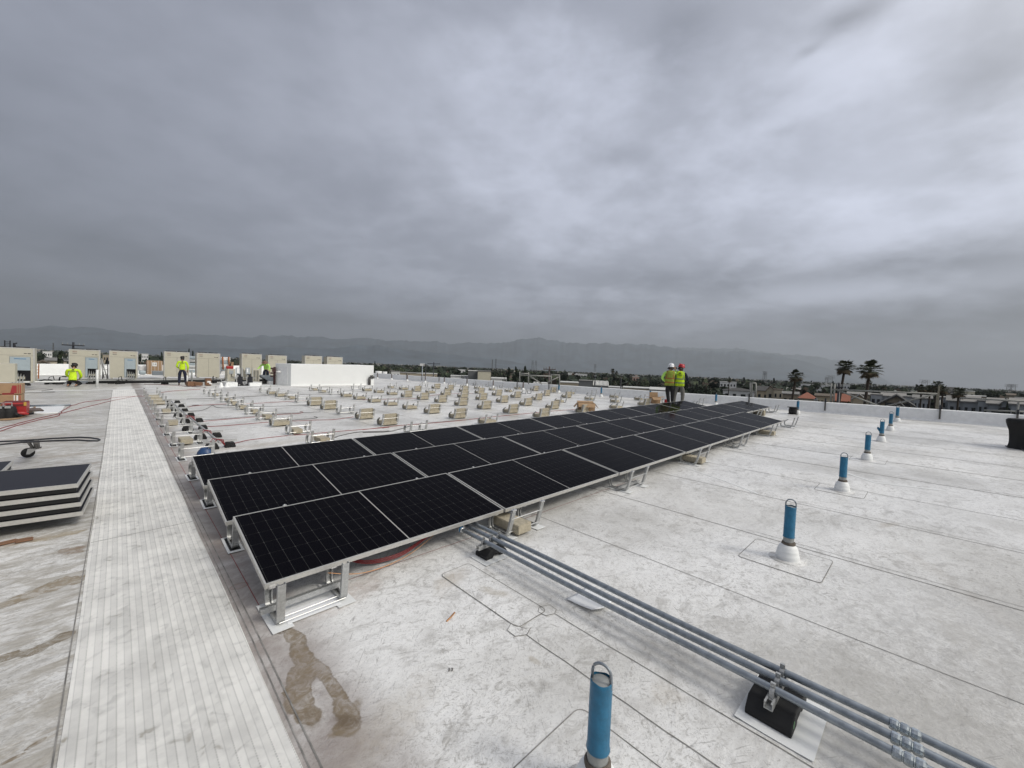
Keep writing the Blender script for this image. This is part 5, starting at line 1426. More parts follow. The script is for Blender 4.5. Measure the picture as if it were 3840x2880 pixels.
# carts: tube frame with casters
def cart(name, org, ang, wid, ln, hz, label):
    t = thing(name, label, 'panel cart', (org.x, org.y, gz(org.x, org.y)), ang)
    bm = bmesh.new(); tube(bm, [(-.25, .15, hz), (-ln, .15, hz)], .022, 8); tube(bm, [(-.25, wid - .15, hz), (-ln, wid - .15, hz)], .022, 8); add_box(bm, (-ln * .45, wid / 2, hz), (.05, wid - .3, .04)); obj('frame', bm, M['dark'], t)
    for x in (-.75, -ln + .1):
        for y in (.15, wid - .15):
            bm = bmesh.new(); tube(bm, [(x, y, hz), (x, y, .12)], .018, 8); obj('leg', bm, M['dark'], t)
            bm = bmesh.new(); lathe(bm, [(0, -.018), (.055, -.018), (.062, 0), (.055, .018), (0, .018)], 16); bmesh.ops.rotate(bm, verts=bm.verts, matrix=Matrix.Rotation(PI / 2, 3, 'X')); bmesh.ops.translate(bm, vec=(x - .03, y, .064), verts=bm.verts); obj('caster', bm, M['black'], t)
    return t
cart('panel_cart', B_, angs, wid, 2.2, HS - 4 * TH - 3 * GAP - .025 + .02, 'dark wheeled cart under the near stack of spare panels')
cart('panel_cart', org, an2, w2, 2.2, .42 - 2 * TH - GAP - .025, 'dark wheeled cart under the farther stack of spare panels')
# empty cart: two long black tubes joined in a rounded nose, one caster in view
hz = .42
cw = at(105, 1716)
t = thing('trolley', 'black tube-framed trolley with rounded nose and caster at left', 'trolley', cw)
def rel(px, py, h): return at(px, py, h) - cw
up_ = [(-60, 1660), (0, 1656), (88, 1652), (200, 1644), (300, 1640), (340, 1642), (368, 1646)]
lo_ = [(374, 1650), (368, 1653), (330, 1653), (290, 1650), (200, 1653), (88, 1658), (0, 1667), (-60, 1672)]
bm = bmesh.new(); tube(bm, [rel(a, b_, hz) for a, b_ in up_] + [rel(a, b_, hz) for a, b_ in lo_], .0135, 10); obj('tube_frame', bm, M['dark'], t)
bm = bmesh.new(); top = rel(120, 1655, hz - .02); bot = Vector((0.06, .05, .17)); sp_ = rel(90, 1657, hz - .02); e2 = rel(136, 1656, hz - .02)
tube(bm, [e2, Vector((.10, .03, .16))], .035, 6); tube(bm, [sp_, Vector((.08, .03, .27))], .026, 6); tube(bm, [e2 + Vector((-.08, 0, 0)), Vector((.05, .02, .16))], .022, 6); add_box(bm, (.08, .03, .155), (.14, .11, .015))
obj('leg_bracket', bm, M['darkmid'], t)
bm = bmesh.new(); lathe(bm, [(0, -.022), (.06, -.022), (.082, -.012), (.082, .012), (.06, .022), (0, .022)], 20); bmesh.ops.rotate(bm, verts=bm.verts, matrix=Matrix.Rotation(PI / 2, 3, 'X')); bmesh.ops.translate(bm, vec=(0, 0, .084), verts=bm.verts)
cs_ = obj('caster', bm, M['black'], t)
bm = bmesh.new()
for s in (-.028, .028):
    vs_ = [bm.verts.new(v_) for v_ in ((-.02, s, .06), (.02, s, .06), (.12, s, .15), (.0, s, .155))]; bm.faces.new(vs_)
o = obj('fork', bm, M['shiny'], cs_); m_ = o.modifiers.new('t', 'SOLIDIFY'); m_.thickness = .004
# conduit supports with strut and wiring down the first rack column
for i, (a, b_) in enumerate(((1740, 1350), (1500, 1140), (1240, 965), (1190, 810), (1040, 690), (930, 590), (880, 495), (810, 410))):
    p = at(480 + a * .1808, 1440 + b_ * .1808)
    t = thing('wire_support', f'black rubber block with wiring, {ORD[i]} from the camera along the leftmost racks', 'pipe support', p, 0, 'black wiring blocks along the leftmost racks')
    obj('rubber_block', RB2, None, t).scale = (.62, .9, 1.25)
    o = obj('rubber_block', RB2, None, t, (.30, .05, 0)); o.scale = (.5, .9, 1.25)
    bm = bmesh.new(); sweep(bm, [Vector((-.14, .02, .115)), Vector((.42, .06, .115))], [(p_[0], -p_[1]) for p_ in pr], fixed=Vector((0, 1, 0))); obj('strut', bm, M['shiny'], t)
    if i in (0, 1, 3):
        bm = bmesh.new()
        for k in range(3): tube(bm, [(-.02 + .03 * k, 0, .14), (.02 + .04 * k, .05, .20 - .01 * k), (.12 + .03 * k, .0, .17), (.20, -.02 * k, .06)], .008, 6)
        obj('wires', bm, M['darkred'], t)
# straight galvanised tube linking these blocks
run('steel_conduit', 'thin galvanised conduit running back along the leftmost racks', 'conduit', [on(1.44, 9.6, .13), on(1.42, 12.5, .13), on(1.38, 16, .13), on(1.40, 19.7, .13)], .02, M['galv'])
p = at(772, 1703); t = thing('wire_spool', 'blue and black spool tucked behind the back left panel corner', 'spool', p)
bm = bmesh.new(); lathe(bm, [(0, 0), (.14, 0), (.13, .05), (.09, .10), (.08, .12), (0, .12)], 20); obj('body', bm, mat('navy_plastic', (.02, .06, .16), .4), t)
# open cardboard cartons among the racks
def open_carton(px, py, wd, dp, hh, rz, label, flaps, m='card', inner=True):
    p = at(px, py); t = thing('open_carton', label, 'carton', p, rz)
    bm = bmesh.new(); th2 = .006
    for s in (-1, 1): add_box(bm, (s * wd / 2, 0, hh / 2), (th2, dp, hh)); add_box(bm, (0, s * dp / 2, hh / 2), (wd - th2, th2, hh - .002))
    add_box(bm, (0, 0, .004), (wd, dp, .006)); obj('box', bm, M[m], t)
    for nm, on_, ang in (('l', 'x-', flaps[0]), ('r', 'x+', flaps[1]), ('f', 'y-', flaps[2]), ('b', 'y+', flaps[3])):
        bm = bmesh.new(); fl = .22
        if on_[0] == 'x':
            s = -1 if on_[1] == '-' else 1
            q = [(s * wd / 2, -dp / 2, hh), (s * wd / 2, dp / 2, hh), (s * (wd / 2 + fl * math.cos(R(ang))), dp / 2, hh + fl * math.sin(R(ang))), (s * (wd / 2 + fl * math.cos(R(ang))), -dp / 2, hh + fl * math.sin(R(ang)))]
        else:
            s = -1 if on_[1] == '-' else 1
            q = [(-wd / 2, s * dp / 2, hh), (wd / 2, s * dp / 2, hh), (wd / 2, s * (dp / 2 + fl * math.cos(R(ang))), hh + fl * math.sin(R(ang))), (-wd / 2, s * (dp / 2 + fl * math.cos(R(ang))), hh + fl * math.sin(R(ang)))]
        bm.faces.new([bm.verts.new(v_) for v_ in q]); o = obj('flap', bm, M[m], t); m_ = o.modifiers.new('t', 'SOLIDIFY'); m_.thickness = .006
    return t
open_carton(2196, 1546, .62, .45, .36, R(-48), 'big open cardboard box standing behind a loaded rack', (-50, -50, -40, 10), 'card')
t = open_carton(2455, 1512, .40, .40, .30, R(-45), 'open cardboard box with raised flap and red contents by the two men', (5, 8, -30, 80), 'card')
bm = bmesh.new(); lathe(bm, [(0, 0), (.10, 0), (.10, .22), (0, .23)], 14, 0, (.08, -.28, 0)); tag(obj('red_canister', bm, M['red'], None, at(2462, 1513) + Vector((.15, -.1, 0))), 'red canister beside the open cardboard box', 'canister')

# ================================================================= PEOPLE
def skin_obj(name, nodes, edges, m, parent, root, sub=2):
    me = bpy.data.meshes.new(name); keys = list(nodes)
    me.from_pydata([nodes[k][0] for k in keys], [(keys.index(a), keys.index(b_)) for a, b_ in edges], [])
    o = bpy.data.objects.new(name, me); C.objects.link(o)
    md = o.modifiers.new('skin', 'SKIN'); md.use_smooth_shade = True; md.branch_smoothing = .6
    for i, k in enumerate(keys):
        r_ = nodes[k][1]; r_ = (r_, r_) if isinstance(r_, (int, float)) else r_
        me.skin_vertices[0].data[i].radius = r_; me.skin_vertices[0].data[i].use_root = (k == root)
    s_ = o.modifiers.new('sub', 'SUBSURF'); s_.levels = sub; s_.render_levels = sub
    dg = bpy.context.evaluated_depsgraph_get(); me2 = bpy.data.meshes.new_from_object(o.evaluated_get(dg))
    bpy.data.objects.remove(o); me2.materials.clear(); me2.materials.append(m); me2.name = name
    for f in me2.polygons: f.use_smooth = True
    o = bpy.data.objects.new(name, me2); C.objects.link(o); o.parent = parent
    return o
def V(*a): return Vector(a)
STAND = dict(pelvis=V(0, 0, .94), waist=V(0, .0, 1.08), chest=V(0, 0, 1.30), neck=V(0, .0, 1.47), headb=V(0, .02, 1.55), head=V(0, .03, 1.64), crown=V(0, .025, 1.71),
             ls=V(-.18, 0, 1.41), rs=V(.18, 0, 1.41), le=V(-.25, -.02, 1.13), re=V(.25, -.02, 1.13), lw=V(-.24, .10, .90), rw=V(.24, .10, .90),
             lh=V(-.10, 0, .90), rh=V(.10, 0, .90), lk=V(-.12, .02, .49), rk=V(.12, .02, .49), la=V(-.13, -.02, .09), ra=V(.13, -.02, .09), lt=V(-.15, .15, .035), rt=V(.15, .15, .035))
def hand_nodes(N, E, w_, dirv, side, key):
    """palm with five curled fingers and a thumb leaving its side"""
    d = dirv.normalized(); sd_ = d.cross(V(0, 0, 1)); sd_ = (sd_ if sd_.length > .1 else V(1, 0, 0)).normalized() * side; up = sd_.cross(d).normalized()
    N[key + 'palm'] = (w_ + d * .05, (.032, .018)); N[key + 'kn'] = (w_ + d * .09, (.034, .014)); E += [(key + 'w', key + 'palm'), (key + 'palm', key + 'kn')]
    for i, (off, ln) in enumerate(((-.027, .062), (-.009, .074), (.009, .078), (.027, .07))):
        a = w_ + d * .10 + sd_ * off; b_ = a + d * ln * .55 - up * .012; c_ = b_ + d * ln * .3 - up * .028
        for nm, p, r_ in (('a', a, .0095), ('b', b_, .0085), ('c', c_, .007)): N[f'{key}f{i}{nm}'] = (p, r_)
        E += [(key + 'kn', f'{key}f{i}a'), (f'{key}f{i}a', f'{key}f{i}b'), (f'{key}f{i}b', f'{key}f{i}c')]
    a = w_ + d * .045 + sd_ * .036; b_ = a + d * .035 + sd_ * .022 - up * .01
    N[key + 'ta'] = (a, .011); N[key + 'tb'] = (b_, .009); E += [(key + 'palm', key + 'ta'), (key + 'ta', key + 'tb')]
def person(label, loc, rz, pose, scale, shirt, trousers, boots, hat=None, vest=None, sleeves=True, logo=True, cat='person'):
    J = dict(STAND); J.update(pose)
    t = thing('person', label, cat, loc, rz); t.scale = (scale,) * 3
    N = {}; E = []
    for k, r_ in (('pelvis', (.10, .07)), ('waist', (.09, .06)), ('chest', (.095, .06)), ('neck', .050), ('headb', (.062, .075)), ('head', (.078, .095)), ('crown', (.06, .075)), ('ls', .05), ('rs', .05), ('le', .038), ('re', .038), ('lw', .026), ('rw', .026),
                  ('lh', .08), ('rh', .08), ('lk', .055), ('rk', .055), ('la', .036), ('ra', .036), ('lt', .032), ('rt', .032)): N[k] = (J[k], r_)
    E = [('pelvis', 'waist'), ('waist', 'chest'), ('chest', 'neck'), ('neck', 'headb'), ('headb', 'head'), ('head', 'crown'), ('chest', 'ls'), ('chest', 'rs'), ('ls', 'le'), ('le', 'lw'), ('rs', 're'), ('re', 'rw'),
         ('pelvis', 'lh'), ('pelvis', 'rh'), ('lh', 'lk'), ('lk', 'la'), ('rh', 'rk'), ('rk', 'ra'), ('la', 'lt'), ('ra', 'rt')]
    fv = (J['head'] - J['headb']); face = pose.get('face', V(0, 1, 0)).normalized()
    N['nose'] = (J['head'] + face * .105 + V(0, 0, -.015), .012); E.append(('head', 'nose'))
    N['chin'] = (J['headb'] + face * .075, .03); E.append(('headb', 'chin'))
    for s, k in ((-1, 'l'), (1, 'r')):
        hand_nodes(N, E, J[k + 'w'], J[k + 'w'] - J[k + 'e'], -s, k)
        ear = face.cross(V(0, 0, 1)).normalized() * s; N[k + 'ear'] = (J['head'] + ear * .085 + V(0, 0, -.01), .018); E.append(('head', k + 'ear'))
    body = skin_obj('body', N, E, M['skin'], t, 'pelvis', 1)
    # eyes, mouth
    bm = bmesh.new(); sd_ = face.cross(V(0, 0, 1)).normalized()
    for s in (-1, 1): bmesh.ops.create_icosphere(bm, subdivisions=1, radius=.011, matrix=Matrix.Translation(J['head'] + face * .088 + sd_ * s * .03 + V(0, 0, .01)))
    add_box(bm, J['headb'] + face * .095 + V(0, 0, .012), (.045, .006, .007), face.to_track_quat('Y', 'Z').to_matrix()); obj('eyes', bm, M['hair'], body)
    # hair cap
    hn = {'z': (J['headb'] - face * .035 + V(0, 0, .02), (.058, .055)), 'a': (J['head'] - face * .03 + V(0, 0, -.01), (.084, .085)), 'b': (J['crown'] - face * .01, (.072, .088))}
    skin_obj('hair', hn, [('z', 'a'), ('a', 'b')], M['hair'], t, 'a', 1)
    up_r = 1.0
    S = {k: (J[k], r_) for k, r_ in (('pelvis', (.150, .115)), ('waist', (.155, .115)), ('chest', (.168, .12)), ('neck', .058), ('ls', .068), ('rs', .068), ('le', .056), ('re', .056))}
    S['lw'] = (J['le'].lerp(J['lw'], .93), .040); S['rw'] = (J['re'].lerp(J['rw'], .93), .040)
    S['neck'] = (J['chest'].lerp(J['neck'], .97), .066)
    S['yoke'] = (J['chest'].lerp(J['neck'], .55), (.125, .092))
    skin_obj('shirt', S, [('pelvis', 'waist'), ('waist', 'chest'), ('chest', 'yoke'), ('yoke', 'neck'), ('yoke', 'ls'), ('yoke', 'rs'), ('ls', 'le'), ('le', 'lw'), ('rs', 're'), ('re', 'rw')], M[shirt], t, 'waist', 2)
    T = {k: (J[k], r_) for k, r_ in (('pelvis', (.152, .12)), ('lh', .105), ('rh', .105), ('lk', .078), ('rk', .078))}
    T['pelvis'] = (J['pelvis'] + V(0, 0, -.01), (.155, .125)); T['la'] = (J['lk'].lerp(J['la'], .93), .060); T['ra'] = (J['rk'].lerp(J['ra'], .93), .060)
    T['wt'] = (J['pelvis'].lerp(J['waist'], .45), (.152, .118))
    skin_obj('trousers', T, [('wt', 'pelvis'), ('pelvis', 'lh'), ('pelvis', 'rh'), ('lh', 'lk'), ('lk', 'la'), ('rh', 'rk'), ('rk', 'ra')], M[trousers], t, 'pelvis', 2)
    for k in 'lr':
        f_ = (J[k + 't'] - J[k + 'a']); B = {'a': (J[k + 'a'] + (J[k + 'k'] - J[k + 'a']).normalized() * .07, .052), 'b': (J[k + 'a'] + V(0, 0, -.02) * (f_.z < 0), .050), 'c': (J[k + 't'], (.045, .035)), 'd': (J[k + 'a'] - f_ * .25 + V(0, 0, -.03) * (f_.z < 0), .040)}
        skin_obj('boot', B, [('a', 'b'), ('b', 'c'), ('b', 'd')], M[boots], t, 'b', 2)
    # torso frame for prints and vest
    up = (J['chest'] - J['waist']).normalized(); sd_ = (J['rs'] - J['ls']).normalized(); bk = sd_.cross(up).normalized()
    if bk.dot(V(0, 1, 0)) > 0: bk = -bk     # towards the back
    mt = Matrix((sd_, -bk, up)).transposed()
    if vest:
        bm = bmesh.new(); rings = []
        for f, rx, ry in ((-.30, .185, .150), (-.12, .178, .142), (.06, .178, .138), (.20, .185, .140), (.27, .17, .125), (.31, .12, .09)):
            rings.append([(rx * math.copysign(abs(math.cos(2 * PI * k / 20)) ** .8, math.cos(2 * PI * k / 20)), ry * math.sin(2 * PI * k / 20), f) for k in range(20)])
        org_ = J['waist'].lerp(J['chest'], .45)
        R_ = [[bm.verts.new(org_ + mt @ Vector(q)) for q in rg] for rg in rings]
        for A, B in zip(R_, R_[1:]):
            for k in range(20): f_ = bm.faces.new((A[k], A[(k + 1) % 20], B[(k + 1) % 20], B[k])); f_.smooth = True
        vo = obj('vest', bm, M[vest], t); m_ = vo.modifiers.new('s', 'SOLIDIFY'); m_.thickness = .006
        bm = bmesh.new()
        def band(f0, f1, ex=.004):
            def rr(f):
                for (fa, a, b_), (fb, c_, d_) in zip(((-.30, .185, .150), (-.12, .178, .142), (.06, .178, .138), (.20, .185, .140)), ((-.12, .178, .142), (.06, .178, .138), (.20, .185, .140), (.27, .17, .125))):
                    if fa <= f <= fb: u_ = (f - fa) / (fb - fa); return a + (c_ - a) * u_ + ex, b_ + (d_ - b_) * u_ + ex
            A = []; B = []
            for L_, f in ((A, f0), (B, f1)):
                rx, ry = rr(f)
                for k in range(20): L_.append(bm.verts.new(org_ + mt @ Vector((rx * math.copysign(abs(math.cos(2 * PI * k / 20)) ** .8, math.cos(2 * PI * k / 20)), ry * math.sin(2 * PI * k / 20), f))))
            for k in range(20): bm.faces.new((A[k], A[(k + 1) % 20], B[(k + 1) % 20], B[k]))
        band(-.19, -.145); band(-.03, .012)
        for s in (-1, 1):
            vs_ = [bm.verts.new(org_ + mt @ Vector(q)) for q in ((s * .125, -.122, .012), (s * .155, -.108, .012), (s * .13, -.095, .30), (s * .10, -.103, .30))]; bm.faces.new(vs_)
            vs_ = [bm.verts.new(org_ + mt @ Vector(q)) for q in ((s * .125, .122, .012), (s * .155, .108, .012), (s * .13, .095, .30), (s * .10, .103, .30))]; bm.faces.new(vs_)
        obj('reflective_strip', bm, M['reflect'] if vest == 'hiviz' else M['orangetrim'], vo)
    if logo:
        org_ = J['waist'].lerp(J['chest'], .55); bm = bmesh.new(); off = -.150 if vest else -.135
        add_box(bm, org_ + mt @ Vector((0, off, .21)), (.085, .004, .05), mt); add_box(bm, org_ + mt @ Vector((0, off, .14)), (.19 if not vest else .21, .004, .020), mt); add_box(bm, org_ + mt @ Vector((.01, off, .105)), (.11, .004, .014), mt)
        obj('back_print', bm, mat('dark_green_print', (.10, .14, .03), .8), t)
    hc = J['head'].lerp(J['crown'], .45); axis = (J['crown'] - J['headb']).normalized(); rot = axis.to_track_quat('Z', 'Y').to_matrix()
    if hat in ('helmet', 'helmetred'):
        bm = bmesh.new(); lathe(bm, [(.125, -.02), (.128, -.012), (.116, .0), (.114, .03), (.104, .07), (.075, .105), (.035, .120), (0, .124)], 24)
        add_box(bm, (0, .0, .112), (.022, .20, .022)); 
        for v_ in bm.verts: v_.co.y *= 1.16
        for v_ in bm.verts: v_.co = rot @ v_.co + hc + V(0, 0, .005)
        obj('hard_hat', bm, M[hat], t)
    elif hat == 'brim':
        bm = bmesh.new(); lathe(bm, [(.20, -.015), (.205, -.01), (.20, -.004), (.102, .006), (.100, .05), (.090, .095), (.05, .105), (0, .10)], 24)
        for v_ in bm.verts: v_.co = rot @ v_.co + hc + V(0, 0, .0)
        obj('brimmed_hat', bm, M['strawhat'], t)
    elif hat == 'cap':
        bm = bmesh.new(); lathe(bm, [(.098, -.03), (.100, .0), (.095, .05), (.065, .088), (0, .098)], 20)
        for v_ in bm.verts: v_.co = rot @ (v_.co * 1.03) + hc
        obj('cap', bm, M['hair'], t)
    return t
def stand_at(px, py, hgt):
    """roof point under a person whose top shows at this photo pixel"""
    d = ray(px, py); lo, hi = 3, 60
    best = None
    for k in range(600):
        s = 4 + k * .05; x, y = d.x * s / math.hypot(d.x, d.y), d.y * s / math.hypot(d.x, d.y)
        e = abs(HC + d.z * s / math.hypot(d.x, d.y) - gz(x, y) - hgt)
        if best is None or e < best[0]: best = (e, x, y, s)
    return on(best[1], best[2]), best[3]
def face_to(p, extra=0): return -math.atan2(p.x, p.y) + R(extra)   # back to the camera
p1, s1 = stand_at(2507, 1363, 1.79 * 1.0); p2, s2 = stand_at(2561, 1366, 1.80)
dpr = 19.3
def polar(px, dist): d = ray(px, 1400); h_ = math.hypot(d.x, d.y); return on(d.x * dist / h_, d.y * dist / h_)
p1 = polar(2513, dpr - .1); p2 = polar(2551, dpr)
sc1 = (HC + ray(2505, 1363).z / math.hypot(*ray(2505, 1363).xy) * dpr - p1.z) / 1.775
sc2 = (HC + ray(2560, 1366).z / math.hypot(*ray(2560, 1366).xy) * dpr - p2.z) / 1.775
person('person in white hard hat and lime sleeves raising a phone, one elbow out', p1, face_to(p1, 0),
       dict(head=V(.03, .05, 1.63), crown=V(.02, .02, 1.70), headb=V(.02, .04, 1.54), face=V(.6, .8, .05), le=V(-.30, -.02, 1.17), lw=V(-.12, .10, 1.00), re=V(.30, .16, 1.30), rw=V(.20, .30, 1.53), chest=V(.01, .0, 1.30), lk=V(-.04, .02, .49), la=V(.02, -.05, .09), lt=V(.02, .12, .035), rk=V(.13, .06, .49), ra=V(.15, .10, .09), rt=V(.18, .26, .035)),
       sc1, 'hivizlime', 'blackcloth', 'blackcloth', 'helmet', 'vestmesh', True, False)
bmp = bmesh.new(); add_box(bmp, (0, 0, 0), (.16, .012, .08)); bevel(tag(obj('phone', bmp, M['black'], None, p1 + Matrix.Rotation(face_to(p1, 0), 3, 'Z') @ Vector((.17, .39, 1.60)) * sc1, (0, 0, face_to(p1, 0))), 'black phone held up by the person in white hard hat', 'phone'), .004)
tp = person('person in red hard hat, yellow vest and grey trousers, seen from behind', p2, face_to(p2, -4),
       dict(head=V(.03, .05, 1.63), crown=V(.03, .04, 1.70), headb=V(.01, .03, 1.54), face=V(.4, .9, -.25), le=V(-.30, .0, 1.15), lw=V(-.16, .22, 1.10), re=V(.31, .0, 1.14), rw=V(.18, .20, 1.08), lh=V(-.11, 0, .90), lk=V(-.17, .0, .49), la=V(-.19, -.04, .09), lt=V(-.22, .13, .035), rk=V(.14, .03, .49), ra=V(.12, -.02, .09), rt=V(.14, .15, .035)),
       sc2, 'navy', 'khaki', 'blackcloth', 'helmetred', 'hiviz')
p = at(683, 1446)
person('person in yellow shirt and dark trousers standing before a beige unit', p, face_to(p, 0),
       dict(head=V(0, .06, 1.61), crown=V(0, .09, 1.67), headb=V(0, .05, 1.53), face=V(0, .8, -.5), le=V(-.255, .04, 1.14), lw=V(-.17, .26, 1.02), re=V(.265, .0, 1.13), rw=V(.25, .12, .90), lk=V(-.13, .03, .49), rk=V(.15, .02, .49), la=V(-.14, -.02, .09), ra=V(.17, -.02, .09), rt=V(.20, .15, .035)),
       1.0, 'hiviz', 'navy', 'brownboot', 'cap')
p = at(272, 1450)
person('person kneeling on heels in yellow shirt with black cap, back to camera at left', p, face_to(p, -8),
       dict(pelvis=V(0, -.02, .30), waist=V(0, .02, .44), chest=V(.01, .08, .68), neck=V(.02, .12, .84), headb=V(.03, .15, .91), head=V(.04, .19, .99), crown=V(.05, .21, 1.05), face=V(.1, .8, -.6), ls=V(-.18, .07, .78), rs=V(.20, .09, .78), le=V(-.225, .20, .53), lw=V(-.10, .40, .40), re=V(.26, .20, .50), rw=V(.18, .42, .36),
            lh=V(-.10, .0, .27), rh=V(.10, .0, .27), lk=V(-.16, .38, .11), rk=V(.22, .36, .11), la=V(-.13, -.06, .09), ra=V(.12, -.06, .09), lt=V(-.13, -.22, .05), rt=V(.12, -.22, .05)),
       1.12, 'hiviz', 'blackcloth', 'brownboot', 'cap')
Yb = 31.6; tp_ = atY(998, 1353, Yb); p = on(tp_.x, Yb, 0); sc3 = 1.0
person('person in brown brimmed hat and lime shirt bending over the metal hood', p, face_to(p, 168),
       dict(pelvis=V(0, -.12, .92), waist=V(0, -.05, 1.06), chest=V(0, .12, 1.24), neck=V(0, .24, 1.35), headb=V(0, .29, 1.38), head=V(0, .36, 1.42), crown=V(0, .35, 1.50), face=V(0, .7, -.8), ls=V(-.19, .18, 1.31), rs=V(.19, .18, 1.31), le=V(-.28, .26, 1.08), lw=V(-.30, .38, .88), re=V(.33, .24, 1.12), rw=V(.44, .38, .96)),
       (tp_.z - p.z) / 1.57, 'hivizlime', 'navy', 'blackcloth', 'brim', None, True, False)

# ================================================================= THE TOWN
def lin(c): return c
TM = {}
def tm(key, col, rough=.9, var=.1):
    if key not in TM: TM[key] = mat(key, col, rough, 0, var, .3)
    return TM[key]
tm('wall_white', (.72, .72, .71)); tm('wall_cream', (.52, .46, .35)); tm('wall_grey', (.36, .38, .40)); tm('wall_tan', (.36, .31, .235)); tm('wall_pink', (.52, .36, .29)); tm('wall_metal', (.15, .155, .16)); tm('wall_warehouse', (.60, .56, .44))
tm('roof_grey', (.19, .185, .175)); tm('roof_dark', (.06, .058, .056)); tm('roof_orange', (.25, .09, .052)); tm('roof_pale', (.55, .55, .53)); tm('roof_brown', (.12, .095, .07)); tm('roof_tar', (.25, .24, .225))
tm('window_dark', (.018, .02, .023), .25); tm('trim_white', (.45, .45, .44)); tm('trim_brown', (.05, .035, .025))
nb = [0]
def house(pl, pr_, py, dist, depth, wall, roof_m, style, label, cat='building', storeys=2, wins=0, eave=None, group=None, ridge_px=None, turn=0, winrows=None):
    """house whose roof edge shows between photo pixels pl..pr_ at height py, standing on the street"""
    a = far(pl, py, dist); b_ = far(pr_, py + (pr_ - pl) * .0425, dist)
    d = Vector((b_.x - a.x, b_.y - a.y, 0)); W = d.length; ang = math.atan2(d.y, d.x) + R(turn)
    zt = (a.z + b_.z) / 2; H = zt - STREET
    c = (a + b_) / 2
    t = thing('house' if cat == 'house' else ('warehouse' if cat == 'warehouse' else 'apartment_building' if cat == 'building' else cat.replace(' ', '_')), label, cat, (c.x, c.y, STREET), ang, group)
    rise = (ridge_px or 0) * dist / FPX
    bm = bmesh.new(); add_box(bm, (0, depth / 2, H / 2), (W, depth, H)); 
    if style == 'gable':       # gable end towards the viewer
        vs_ = [bm.verts.new(v_) for v_ in ((-W / 2, .001, H - .01), (W / 2, .001, H - .01), (0, .001, H + rise - .05))]; bm.faces.new(vs_)
        vs_ = [bm.verts.new(v_) for v_ in ((-W / 2, depth, H - .01), (W / 2, depth, H - .01), (0, depth, H + rise - .05))]; bm.faces.new(vs_)
    obj('wall', bm, TM[wall], t)
    bm = bmesh.new(); ov = .5
    if style == 'flat':
        add_box(bm, (0, depth / 2, H + .12), (W + .3, depth + .3, .3))
    elif style == 'hip':
        e = [bm.verts.new(v_) for v_ in ((-W / 2 - ov, -ov, H), (W / 2 + ov, -ov, H), (W / 2 + ov, depth + ov, H), (-W / 2 - ov, depth + ov, H))]
        k = min(W, depth) * .45; r1 = bm.verts.new((-W / 2 + k, depth / 2, H + rise)); r2 = bm.verts.new((W / 2 - k, depth / 2, H + rise))
        bm.faces.new((e[0], e[1], r2, r1)); bm.faces.new((e[1], e[2], r2)); bm.faces.new((e[2], e[3], r1, r2)); bm.faces.new((e[3], e[0], r1)); bm.faces.new(e)
    elif style == 'gable':
        for s in (-1, 1):
            q = [(s * (W / 2 + ov), -ov, H - ov * rise / (W / 2)), (0, -ov, H + rise), (0, depth + ov, H + rise), (s * (W / 2 + ov), depth + ov, H - ov * rise / (W / 2))]
            lo = [bm.verts.new(v_) for v_ in q]; hi = [bm.verts.new((v_[0], v_[1], v_[2] + .3)) for v_ in q]
            bm.faces.new(lo); bm.faces.new(hi)
            for k in range(4): bm.faces.new((lo[k], lo[k - 1], hi[k - 1], hi[k]))
    elif style == 'side':      # ridge parallel to the front
        for s, y0, y1 in ((0, -ov, depth / 2), (1, depth + ov, depth / 2)):
            q = [(-W / 2 - ov, y0, H), (W / 2 + ov, y0, H), (W / 2 + ov, y1, H + rise), (-W / 2 - ov, y1, H + rise)]
            lo = [bm.verts.new(v_) for v_ in q]; hi = [bm.verts.new((v_[0], v_[1], v_[2] + .25)) for v_ in q]; bm.faces.new(lo); bm.faces.new(hi)
            for k in range(4): bm.faces.new((lo[k], lo[k - 1], hi[k - 1], hi[k]))
    elif style == 'barrel':
        n = 14; A = []; B = []
        for k in range(n + 1):
            aa = PI * k / n; A.append(bm.verts.new((-W / 2, depth / 2 - math.cos(aa) * depth / 2, H + math.sin(aa) * rise))); B.append(bm.verts.new((W / 2, depth / 2 - math.cos(aa) * depth / 2, H + math.sin(aa) * rise)))
        for k in range(n): bm.faces.new((A[k], B[k], B[k + 1], A[k + 1])).smooth = True
        bm.faces.new(A); bm.faces.new(B)
        for k in range(12): tube(bm, [(-W / 2 + W * (k + .5) / 12, depth / 2 - math.cos(PI * j / 8) * (depth / 2 + .1), H + math.sin(PI * j / 8) * (rise + .1)) for j in range(9)], .25, 4)
    obj('roof', bm, TM[roof_m], t)
    rw_ = winrows if winrows else [H - 2.0 - 3.0 * k for k in range(storeys)]
    for zz in rw_:
        for k in range(wins):
            x = -W / 2 + W * (k + .5) / wins + random.uniform(-.1, .1) * W / wins; ww = min(2.4, W / wins * random.uniform(.35, .6)); hh = 1.35
            bm = bmesh.new(); add_box(bm, (x, -.03, zz), (ww, .10, hh)); o = obj('window', bm, TM['window_dark'], t)
            if dist < 230:
                bm = bmesh.new(); add_box(bm, (x, -.06, zz - hh / 2 - .06), (ww + .2, .14, .12)); obj('sill', bm, TM['trim_white'], o)
    nb[0] += 1
    return t, W, H
G_ = 'houses of the neighbourhood'
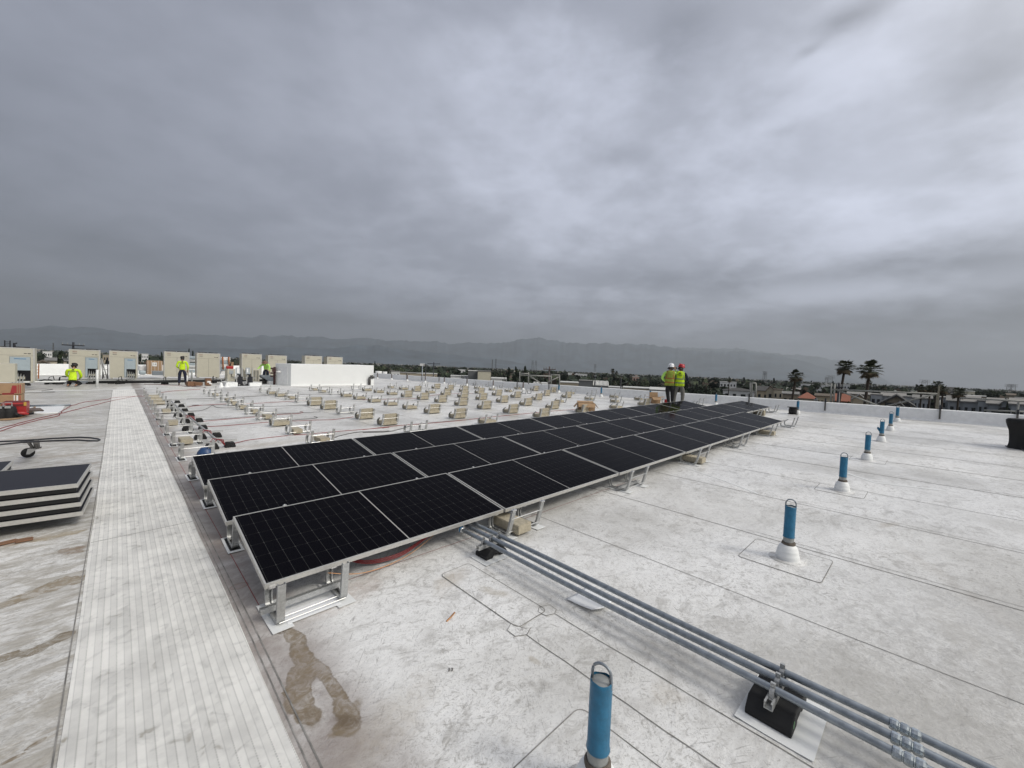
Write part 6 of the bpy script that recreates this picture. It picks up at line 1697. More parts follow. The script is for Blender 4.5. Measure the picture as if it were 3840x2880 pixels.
# right-hand group, from left to right
house(2700, 2762, 1432, 300, 14, 'wall_white', 'roof_pale', 'flat', 'long white flat-roofed building right of the dark round tree', 'building', 2, 5)
house(2712, 2830, 1463, 190, 12, 'wall_white', 'roof_dark', 'hip', 'white house under a dark low hip roof left of the narrow scaffold', 'house', 1, 4, ridge_px=9)
house(2790, 2812, 1450, 260, 10, 'wall_white', 'roof_dark', 'side', 'small white house behind the dark hip roof', 'house', 1, 2, ridge_px=6)
house(2838, 2882, 1466, 200, 12, 'wall_tan', 'roof_dark', 'side', 'tan house with dark roof just right of the narrow scaffold', 'house', 1, 2, ridge_px=14)
house(2874, 2904, 1464, 185, 8, 'wall_cream', 'roof_brown', 'gable', 'cream house with twin gables and rounded front bay', 'house', 1, 1, ridge_px=14)
house(2902, 2937, 1462, 180, 10, 'wall_cream', 'roof_brown', 'flat', 'cream two-storey house with brown eaves left of the first palm', 'house', 2, 2)
house(2937, 2992, 1478, 165, 12, 'wall_tan', 'roof_grey', 'side', 'low tan house behind the foot of the first palm', 'house', 1, 3, ridge_px=6)
house(2998, 3055, 1493, 150, 13, 'wall_cream', 'roof_orange', 'hip', 'cream house under a bright orange hip roof', 'house', 1, 3, ridge_px=17)
house(3060, 3125, 1486, 170, 12, 'wall_cream', 'roof_brown', 'side', 'cream house with brown roof right of the orange hip roof', 'house', 1, 4, ridge_px=6)
house(3131, 3180, 1506, 140, 12, 'wall_tan', 'roof_orange', 'side', 'house under a rust-orange roof between the two tall palm trunks', 'house', 1, 2, ridge_px=20)
house(3200, 3245, 1497, 150, 11, 'wall_cream', 'roof_grey', 'gable', 'cream gabled house right of the second tall palm', 'house', 1, 2, ridge_px=12)
house(3180, 3262, 1478, 210, 12, 'wall_tan', 'roof_tar', 'side', 'long tan low house behind the tall palms', 'house', 1, 5, ridge_px=5)
house(2952, 3000, 1462, 280, 14, 'wall_cream', 'roof_tar', 'side', 'pale low house behind the first palm', 'house', 1, 4, ridge_px=6)
house(3003, 3055, 1441, 380, 20, 'wall_white', 'roof_pale', 'flat', 'left white modern apartment block behind the orange roof', 'building', 2, 6)
house(3058, 3094, 1444, 370, 18, 'wall_white', 'roof_pale', 'flat', 'middle white modern apartment block with square windows', 'building', 3, 4)
house(3096, 3140, 1444, 375, 18, 'wall_white', 'roof_pale', 'flat', 'third white modern apartment block left of the tall palms', 'building', 3, 4)
house(3140, 3188, 1441, 365, 18, 'wall_white', 'roof_pale', 'flat', 'right white modern apartment block behind a palm trunk', 'building', 3, 4)
house(3266, 3308, 1480, 175, 14, 'wall_grey', 'roof_tar', 'flat', 'grey apartment block left end, by the brown gable', 'building', 3, 2)
house(3308, 3392, 1486, 178, 14, 'wall_grey', 'roof_tar', 'side', 'grey apartment block with pale balcony band behind the brown gable', 'building', 2, 5, ridge_px=9)
house(3392, 3428, 1489, 165, 14, 'wall_grey', 'roof_grey', 'flat', 'plain grey apartment block right of the brown gable', 'building', 3, 2)
t, W_, H_ = house(3428, 3490, 1494, 163, 13, 'wall_grey', 'roof_grey', 'side', 'grey apartment block with pale projecting balcony', 'building', 3, 4, ridge_px=7)
bm = bmesh.new(); add_box(bm, (-W_ * .2, -.7, H_ - 4.2), (W_ * .5, 1.4, 1.1)); obj('balcony', bm, TM['trim_white'], t)
house(3300, 3422, 1517, 95, 12, 'wall_tan', 'roof_dark', 'gable', 'near tan house with a broad dark gable behind the parapet', 'house', 1, 2, ridge_px=24, winrows=[12])
house(3352, 3392, 1532, 88, 8, 'wall_tan', 'roof_dark', 'gable', 'small lower gable in front of the broad dark gable', 'house', 1, 1, ridge_px=14, winrows=[11])
house(3525, 3556, 1492, 168, 14, 'wall_grey', 'roof_tar', 'flat', 'grey block right of the timber post', 'building', 3, 1)
house(3556, 3612, 1505, 160, 12, 'wall_grey', 'roof_grey', 'side', 'grey apartment house with two dark windows right of the timber post', 'building', 2, 2, ridge_px=12)
t, W_, H_ = house(3612, 3668, 1508, 158, 12, 'wall_grey', 'roof_tar', 'side', 'grey apartment house with wide balcony opening', 'building', 2, 2, ridge_px=14)
bm = bmesh.new(); add_box(bm, (W_ * .22, -.5, H_ - 3.5), (W_ * .5, 1.0, .9)); obj('balcony', bm, TM['trim_white'], t)
house(3668, 3708, 1505, 152, 12, 'wall_grey', 'roof_grey', 'flat', 'plain grey apartment house between two balconies', 'building', 2, 2)
t, W_, H_ = house(3708, 3756, 1516, 150, 12, 'wall_grey', 'roof_tar', 'side', 'grey apartment house with long dark balcony', 'building', 2, 1, ridge_px=13)
bm = bmesh.new(); add_box(bm, (0, -.5, H_ - 3.4), (W_ * .9, 1.0, .9)); obj('balcony', bm, TM['trim_white'], t)
t, W_, H_ = house(3756, 3792, 1513, 148, 12, 'wall_grey', 'roof_grey', 'gable', 'grey gabled house with arched window near the right edge', 'building', 1, 0, ridge_px=9)
bm = bmesh.new(); add_box(bm, (-W_ * .12, -.04, H_ - 3.4), (2.2, .12, 3.0)); lathe_pts = [( -W_ * .12 + 1.1 * math.cos(PI * k / 10), H_ - 1.9 + 1.1 * math.sin(PI * k / 10)) for k in range(11)]
vs_ = [bm.verts.new((x, -.1, z)) for x, z in lathe_pts]; bm.faces.new(vs_); obj('window', bm, TM['window_dark'], t)
house(3792, 3900, 1518, 146, 12, 'wall_grey', 'roof_tar', 'side', 'grey apartment house running out of the right edge', 'building', 2, 4, ridge_px=13)
house(3548, 3578, 1473, 260, 12, 'wall_tan', 'roof_dark', 'side', 'house with steep dark roof right of the palm clump', 'house', 1, 2, ridge_px=14)
house(3577, 3595, 1466, 255, 12, 'wall_warehouse', 'roof_pale', 'flat', 'pale upright block beside the steep dark roof', 'building', 2, 1)
house(3612, 3656, 1467, 300, 14, 'wall_warehouse', 'roof_pale', 'flat', 'bright flat white block behind the grey apartments', 'building', 1, 2)
house(3624, 3697, 1485, 230, 12, 'wall_tan', 'roof_pale', 'flat', 'long pale flat-roofed house behind the grey apartments', 'building', 1, 5)
house(3566, 3625, 1478, 240, 12, 'wall_tan', 'roof_grey', 'flat', 'tan flat house left of the bright white block', 'building', 1, 3)
house(3340, 3360, 1466, 330, 12, 'wall_white', 'roof_pale', 'flat', 'small white block far behind the grey apartments, left one', 'building', 1, 2)
house(3415, 3440, 1468, 330, 12, 'wall_cream', 'roof_pale', 'flat', 'small cream block far behind the grey apartments, right one', 'building', 1, 2)
house(3370, 3412, 1478, 270, 12, 'wall_tan', 'roof_tar', 'flat', 'dull tan row behind the left grey apartments', 'building', 1, 6)
house(3760, 3806, 1482, 350, 14, 'wall_tan', 'roof_brown', 'side', 'faint tan roof among far trees at right', 'house', 1, 2, ridge_px=4)
house(3805, 3850, 1492, 300, 14, 'wall_cream', 'roof_tar', 'flat', 'faint pale house among trees at the right edge', 'house', 1, 2)
# middle
house(2172, 2222, 1428, 170, 14, 'wall_metal', 'roof_grey', 'flat', 'dark metal warehouse end beside the ribbed barrel roof', 'warehouse', 1, 0)
house(2222, 2282, 1445, 172, 26, 'wall_metal', 'roof_pale', 'barrel', 'warehouse with a pale ribbed barrel roof', 'warehouse', 1, 0, ridge_px=14)
house(2372, 2397, 1412, 330, 14, 'wall_pink', 'roof_pale', 'flat', 'pink square building left of the two men', 'building', 2, 2)
house(2382, 2391, 1407, 331, 8, 'wall_pink', 'roof_pale', 'flat', 'pink stair head on the pink square building', 'stair head', 1, 0)
house(2132, 2202, 1401, 420, 20, 'wall_white', 'roof_pale', 'flat', 'long low white warehouse behind trees, left of the barrel roof', 'warehouse', 1, 5)
house(2280, 2330, 1452, 200, 14, 'wall_white', 'roof_pale', 'flat', 'pale low shed right of the barrel roof', 'warehouse', 1, 3)
house(2335, 2440, 1454, 180, 16, 'wall_tan', 'roof_pale', 'flat', 'long pale roof in front of the red sheds', 'warehouse', 1, 6)
house(2300, 2400, 1468, 130, 10, 'wall_tan', 'roof_tar', 'flat', 'low dull roof just over the parapet left of the men', 'warehouse', 1, 6)
house(2440, 2500, 1462, 170, 12, 'wall_white', 'roof_pale', 'side', 'white house partly behind the person in white hard hat', 'house', 1, 3, ridge_px=7)
house(2100, 2170, 1434, 190, 18, 'wall_tan', 'roof_pale', 'flat', 'long pale loading dock left of the metal warehouse', 'warehouse', 1, 5)
t, W_, H_ = house(1792, 1841, 1392, 170, 22, 'wall_warehouse', 'roof_grey', 'flat', 'cream warehouse front catching the light', 'warehouse', 1, 0)
house(1756, 1792, 1391, 176, 18, 'wall_metal', 'roof_pale', 'flat', 'grey side wing of the cream warehouse', 'warehouse', 1, 0)
house(1842, 1900, 1420, 150, 16, 'wall_white', 'roof_pale', 'flat', 'low white roof right of the cream warehouse', 'warehouse', 1, 4)
house(1690, 1757, 1410, 190, 14, 'wall_white', 'roof_pale', 'flat', 'low white yard building left of the cream warehouse', 'warehouse', 1, 5)
house(1718, 1745, 1386, 380, 14, 'wall_white', 'roof_pale', 'flat', 'small distant white roof left of the cream warehouse', 'building', 1, 2)
house(1560, 1640, 1400, 230, 14, 'wall_tan', 'roof_pale', 'flat', 'pale shed row behind the parapet, left of the yard building', 'warehouse', 1, 6)
house(1445, 1500, 1392, 240, 14, 'wall_white', 'roof_tar', 'flat', 'low pale shed right of the white block', 'warehouse', 1, 4)
house(1500, 1560, 1398, 210, 14, 'wall_tan', 'roof_tar', 'flat', 'tan shed behind the parapet', 'warehouse', 1, 4)
house(2000, 2060, 1438, 160, 14, 'wall_tan', 'roof_pale', 'flat', 'pale yard roof behind the grey scaffold frame', 'warehouse', 1, 4)
house(2130, 2165, 1398, 520, 14, 'wall_white', 'roof_pale', 'flat', 'distant white block over the loading dock', 'building', 1, 3)
# left
house(160, 196, 1318, 420, 16, 'wall_white', 'roof_pale', 'flat', 'white building among dark trees at left', 'building', 1, 4)
house(140, 215, 1342, 300, 16, 'wall_tan', 'roof_tar', 'flat', 'long tan roof below the white building at left', 'warehouse', 1, 6)
house(175, 250, 1352, 200, 12, 'wall_cream', 'roof_grey', 'side', 'cream house above the left parapet', 'house', 1, 4, ridge_px=5)
house(140, 180, 1362, 170, 12, 'wall_tan', 'roof_brown', 'gable', 'small tan gable above the left parapet', 'house', 1, 1, ridge_px=5)
house(531, 556, 1327, 380, 16, 'wall_white', 'roof_pale', 'flat', 'white building peeping left of the wrapped carton', 'building', 2, 4)
house(385, 410, 1330, 300, 14, 'wall_tan', 'roof_grey', 'flat', 'grey building between the two open units', 'building', 1, 2)
# parked white vans beyond the right end of the white block
for i, (a, b_, y) in enumerate(((1408, 1432, 1391), (1434, 1452, 1393))):
    A = far(a, y, 150); B = far(b_, y + 1, 150); d = B - A; c = (A + B) / 2; W = Vector((d.x, d.y)).length; zt = c.z; ang = math.atan2(d.y, d.x)
    t = thing('rooftop_tank', ['left white rounded rooftop tank beyond the white block', 'right white rounded rooftop tank beyond the white block'][i], 'tank', (c.x, c.y, STREET), ang)
    bm = bmesh.new(); tube(bm, [(-W / 2, 0, zt - STREET - 1.0), (W / 2, 0, zt - STREET - 1.0)], 1.0, 12); obj('shell', bm, TM['wall_white'], t)
    bm = bmesh.new(); add_box(bm, (0, 0, (zt - STREET - 2) / 2), (W, 3, zt - STREET - 2)); obj('base', bm, TM['roof_tar'], t)

# trees ----------------------------------------------------------------
def leaf_mat(name, c):
    m = mat(name, c, .9, 0, .5, .8); return m
LM = [leaf_mat('foliage_dark', (.028, .040, .024)), leaf_mat('foliage_mid', (.055, .072, .034)), leaf_mat('foliage_olive', (.13, .15, .045)), leaf_mat('foliage_brown', (.075, .055, .040))]
BARK = mat('bark', (.055, .042, .032), .95, 0, .3, 3)
def leafy(bm, centre, rad, n, size, squash=.8, mi=0):
    for _ in range(n):
        d = Vector((random.gauss(0, 1), random.gauss(0, 1), random.gauss(0, 1))).normalized() * (random.random() ** .35)
        p = centre + Vector((d.x * rad, d.y * rad, d.z * rad * squash))
        a = Vector((random.uniform(-1, 1), random.uniform(-1, 1), random.uniform(-.6, .6))).normalized(); b_ = a.cross(Vector((random.uniform(-1, 1), random.uniform(-1, 1), random.uniform(-1, 1)))).normalized()
        s = size * random.uniform(.5, 1.3)
        vs_ = [bm.verts.new(p + a * s), bm.verts.new(p + b_ * s), bm.verts.new(p - a * s * .8), bm.verts.new(p - b_ * s * .9)]
        bm.faces.new(vs_).material_index = mi
def crown_mesh(kind, seed, leaf, leaf2, n=1500):
    random.seed(seed); bm = bmesh.new()
    if kind == 'round':
        for k in range(16):
            a = random.uniform(0, 2 * PI); rr = random.uniform(.1, .34); c = Vector((rr * math.cos(a), rr * math.sin(a), random.uniform(.42, .80) - .25 * rr))
            leafy(bm, c, random.uniform(.13, .22), n // 16, .035, .8, k % 2)
    elif kind == 'tall':
        for k in range(18):
            f = k / 17; a = random.uniform(0, 2 * PI); rr = .12 * (1 - f) + .02; leafy(bm, Vector((rr * math.cos(a), rr * math.sin(a), .18 + .76 * f)), .17 * (1 - f * .75), n // 18, .03, 1.1, k % 2)
    elif kind == 'cypress':
        for k in range(14): f = k / 13; leafy(bm, Vector((0, 0, .08 + .86 * f)), .10 * math.sin(PI * (f * .8 + .15)) + .015, n // 14, .022, 1.2, k % 2)
    elif kind == 'shrub':
        for k in range(14):
            a = random.uniform(0, 2 * PI); rr = random.uniform(0, .42); leafy(bm, Vector((rr * math.cos(a), rr * math.sin(a), random.uniform(.2, .75))), random.uniform(.14, .24), n // 14, .035, .9, k % 2)
    elif kind == 'umbrella':
        for k in range(14):
            a = random.uniform(0, 2 * PI); rr = random.uniform(.0, .42); leafy(bm, Vector((rr * math.cos(a), rr * math.sin(a), .80 - rr * .25 + random.uniform(-.04, .08))), random.uniform(.10, .17), n // 14, .03, .5, k % 2)
    me = mesh('crown', bm, [LM[leaf], LM[leaf2]]); return me
def trunk_mesh(kind, seed):
    random.seed(seed); bm = bmesh.new(); tube(bm, [(0, 0, 0), (.01, .01, .25), (-.005, .01, .55), (0, 0, .8)], [.035, .028, .018, .008], 8)
    if kind in ('round', 'umbrella', 'shrub'):
        for k in range(5): a = 2 * PI * k / 5 + .3; tube(bm, [(0, 0, .30 + .04 * k), (.12 * math.cos(a), .12 * math.sin(a), .5), (.26 * math.cos(a), .26 * math.sin(a), .68)], [.015, .010, .005], 6)
    return mesh('trunk', bm, BARK)
TREE = {}
for key, (kind, s, l1, l2) in {'round0': ('round', 11, 0, 1), 'round1': ('round', 12, 0, 0), 'round2': ('round', 13, 1, 0), 'tall0': ('tall', 14, 0, 0), 'tall1': ('tall', 15, 1, 0), 'cyp': ('cypress', 16, 0, 0), 'shrub': ('shrub', 17, 2, 1), 'shrubd': ('shrub', 18, 1, 0), 'umb': ('umbrella', 19, 1, 0), 'brown': ('round', 20, 3, 0)}.items():
    TREE[key] = (crown_mesh(kind, s, l1, l2), trunk_mesh(kind, s + 50))
random.seed(99)
def tree(kind, px, pytop, dist, width_px, label, group=None, h=None):
    top = far(px, pytop, dist); H = top.z - STREET; W = width_px * dist / FPX / (.22 if kind == 'cyp' else (.85 if kind != 'tall0' and kind != 'tall1' else .5))
    t = thing('tree' if kind != 'cyp' else 'cypress_tree', label, 'tree', (top.x, top.y, STREET), random.uniform(0, 6), group); t.scale = (W, W, H)
    obj('crown', TREE[kind][0], None, t); obj('trunk', TREE[kind][1], None, t)
    return t
# large individual trees
for kind, px, py, dist, wpx, lb in (
    ('round1', 2650, 1403, 150, 84, 'big dark round tree right of the man in the red hard hat'),
    ('shrub', 2590, 1446, 75, 90, 'bright olive shrub mass behind the red-hatted man'),
    ('shrub', 2655, 1452, 70, 90, 'olive shrubs below the big dark round tree'),
    ('shrub', 2700, 1462, 72, 70, 'rightmost olive shrub along the parapet'),
    ('shrubd', 2730, 1480, 68, 60, 'dark low shrub right of the olive shrubs'),
    ('round1', 1865, 1375, 190, 68, 'dark dome-shaped tree right of the cream warehouse'),
    ('tall0', 1910, 1375, 120, 34, 'dark pointed tree at the left of the tall dark group'),
    ('tall0', 1935, 1372, 118, 34, 'second dark pointed tree in the tall dark group'),
    ('tall1', 1968, 1370, 130, 40, 'tall dark tree behind the grey scaffold frame'),
    ('round0', 1925, 1395, 100, 60, 'dark bushy tree at the foot of the tall dark group'),
    ('shrub', 2030, 1412, 70, 90, 'olive bush behind the grey scaffold frame'),
    ('round0', 2010, 1400, 110, 60, 'dark bushy tree between scaffold and power pole'),
    ('brown', 1748, 1386, 120, 32, 'reddish brown tree left of the cream warehouse'),
    ('brown', 1772, 1404, 110, 26, 'small brown tree before the cream warehouse'),
    ('round1', 1690, 1358, 300, 34, 'dark rounded tree standing above the distant tree line'),
    ('round0', 1395, 1354, 260, 60, 'dark tree just right of the white block'),
    ('round0', 1440, 1360, 240, 60, 'broad dark tree right of the white block'),
    ('round0', 1500, 1366, 250, 60, 'dark tree near the billboard'),
    ('round0', 1570, 1366, 240, 56, 'dark tree behind the billboard pole'),
    ('tall0', 606, 1318, 260, 14, 'thin dark conifer left of the standing worker'),
    ('round1', 588, 1326, 250, 44, 'dark round tree left of the standing worker'),
    ('tall0', 709, 1305, 160, 14, 'tallest dark conifer behind the standing worker'),
    ('tall0', 723, 1313, 160, 16, 'second dark conifer between the closed units'),
    ('round0', 718, 1322, 170, 40, 'dark conifer mass between the closed units'),
    ('round0', 850, 1334, 260, 40, 'dark tree over the white boxes'),
    ('cyp', 1016, 1324, 220, 9, 'dark topiary-like cypress above the hatted worker'),
    ('round0', 150, 1304, 300, 50, 'dark tree left of the white building at left'),
    ('tall1', 232, 1312, 130, 40, 'spindly bare tree left of the kneeling worker unit'),
    ('round0', 232, 1340, 160, 50, 'dark bushes by the left parapet'),
    ('round0', 1895, 1402, 150, 40, 'dark tree behind the low white roof'),
    ('shrubd', 2160, 1433, 150, 36, 'small bush before the metal warehouse'),
    ('round0', 2210, 1400, 260, 40, 'dark tree behind the metal warehouse'),
    ('round0', 2345, 1402, 280, 46, 'dark tree left of the pink building'),
    ('round1', 2455, 1400, 250, 60, 'dark broad tree left of the white hard hat person'),
    ('round0', 2420, 1410, 240, 44, 'dark tree right of the pink building'),
    ('round0', 2300, 1412, 230, 40, 'dark tree over the pale low shed'),
    ('umb', 3057, 1424, 330, 26, 'flat-topped tree behind the white apartments'),
    ('umb', 3200, 1426, 300, 20, 'umbrella-shaped tree left of the second tall palm'),
    ('round0', 3310, 1434, 320, 48, 'large dark dome tree behind the grey apartments'),
    ('round0', 3110, 1454, 250, 26, 'small tree before the third white apartment block'),
    ('shrubd', 3190, 1478, 140, 34, 'dark bush right of the rust-orange roof'),
    ('shrubd', 3600, 1516, 110, 46, 'dark green bush right of the palm clump'),
    ('shrubd', 3570, 1520, 112, 30, 'dark bush below the small apartments'),
    ('cyp', 3779, 1504, 130, 9, 'narrow dark cypress near the right edge'),
    ('umb', 3612, 1446, 380, 30, 'broad-topped tree behind the steep dark roof'),
    ('round0', 3672, 1452, 360, 22, 'round tree right of the bright white block'),
    ('umb', 3720, 1450, 340, 30, 'flat-topped dark tree toward the right edge'),
    ('umb', 3748, 1452, 330, 26, 'second flat-topped dark tree toward the right edge'),
    ('shrubd', 3300, 1505, 120, 36, 'dark shrubs left of the brown gable'),
    ('shrubd', 2905, 1484, 130, 34, 'dark shrubs below the cream two-storey house'),
    ('shrubd', 3445, 1530, 105, 30, 'dark shrub between the gable and the timber post'),
    ('brown', 3505, 1505, 120, 40, 'bare brown tree left of the timber post')):
    tree(kind, px, py, dist, wpx, lb)
# palms ------------------------------------------------------------------
def palm_crown(seed, nf=72):
    random.seed(seed); bm = bmesh.new()
    for k in range(nf):
        az = random.uniform(0, 2 * PI); el = math.asin(random.uniform(-.80, .98))
        d = Vector((math.cos(az) * math.cos(el), math.sin(az) * math.cos(el), math.sin(el)))
        L_ = random.uniform(.38, .72); tip = d * L_; tube(bm, [Vector((0, 0, 0)), tip * .6 + Vector((0, 0, .05)), tip], .012, 3, 0)
        sd_ = d.cross(Vector((0, 0, 1))); sd_ = (sd_ if sd_.length > .1 else Vector((1, 0, 0))).normalized(); up = sd_.cross(d).normalized()
        for j in range(13):
            a = R(-75 + 150 * j / 12); bd = (d * math.cos(a) + sd_ * math.sin(a)).normalized(); ll = random.uniform(.42, .60) * (1 - .25 * abs(a) / R(75))
            pA = tip; pB = tip + bd * ll * .55; pC = tip + bd * ll * .9 + Vector((0, 0, -.20 * ll)) ; w_ = .034; q = bd.cross(up).normalized() * w_
            v_ = [bm.verts.new(pA), bm.verts.new(pB + q), bm.verts.new(pC), bm.verts.new(pB - q)]; f = bm.faces.new(v_); f.material_index = 0 if el > -.35 else 1
    return mesh('crown', bm, [mat('palm_frond', (.042, .050, .022), .7, 0, .4, 2), mat('palm_frond_dead', (.10, .075, .042), .9, 0, .3, 2)])
def palm_skirt(seed):
    random.seed(seed); bm = bmesh.new()
    for k in range(90):
        az = random.uniform(0, 2 * PI); z = random.uniform(-1.1, .1); r_ = .26 * (1 - max(0, -z - .5) * .6)
        p = Vector((r_ * .5 * math.cos(az), r_ * .5 * math.sin(az), z)); q = Vector((r_ * 1.3 * math.cos(az), r_ * 1.3 * math.sin(az), z - .35)); s = Vector((-math.sin(az), math.cos(az), 0)) * .07
        bm.faces.new([bm.verts.new(v_) for v_ in (p - s, p + s, q + s * .6, q - s * .6)])
    return mesh('dead_frond_skirt', bm, mat('palm_skirt', (.075, .045, .030), .95, 0, .3, 2))
PCR = [palm_crown(5), palm_crown(6)]; PSK = palm_skirt(7)
def palm(px, pyc, dist, crown_px, lean_px, label, var=0, group='tall fan palms', skirt=True):
    """px, pyc: centre of the crown in the photo; the trunk leans so its foot sits lean_px to the left"""
    c = far(px, pyc, dist); Rr = crown_px * dist / FPX / 2 / 1.18
    ft = far(px - lean_px, pyc, dist)
    t = thing('palm_tree', label, 'palm tree', (ft.x, ft.y, STREET), 0, group)
    off = Vector((c.x - ft.x, c.y - ft.y, c.z - STREET))
    bm = bmesh.new(); n = 10; pts = []
    for k in range(n + 1): f = k / n; pts.append(Vector((off.x * f ** .8, off.y * f ** .8, off.z * f)))
    tube(bm, pts, [.20 - .06 * (k / n) for k in range(n + 1)], 10); obj('trunk', bm, BARK, t)
    o = obj('crown', PCR[var], None, t, off, (0, 0, var * 2 + px)); o.scale = (Rr,) * 3
    if skirt: o = obj('dead_frond_skirt', PSK, None, t, off + Vector((0, 0, -.2))); o.scale = (Rr * .75, Rr * .75, Rr * .42)
    return t
palm(2985, 1411, 78, 56, 12 + 36, 'leftmost tall fan palm, in front of the white apartments', 0)
palm(3168, 1378, 72, 63, 20 + 34, 'middle tall fan palm leaning right, left one of the close pair', 1)
palm(3262, 1387, 66, 74, 24 + 24, 'right tall fan palm, largest crown of the three', 0)
palm(3514, 1445, 120, 34, 4, 'small fan palm rising behind the timber post', 1, 'small palms')
palm(3456, 1458, 118, 30, 2, 'small bushy palm left of the timber post', 0, 'small palms')
palm(3488, 1460, 122, 34, 2, 'dense palm close left of the timber post', 1, 'small palms')
palm(3536, 1462, 118, 34, 2, 'dense palm close right of the timber post', 0, 'small palms')
palm(3595, 1474, 115, 42, 2, 'broad low palm right of the timber post', 1, 'small palms')
palm(2735, 1426, 190, 20, 2, 'small palm before the long white building', 0, 'small palms', False)
palm(2298, 1390, 330, 22, 1, 'pair palm standing above the mid town, left one', 1, 'small palms', False)
palm(2312, 1396, 330, 16, 1, 'lower palm beside it above the mid town', 0, 'small palms', False)
palm(3130, 1452, 240, 22, 1, 'dark palm near the middle tall trunk', 1, 'small palms', False)
palm(3258, 1434, 290, 22, 1, 'small palm seen behind the largest crown trunk', 0, 'small palms', False)
palm(3316, 1452, 300, 16, 1, 'small palm against the large dark dome tree', 1, 'small palms', False)
random.seed(31)
# scattered individual small far palms and trees on the sky line
used = []
for i in range(46):
    px = 1420 + i * 53 + random.uniform(-14, 14)
    if 2480 < px < 2590: continue
    hy = 1310 + .0425 * px - 14
    k = random.choice(['tall1', 'round0', 'tall0', 'umb', 'round2'])
    d = random.uniform(420, 700)
    tree(k, px, hy + random.uniform(-3, 9), d, random.uniform(12, 26), 'small hazy tree of the distant tree line', 'distant tree-line trees')
# far woods and roofs as masses
def mass_trees(name, label_kind, n, dmin, dmax, seed, keep=None):
    random.seed(seed); bm = bmesh.new()
    for _ in range(n):
        az = R(random.uniform(-14, 104)); f = random.random(); d = dmin * (dmax / dmin) ** f
        x, y = d * math.sin(az), d * math.cos(az); h_ = random.uniform(6, 13) * (.62 if d < 240 else 1) * (1.1 if random.random() < .12 else 1); w_ = random.uniform(3.5, 8)
        if random.random() < .15: h_ *= 1.25; w_ *= .45
        nl = 26 if d < 700 else (14 if d < 1500 else 7)
        for _k in range(nl):
            dd = Vector((random.gauss(0, 1), random.gauss(0, 1), random.gauss(0, 1))).normalized() * (random.random() ** .4)
            p = Vector((x + dd.x * w_, y + dd.y * w_, STREET + h_ * .62 + dd.z * h_ * .38))
            s = w_ * random.uniform(.25, .55) * (1 if d < 700 else 1.3); a = Vector((random.uniform(-1, 1), random.uniform(-1, 1), random.uniform(-.7, .7))).normalized(); b_ = a.cross(Vector((random.uniform(-1, 1), random.uniform(-1, 1), random.uniform(-1, 1)))).normalized()
            q = [bm.verts.new(p + a * s), bm.verts.new(p + b_ * s), bm.verts.new(p - a * s), bm.verts.new(p - b_ * s)]
            bm.faces.new(q).material_index = random.randrange(3) if random.random() < .4 else 0
    return tag(obj(name, bm, [LM[0], LM[1], LM[3]]), kind='stuff')
mass_trees('far_woods', '', 260, 95, 240, 9)
mass_trees('far_woods', '', 1300, 230, 620, 3)
mass_trees('far_woods', '', 2300, 600, 2000, 4)
mass_trees('far_woods', '', 1900, 1800, 6500, 6)
random.seed(21); bm = bmesh.new()
for _ in range(1000):
    az = R(random.uniform(-14, 104)); d = 240 * (6000 / 240) ** (random.random() ** .9); x, y = d * math.sin(az), d * math.cos(az)
    w_, dp, h_ = random.uniform(8, 20) * (1 + d / 5000), random.uniform(8, 14), random.uniform(3.5, 7.5) * (1 + d / 9000)
    mi = random.choice([0, 0, 1, 1, 2, 3]); rt_ = Matrix.Rotation(-az + random.uniform(-.5, .5), 3, 'Z')
    add_box(bm, (x, y, STREET + h_ / 2), (w_, dp, h_), rt_, mi); add_box(bm, (x, y, STREET + h_ + .25), (w_ + .8, dp + .8, .5), rt_, random.choice([4, 4, 5, 0]))
    if d < 700:
        for k in range(3): add_box(bm, Vector((x, y, STREET + h_ - 1.4)) + rt_ @ Vector((w_ * (k - 1) * .3, -dp / 2 - .03, 0)), (1.6, .1, 1.2), rt_, 6)
tag(obj('far_rooftops', bm, [TM['wall_white'], TM['wall_cream'], TM['wall_grey'], TM['wall_tan'], TM['roof_grey'], TM['roof_brown'], TM['window_dark']]), kind='stuff')
# power poles ------------------------------------------------------------
def pole(px, pytop, dist, label, arms=1, arm_px=46, m='dark', r_=.16, thick=.1, drop=0):
    tp2 = far(px, pytop, dist); b_ = Vector((tp2.x, tp2.y, STREET)); H = tp2.z - STREET
    t = thing('power_pole', label, 'power pole', b_, math.atan2(ray(px, pytop).y, ray(px, pytop).x) - PI / 2)
    bm = bmesh.new(); tube(bm, [(0, 0, 0), (0, 0, H)], [r_ * 1.3, r_ * .8], 8); obj('mast', bm, M[m], t)
    aw = arm_px * dist / FPX
    for k in range(arms):
        bm = bmesh.new(); z = H - .5 - k * 2.2; add_box(bm, (0, -.15, z), (aw, .14, .16)); obj('crossarm', bm, M[m], t)
        bm = bmesh.new()
        for x in (-.46, -.25, .25, .46): tube(bm, [(aw * x, -.15, z + .08), (aw * x, -.15, z + .35)], .06, 6)
        obj('insulator', bm, M['pipegrey'], t)
    return tp2, t
pole(275, 1283, 95, 'dark double-armed power pole behind the kneeling worker unit', 2, 40)
pole(2061, 1374, 70, 'brown power pole with crossarm right of the grey scaffold', 1, 46, 'rust')
pole(1627, 1358, 130, 'power pole with crossarm above the distant trees', 1, 46)
pole(1597, 1364, 150, 'thin pole beside the billboard', 1, 16)
pole(2390 - 60, 1405, 140, 'thin street pole before the dark trees', 1, 10)
pole(2232, 1405, 100, 'thin light pole in front of the barrel roof', 1, 8)
pole(3148, 1436, 60, 'short dark power pole behind the left end of the long rail', 1, 20)
pole(3060, 1492, 60, 'thin dark pole by the parapet near the orange roof', 1, 8)
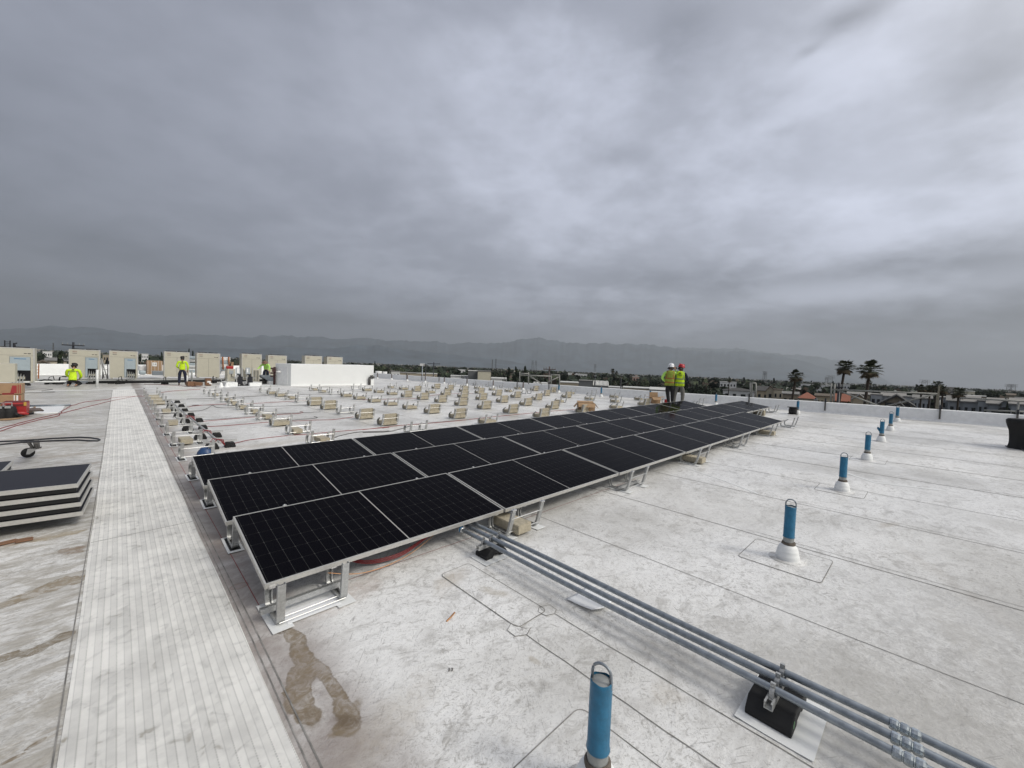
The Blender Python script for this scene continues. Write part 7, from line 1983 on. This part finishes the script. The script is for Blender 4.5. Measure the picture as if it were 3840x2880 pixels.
pole(1380, 1372, 80, 'thin pole at the right corner of the white block', 1, 8)
# billboard
c_ = far(1584, 1372, 150); t = thing('billboard', 'white billboard on a tall post beyond the parapet', 'billboard', (c_.x, c_.y, STREET), -R(31)); H = c_.z - STREET
bm = bmesh.new(); tube(bm, [(0, 0, 0), (0, 0, H)], .2, 8); obj('post', bm, M['galv_dull'], t)
bm = bmesh.new(); add_box(bm, (0, 0, H + .4), (1.7, .3, .9)); obj('board', bm, TM['wall_white'], t)
# lattice transmission towers
def pylon(px, pytop, dist, label, wtop, wbot):
    tp2 = far(px, pytop, dist); H = tp2.z - STREET; t = thing('pylon', label, 'pylon', (tp2.x, tp2.y, STREET), math.atan2(ray(px, pytop).y, ray(px, pytop).x) - PI / 2, 'lattice power pylons')
    r_ = .00016 * dist + .1
    wt_, wb_ = wtop * dist / FPX / 2, wbot * dist / FPX / 2; bm = bmesh.new()
    for sx_ in (-1, 1):
        for sy_ in (-1, 1): tube(bm, [(sx_ * wb_, sy_ * wb_, 0), (sx_ * wt_, sy_ * wt_, H)], r_, 4)
    n = 7
    for k in range(n):
        f0, f1 = k / n, (k + 1) / n; a = wb_ + (wt_ - wb_) * f0; b_ = wb_ + (wt_ - wb_) * f1
        for sy_ in (-1, 1): tube(bm, [(-a, sy_ * a, H * f0), (b_, sy_ * b_, H * f1)], r_ * .6, 4); tube(bm, [(a, sy_ * a, H * f0), (-b_, sy_ * b_, H * f1)], r_ * .6, 4)
    obj('lattice', bm, M['darkmid'], t)
    bm = bmesh.new()
    for f in (.99, .86, .74): tube(bm, [(-wt_ * 2.4, 0, H * f), (wt_ * 2.4, 0, H * f)], r_, 4)
    obj('crossarm', bm, M['darkmid'], t); return t
pylon(1847, 1348, 900, 'left of a pair of thin pylons behind the dome-shaped tree', 2, 5)
pylon(1860, 1346, 900, 'right, darker of a pair of thin pylons behind the dome-shaped tree', 2, 5)
pylon(1998, 1352, 1400, 'left broad pylon above the tall dark group', 4, 10)
pylon(2010, 1353, 1400, 'right broad pylon above the tall dark group', 4, 10)
pylon(2232, 1366, 1500, 'faint pylon left of the two men', 4, 8)
pylon(2866, 1393, 1500, 'left hazy pylon between the men and the palms', 4, 9)
pylon(2872, 1394, 1500, 'right hazy pylon between the men and the palms', 4, 9)
pylon(3100, 1414, 1700, 'smaller faint pylon left of the middle tall palm', 4, 8)
pylon(3115, 1409, 1600, 'larger faint pylon left of the middle tall palm', 9, 13)
pylon(3468, 1425, 1900, 'very faint pylon left of the palm clump', 9, 14)
pylon(3785, 1441, 2200, 'left of the faintest pylons near the right edge', 6, 10)
pylon(3800, 1441, 2200, 'right of the faintest pylons near the right edge', 6, 10)
pylon(200, 1286, 1200, 'faint thin pylon over the left parapet', 1.2, 3)

# ---------------------------------------------------------------- haze
bm = bmesh.new()
add_box(bm, (0, 0, 0), (39600, 39600, 1320)); 
hz_ = obj('haze', bm, [], None, (0, 0, STREET - 1 - 3 + 660))
hz_.data.materials.clear()
hm = bpy.data.materials.new('haze'); hm.use_nodes = True; nt = hm.node_tree
for n in list(nt.nodes): nt.nodes.remove(n)
pv = nt.nodes.new('ShaderNodeVolumePrincipled'); ou = nt.nodes.new('ShaderNodeOutputMaterial')
pv.inputs['Color'].default_value = (.66, .71, .755, 1); pv.inputs['Density'].default_value = 1.0e-4; pv.inputs['Anisotropy'].default_value = .2
nt.links.new(pv.outputs[0], ou.inputs['Volume'])
hz_.data.materials.append(hm)
tag(hz_, kind='stuff')
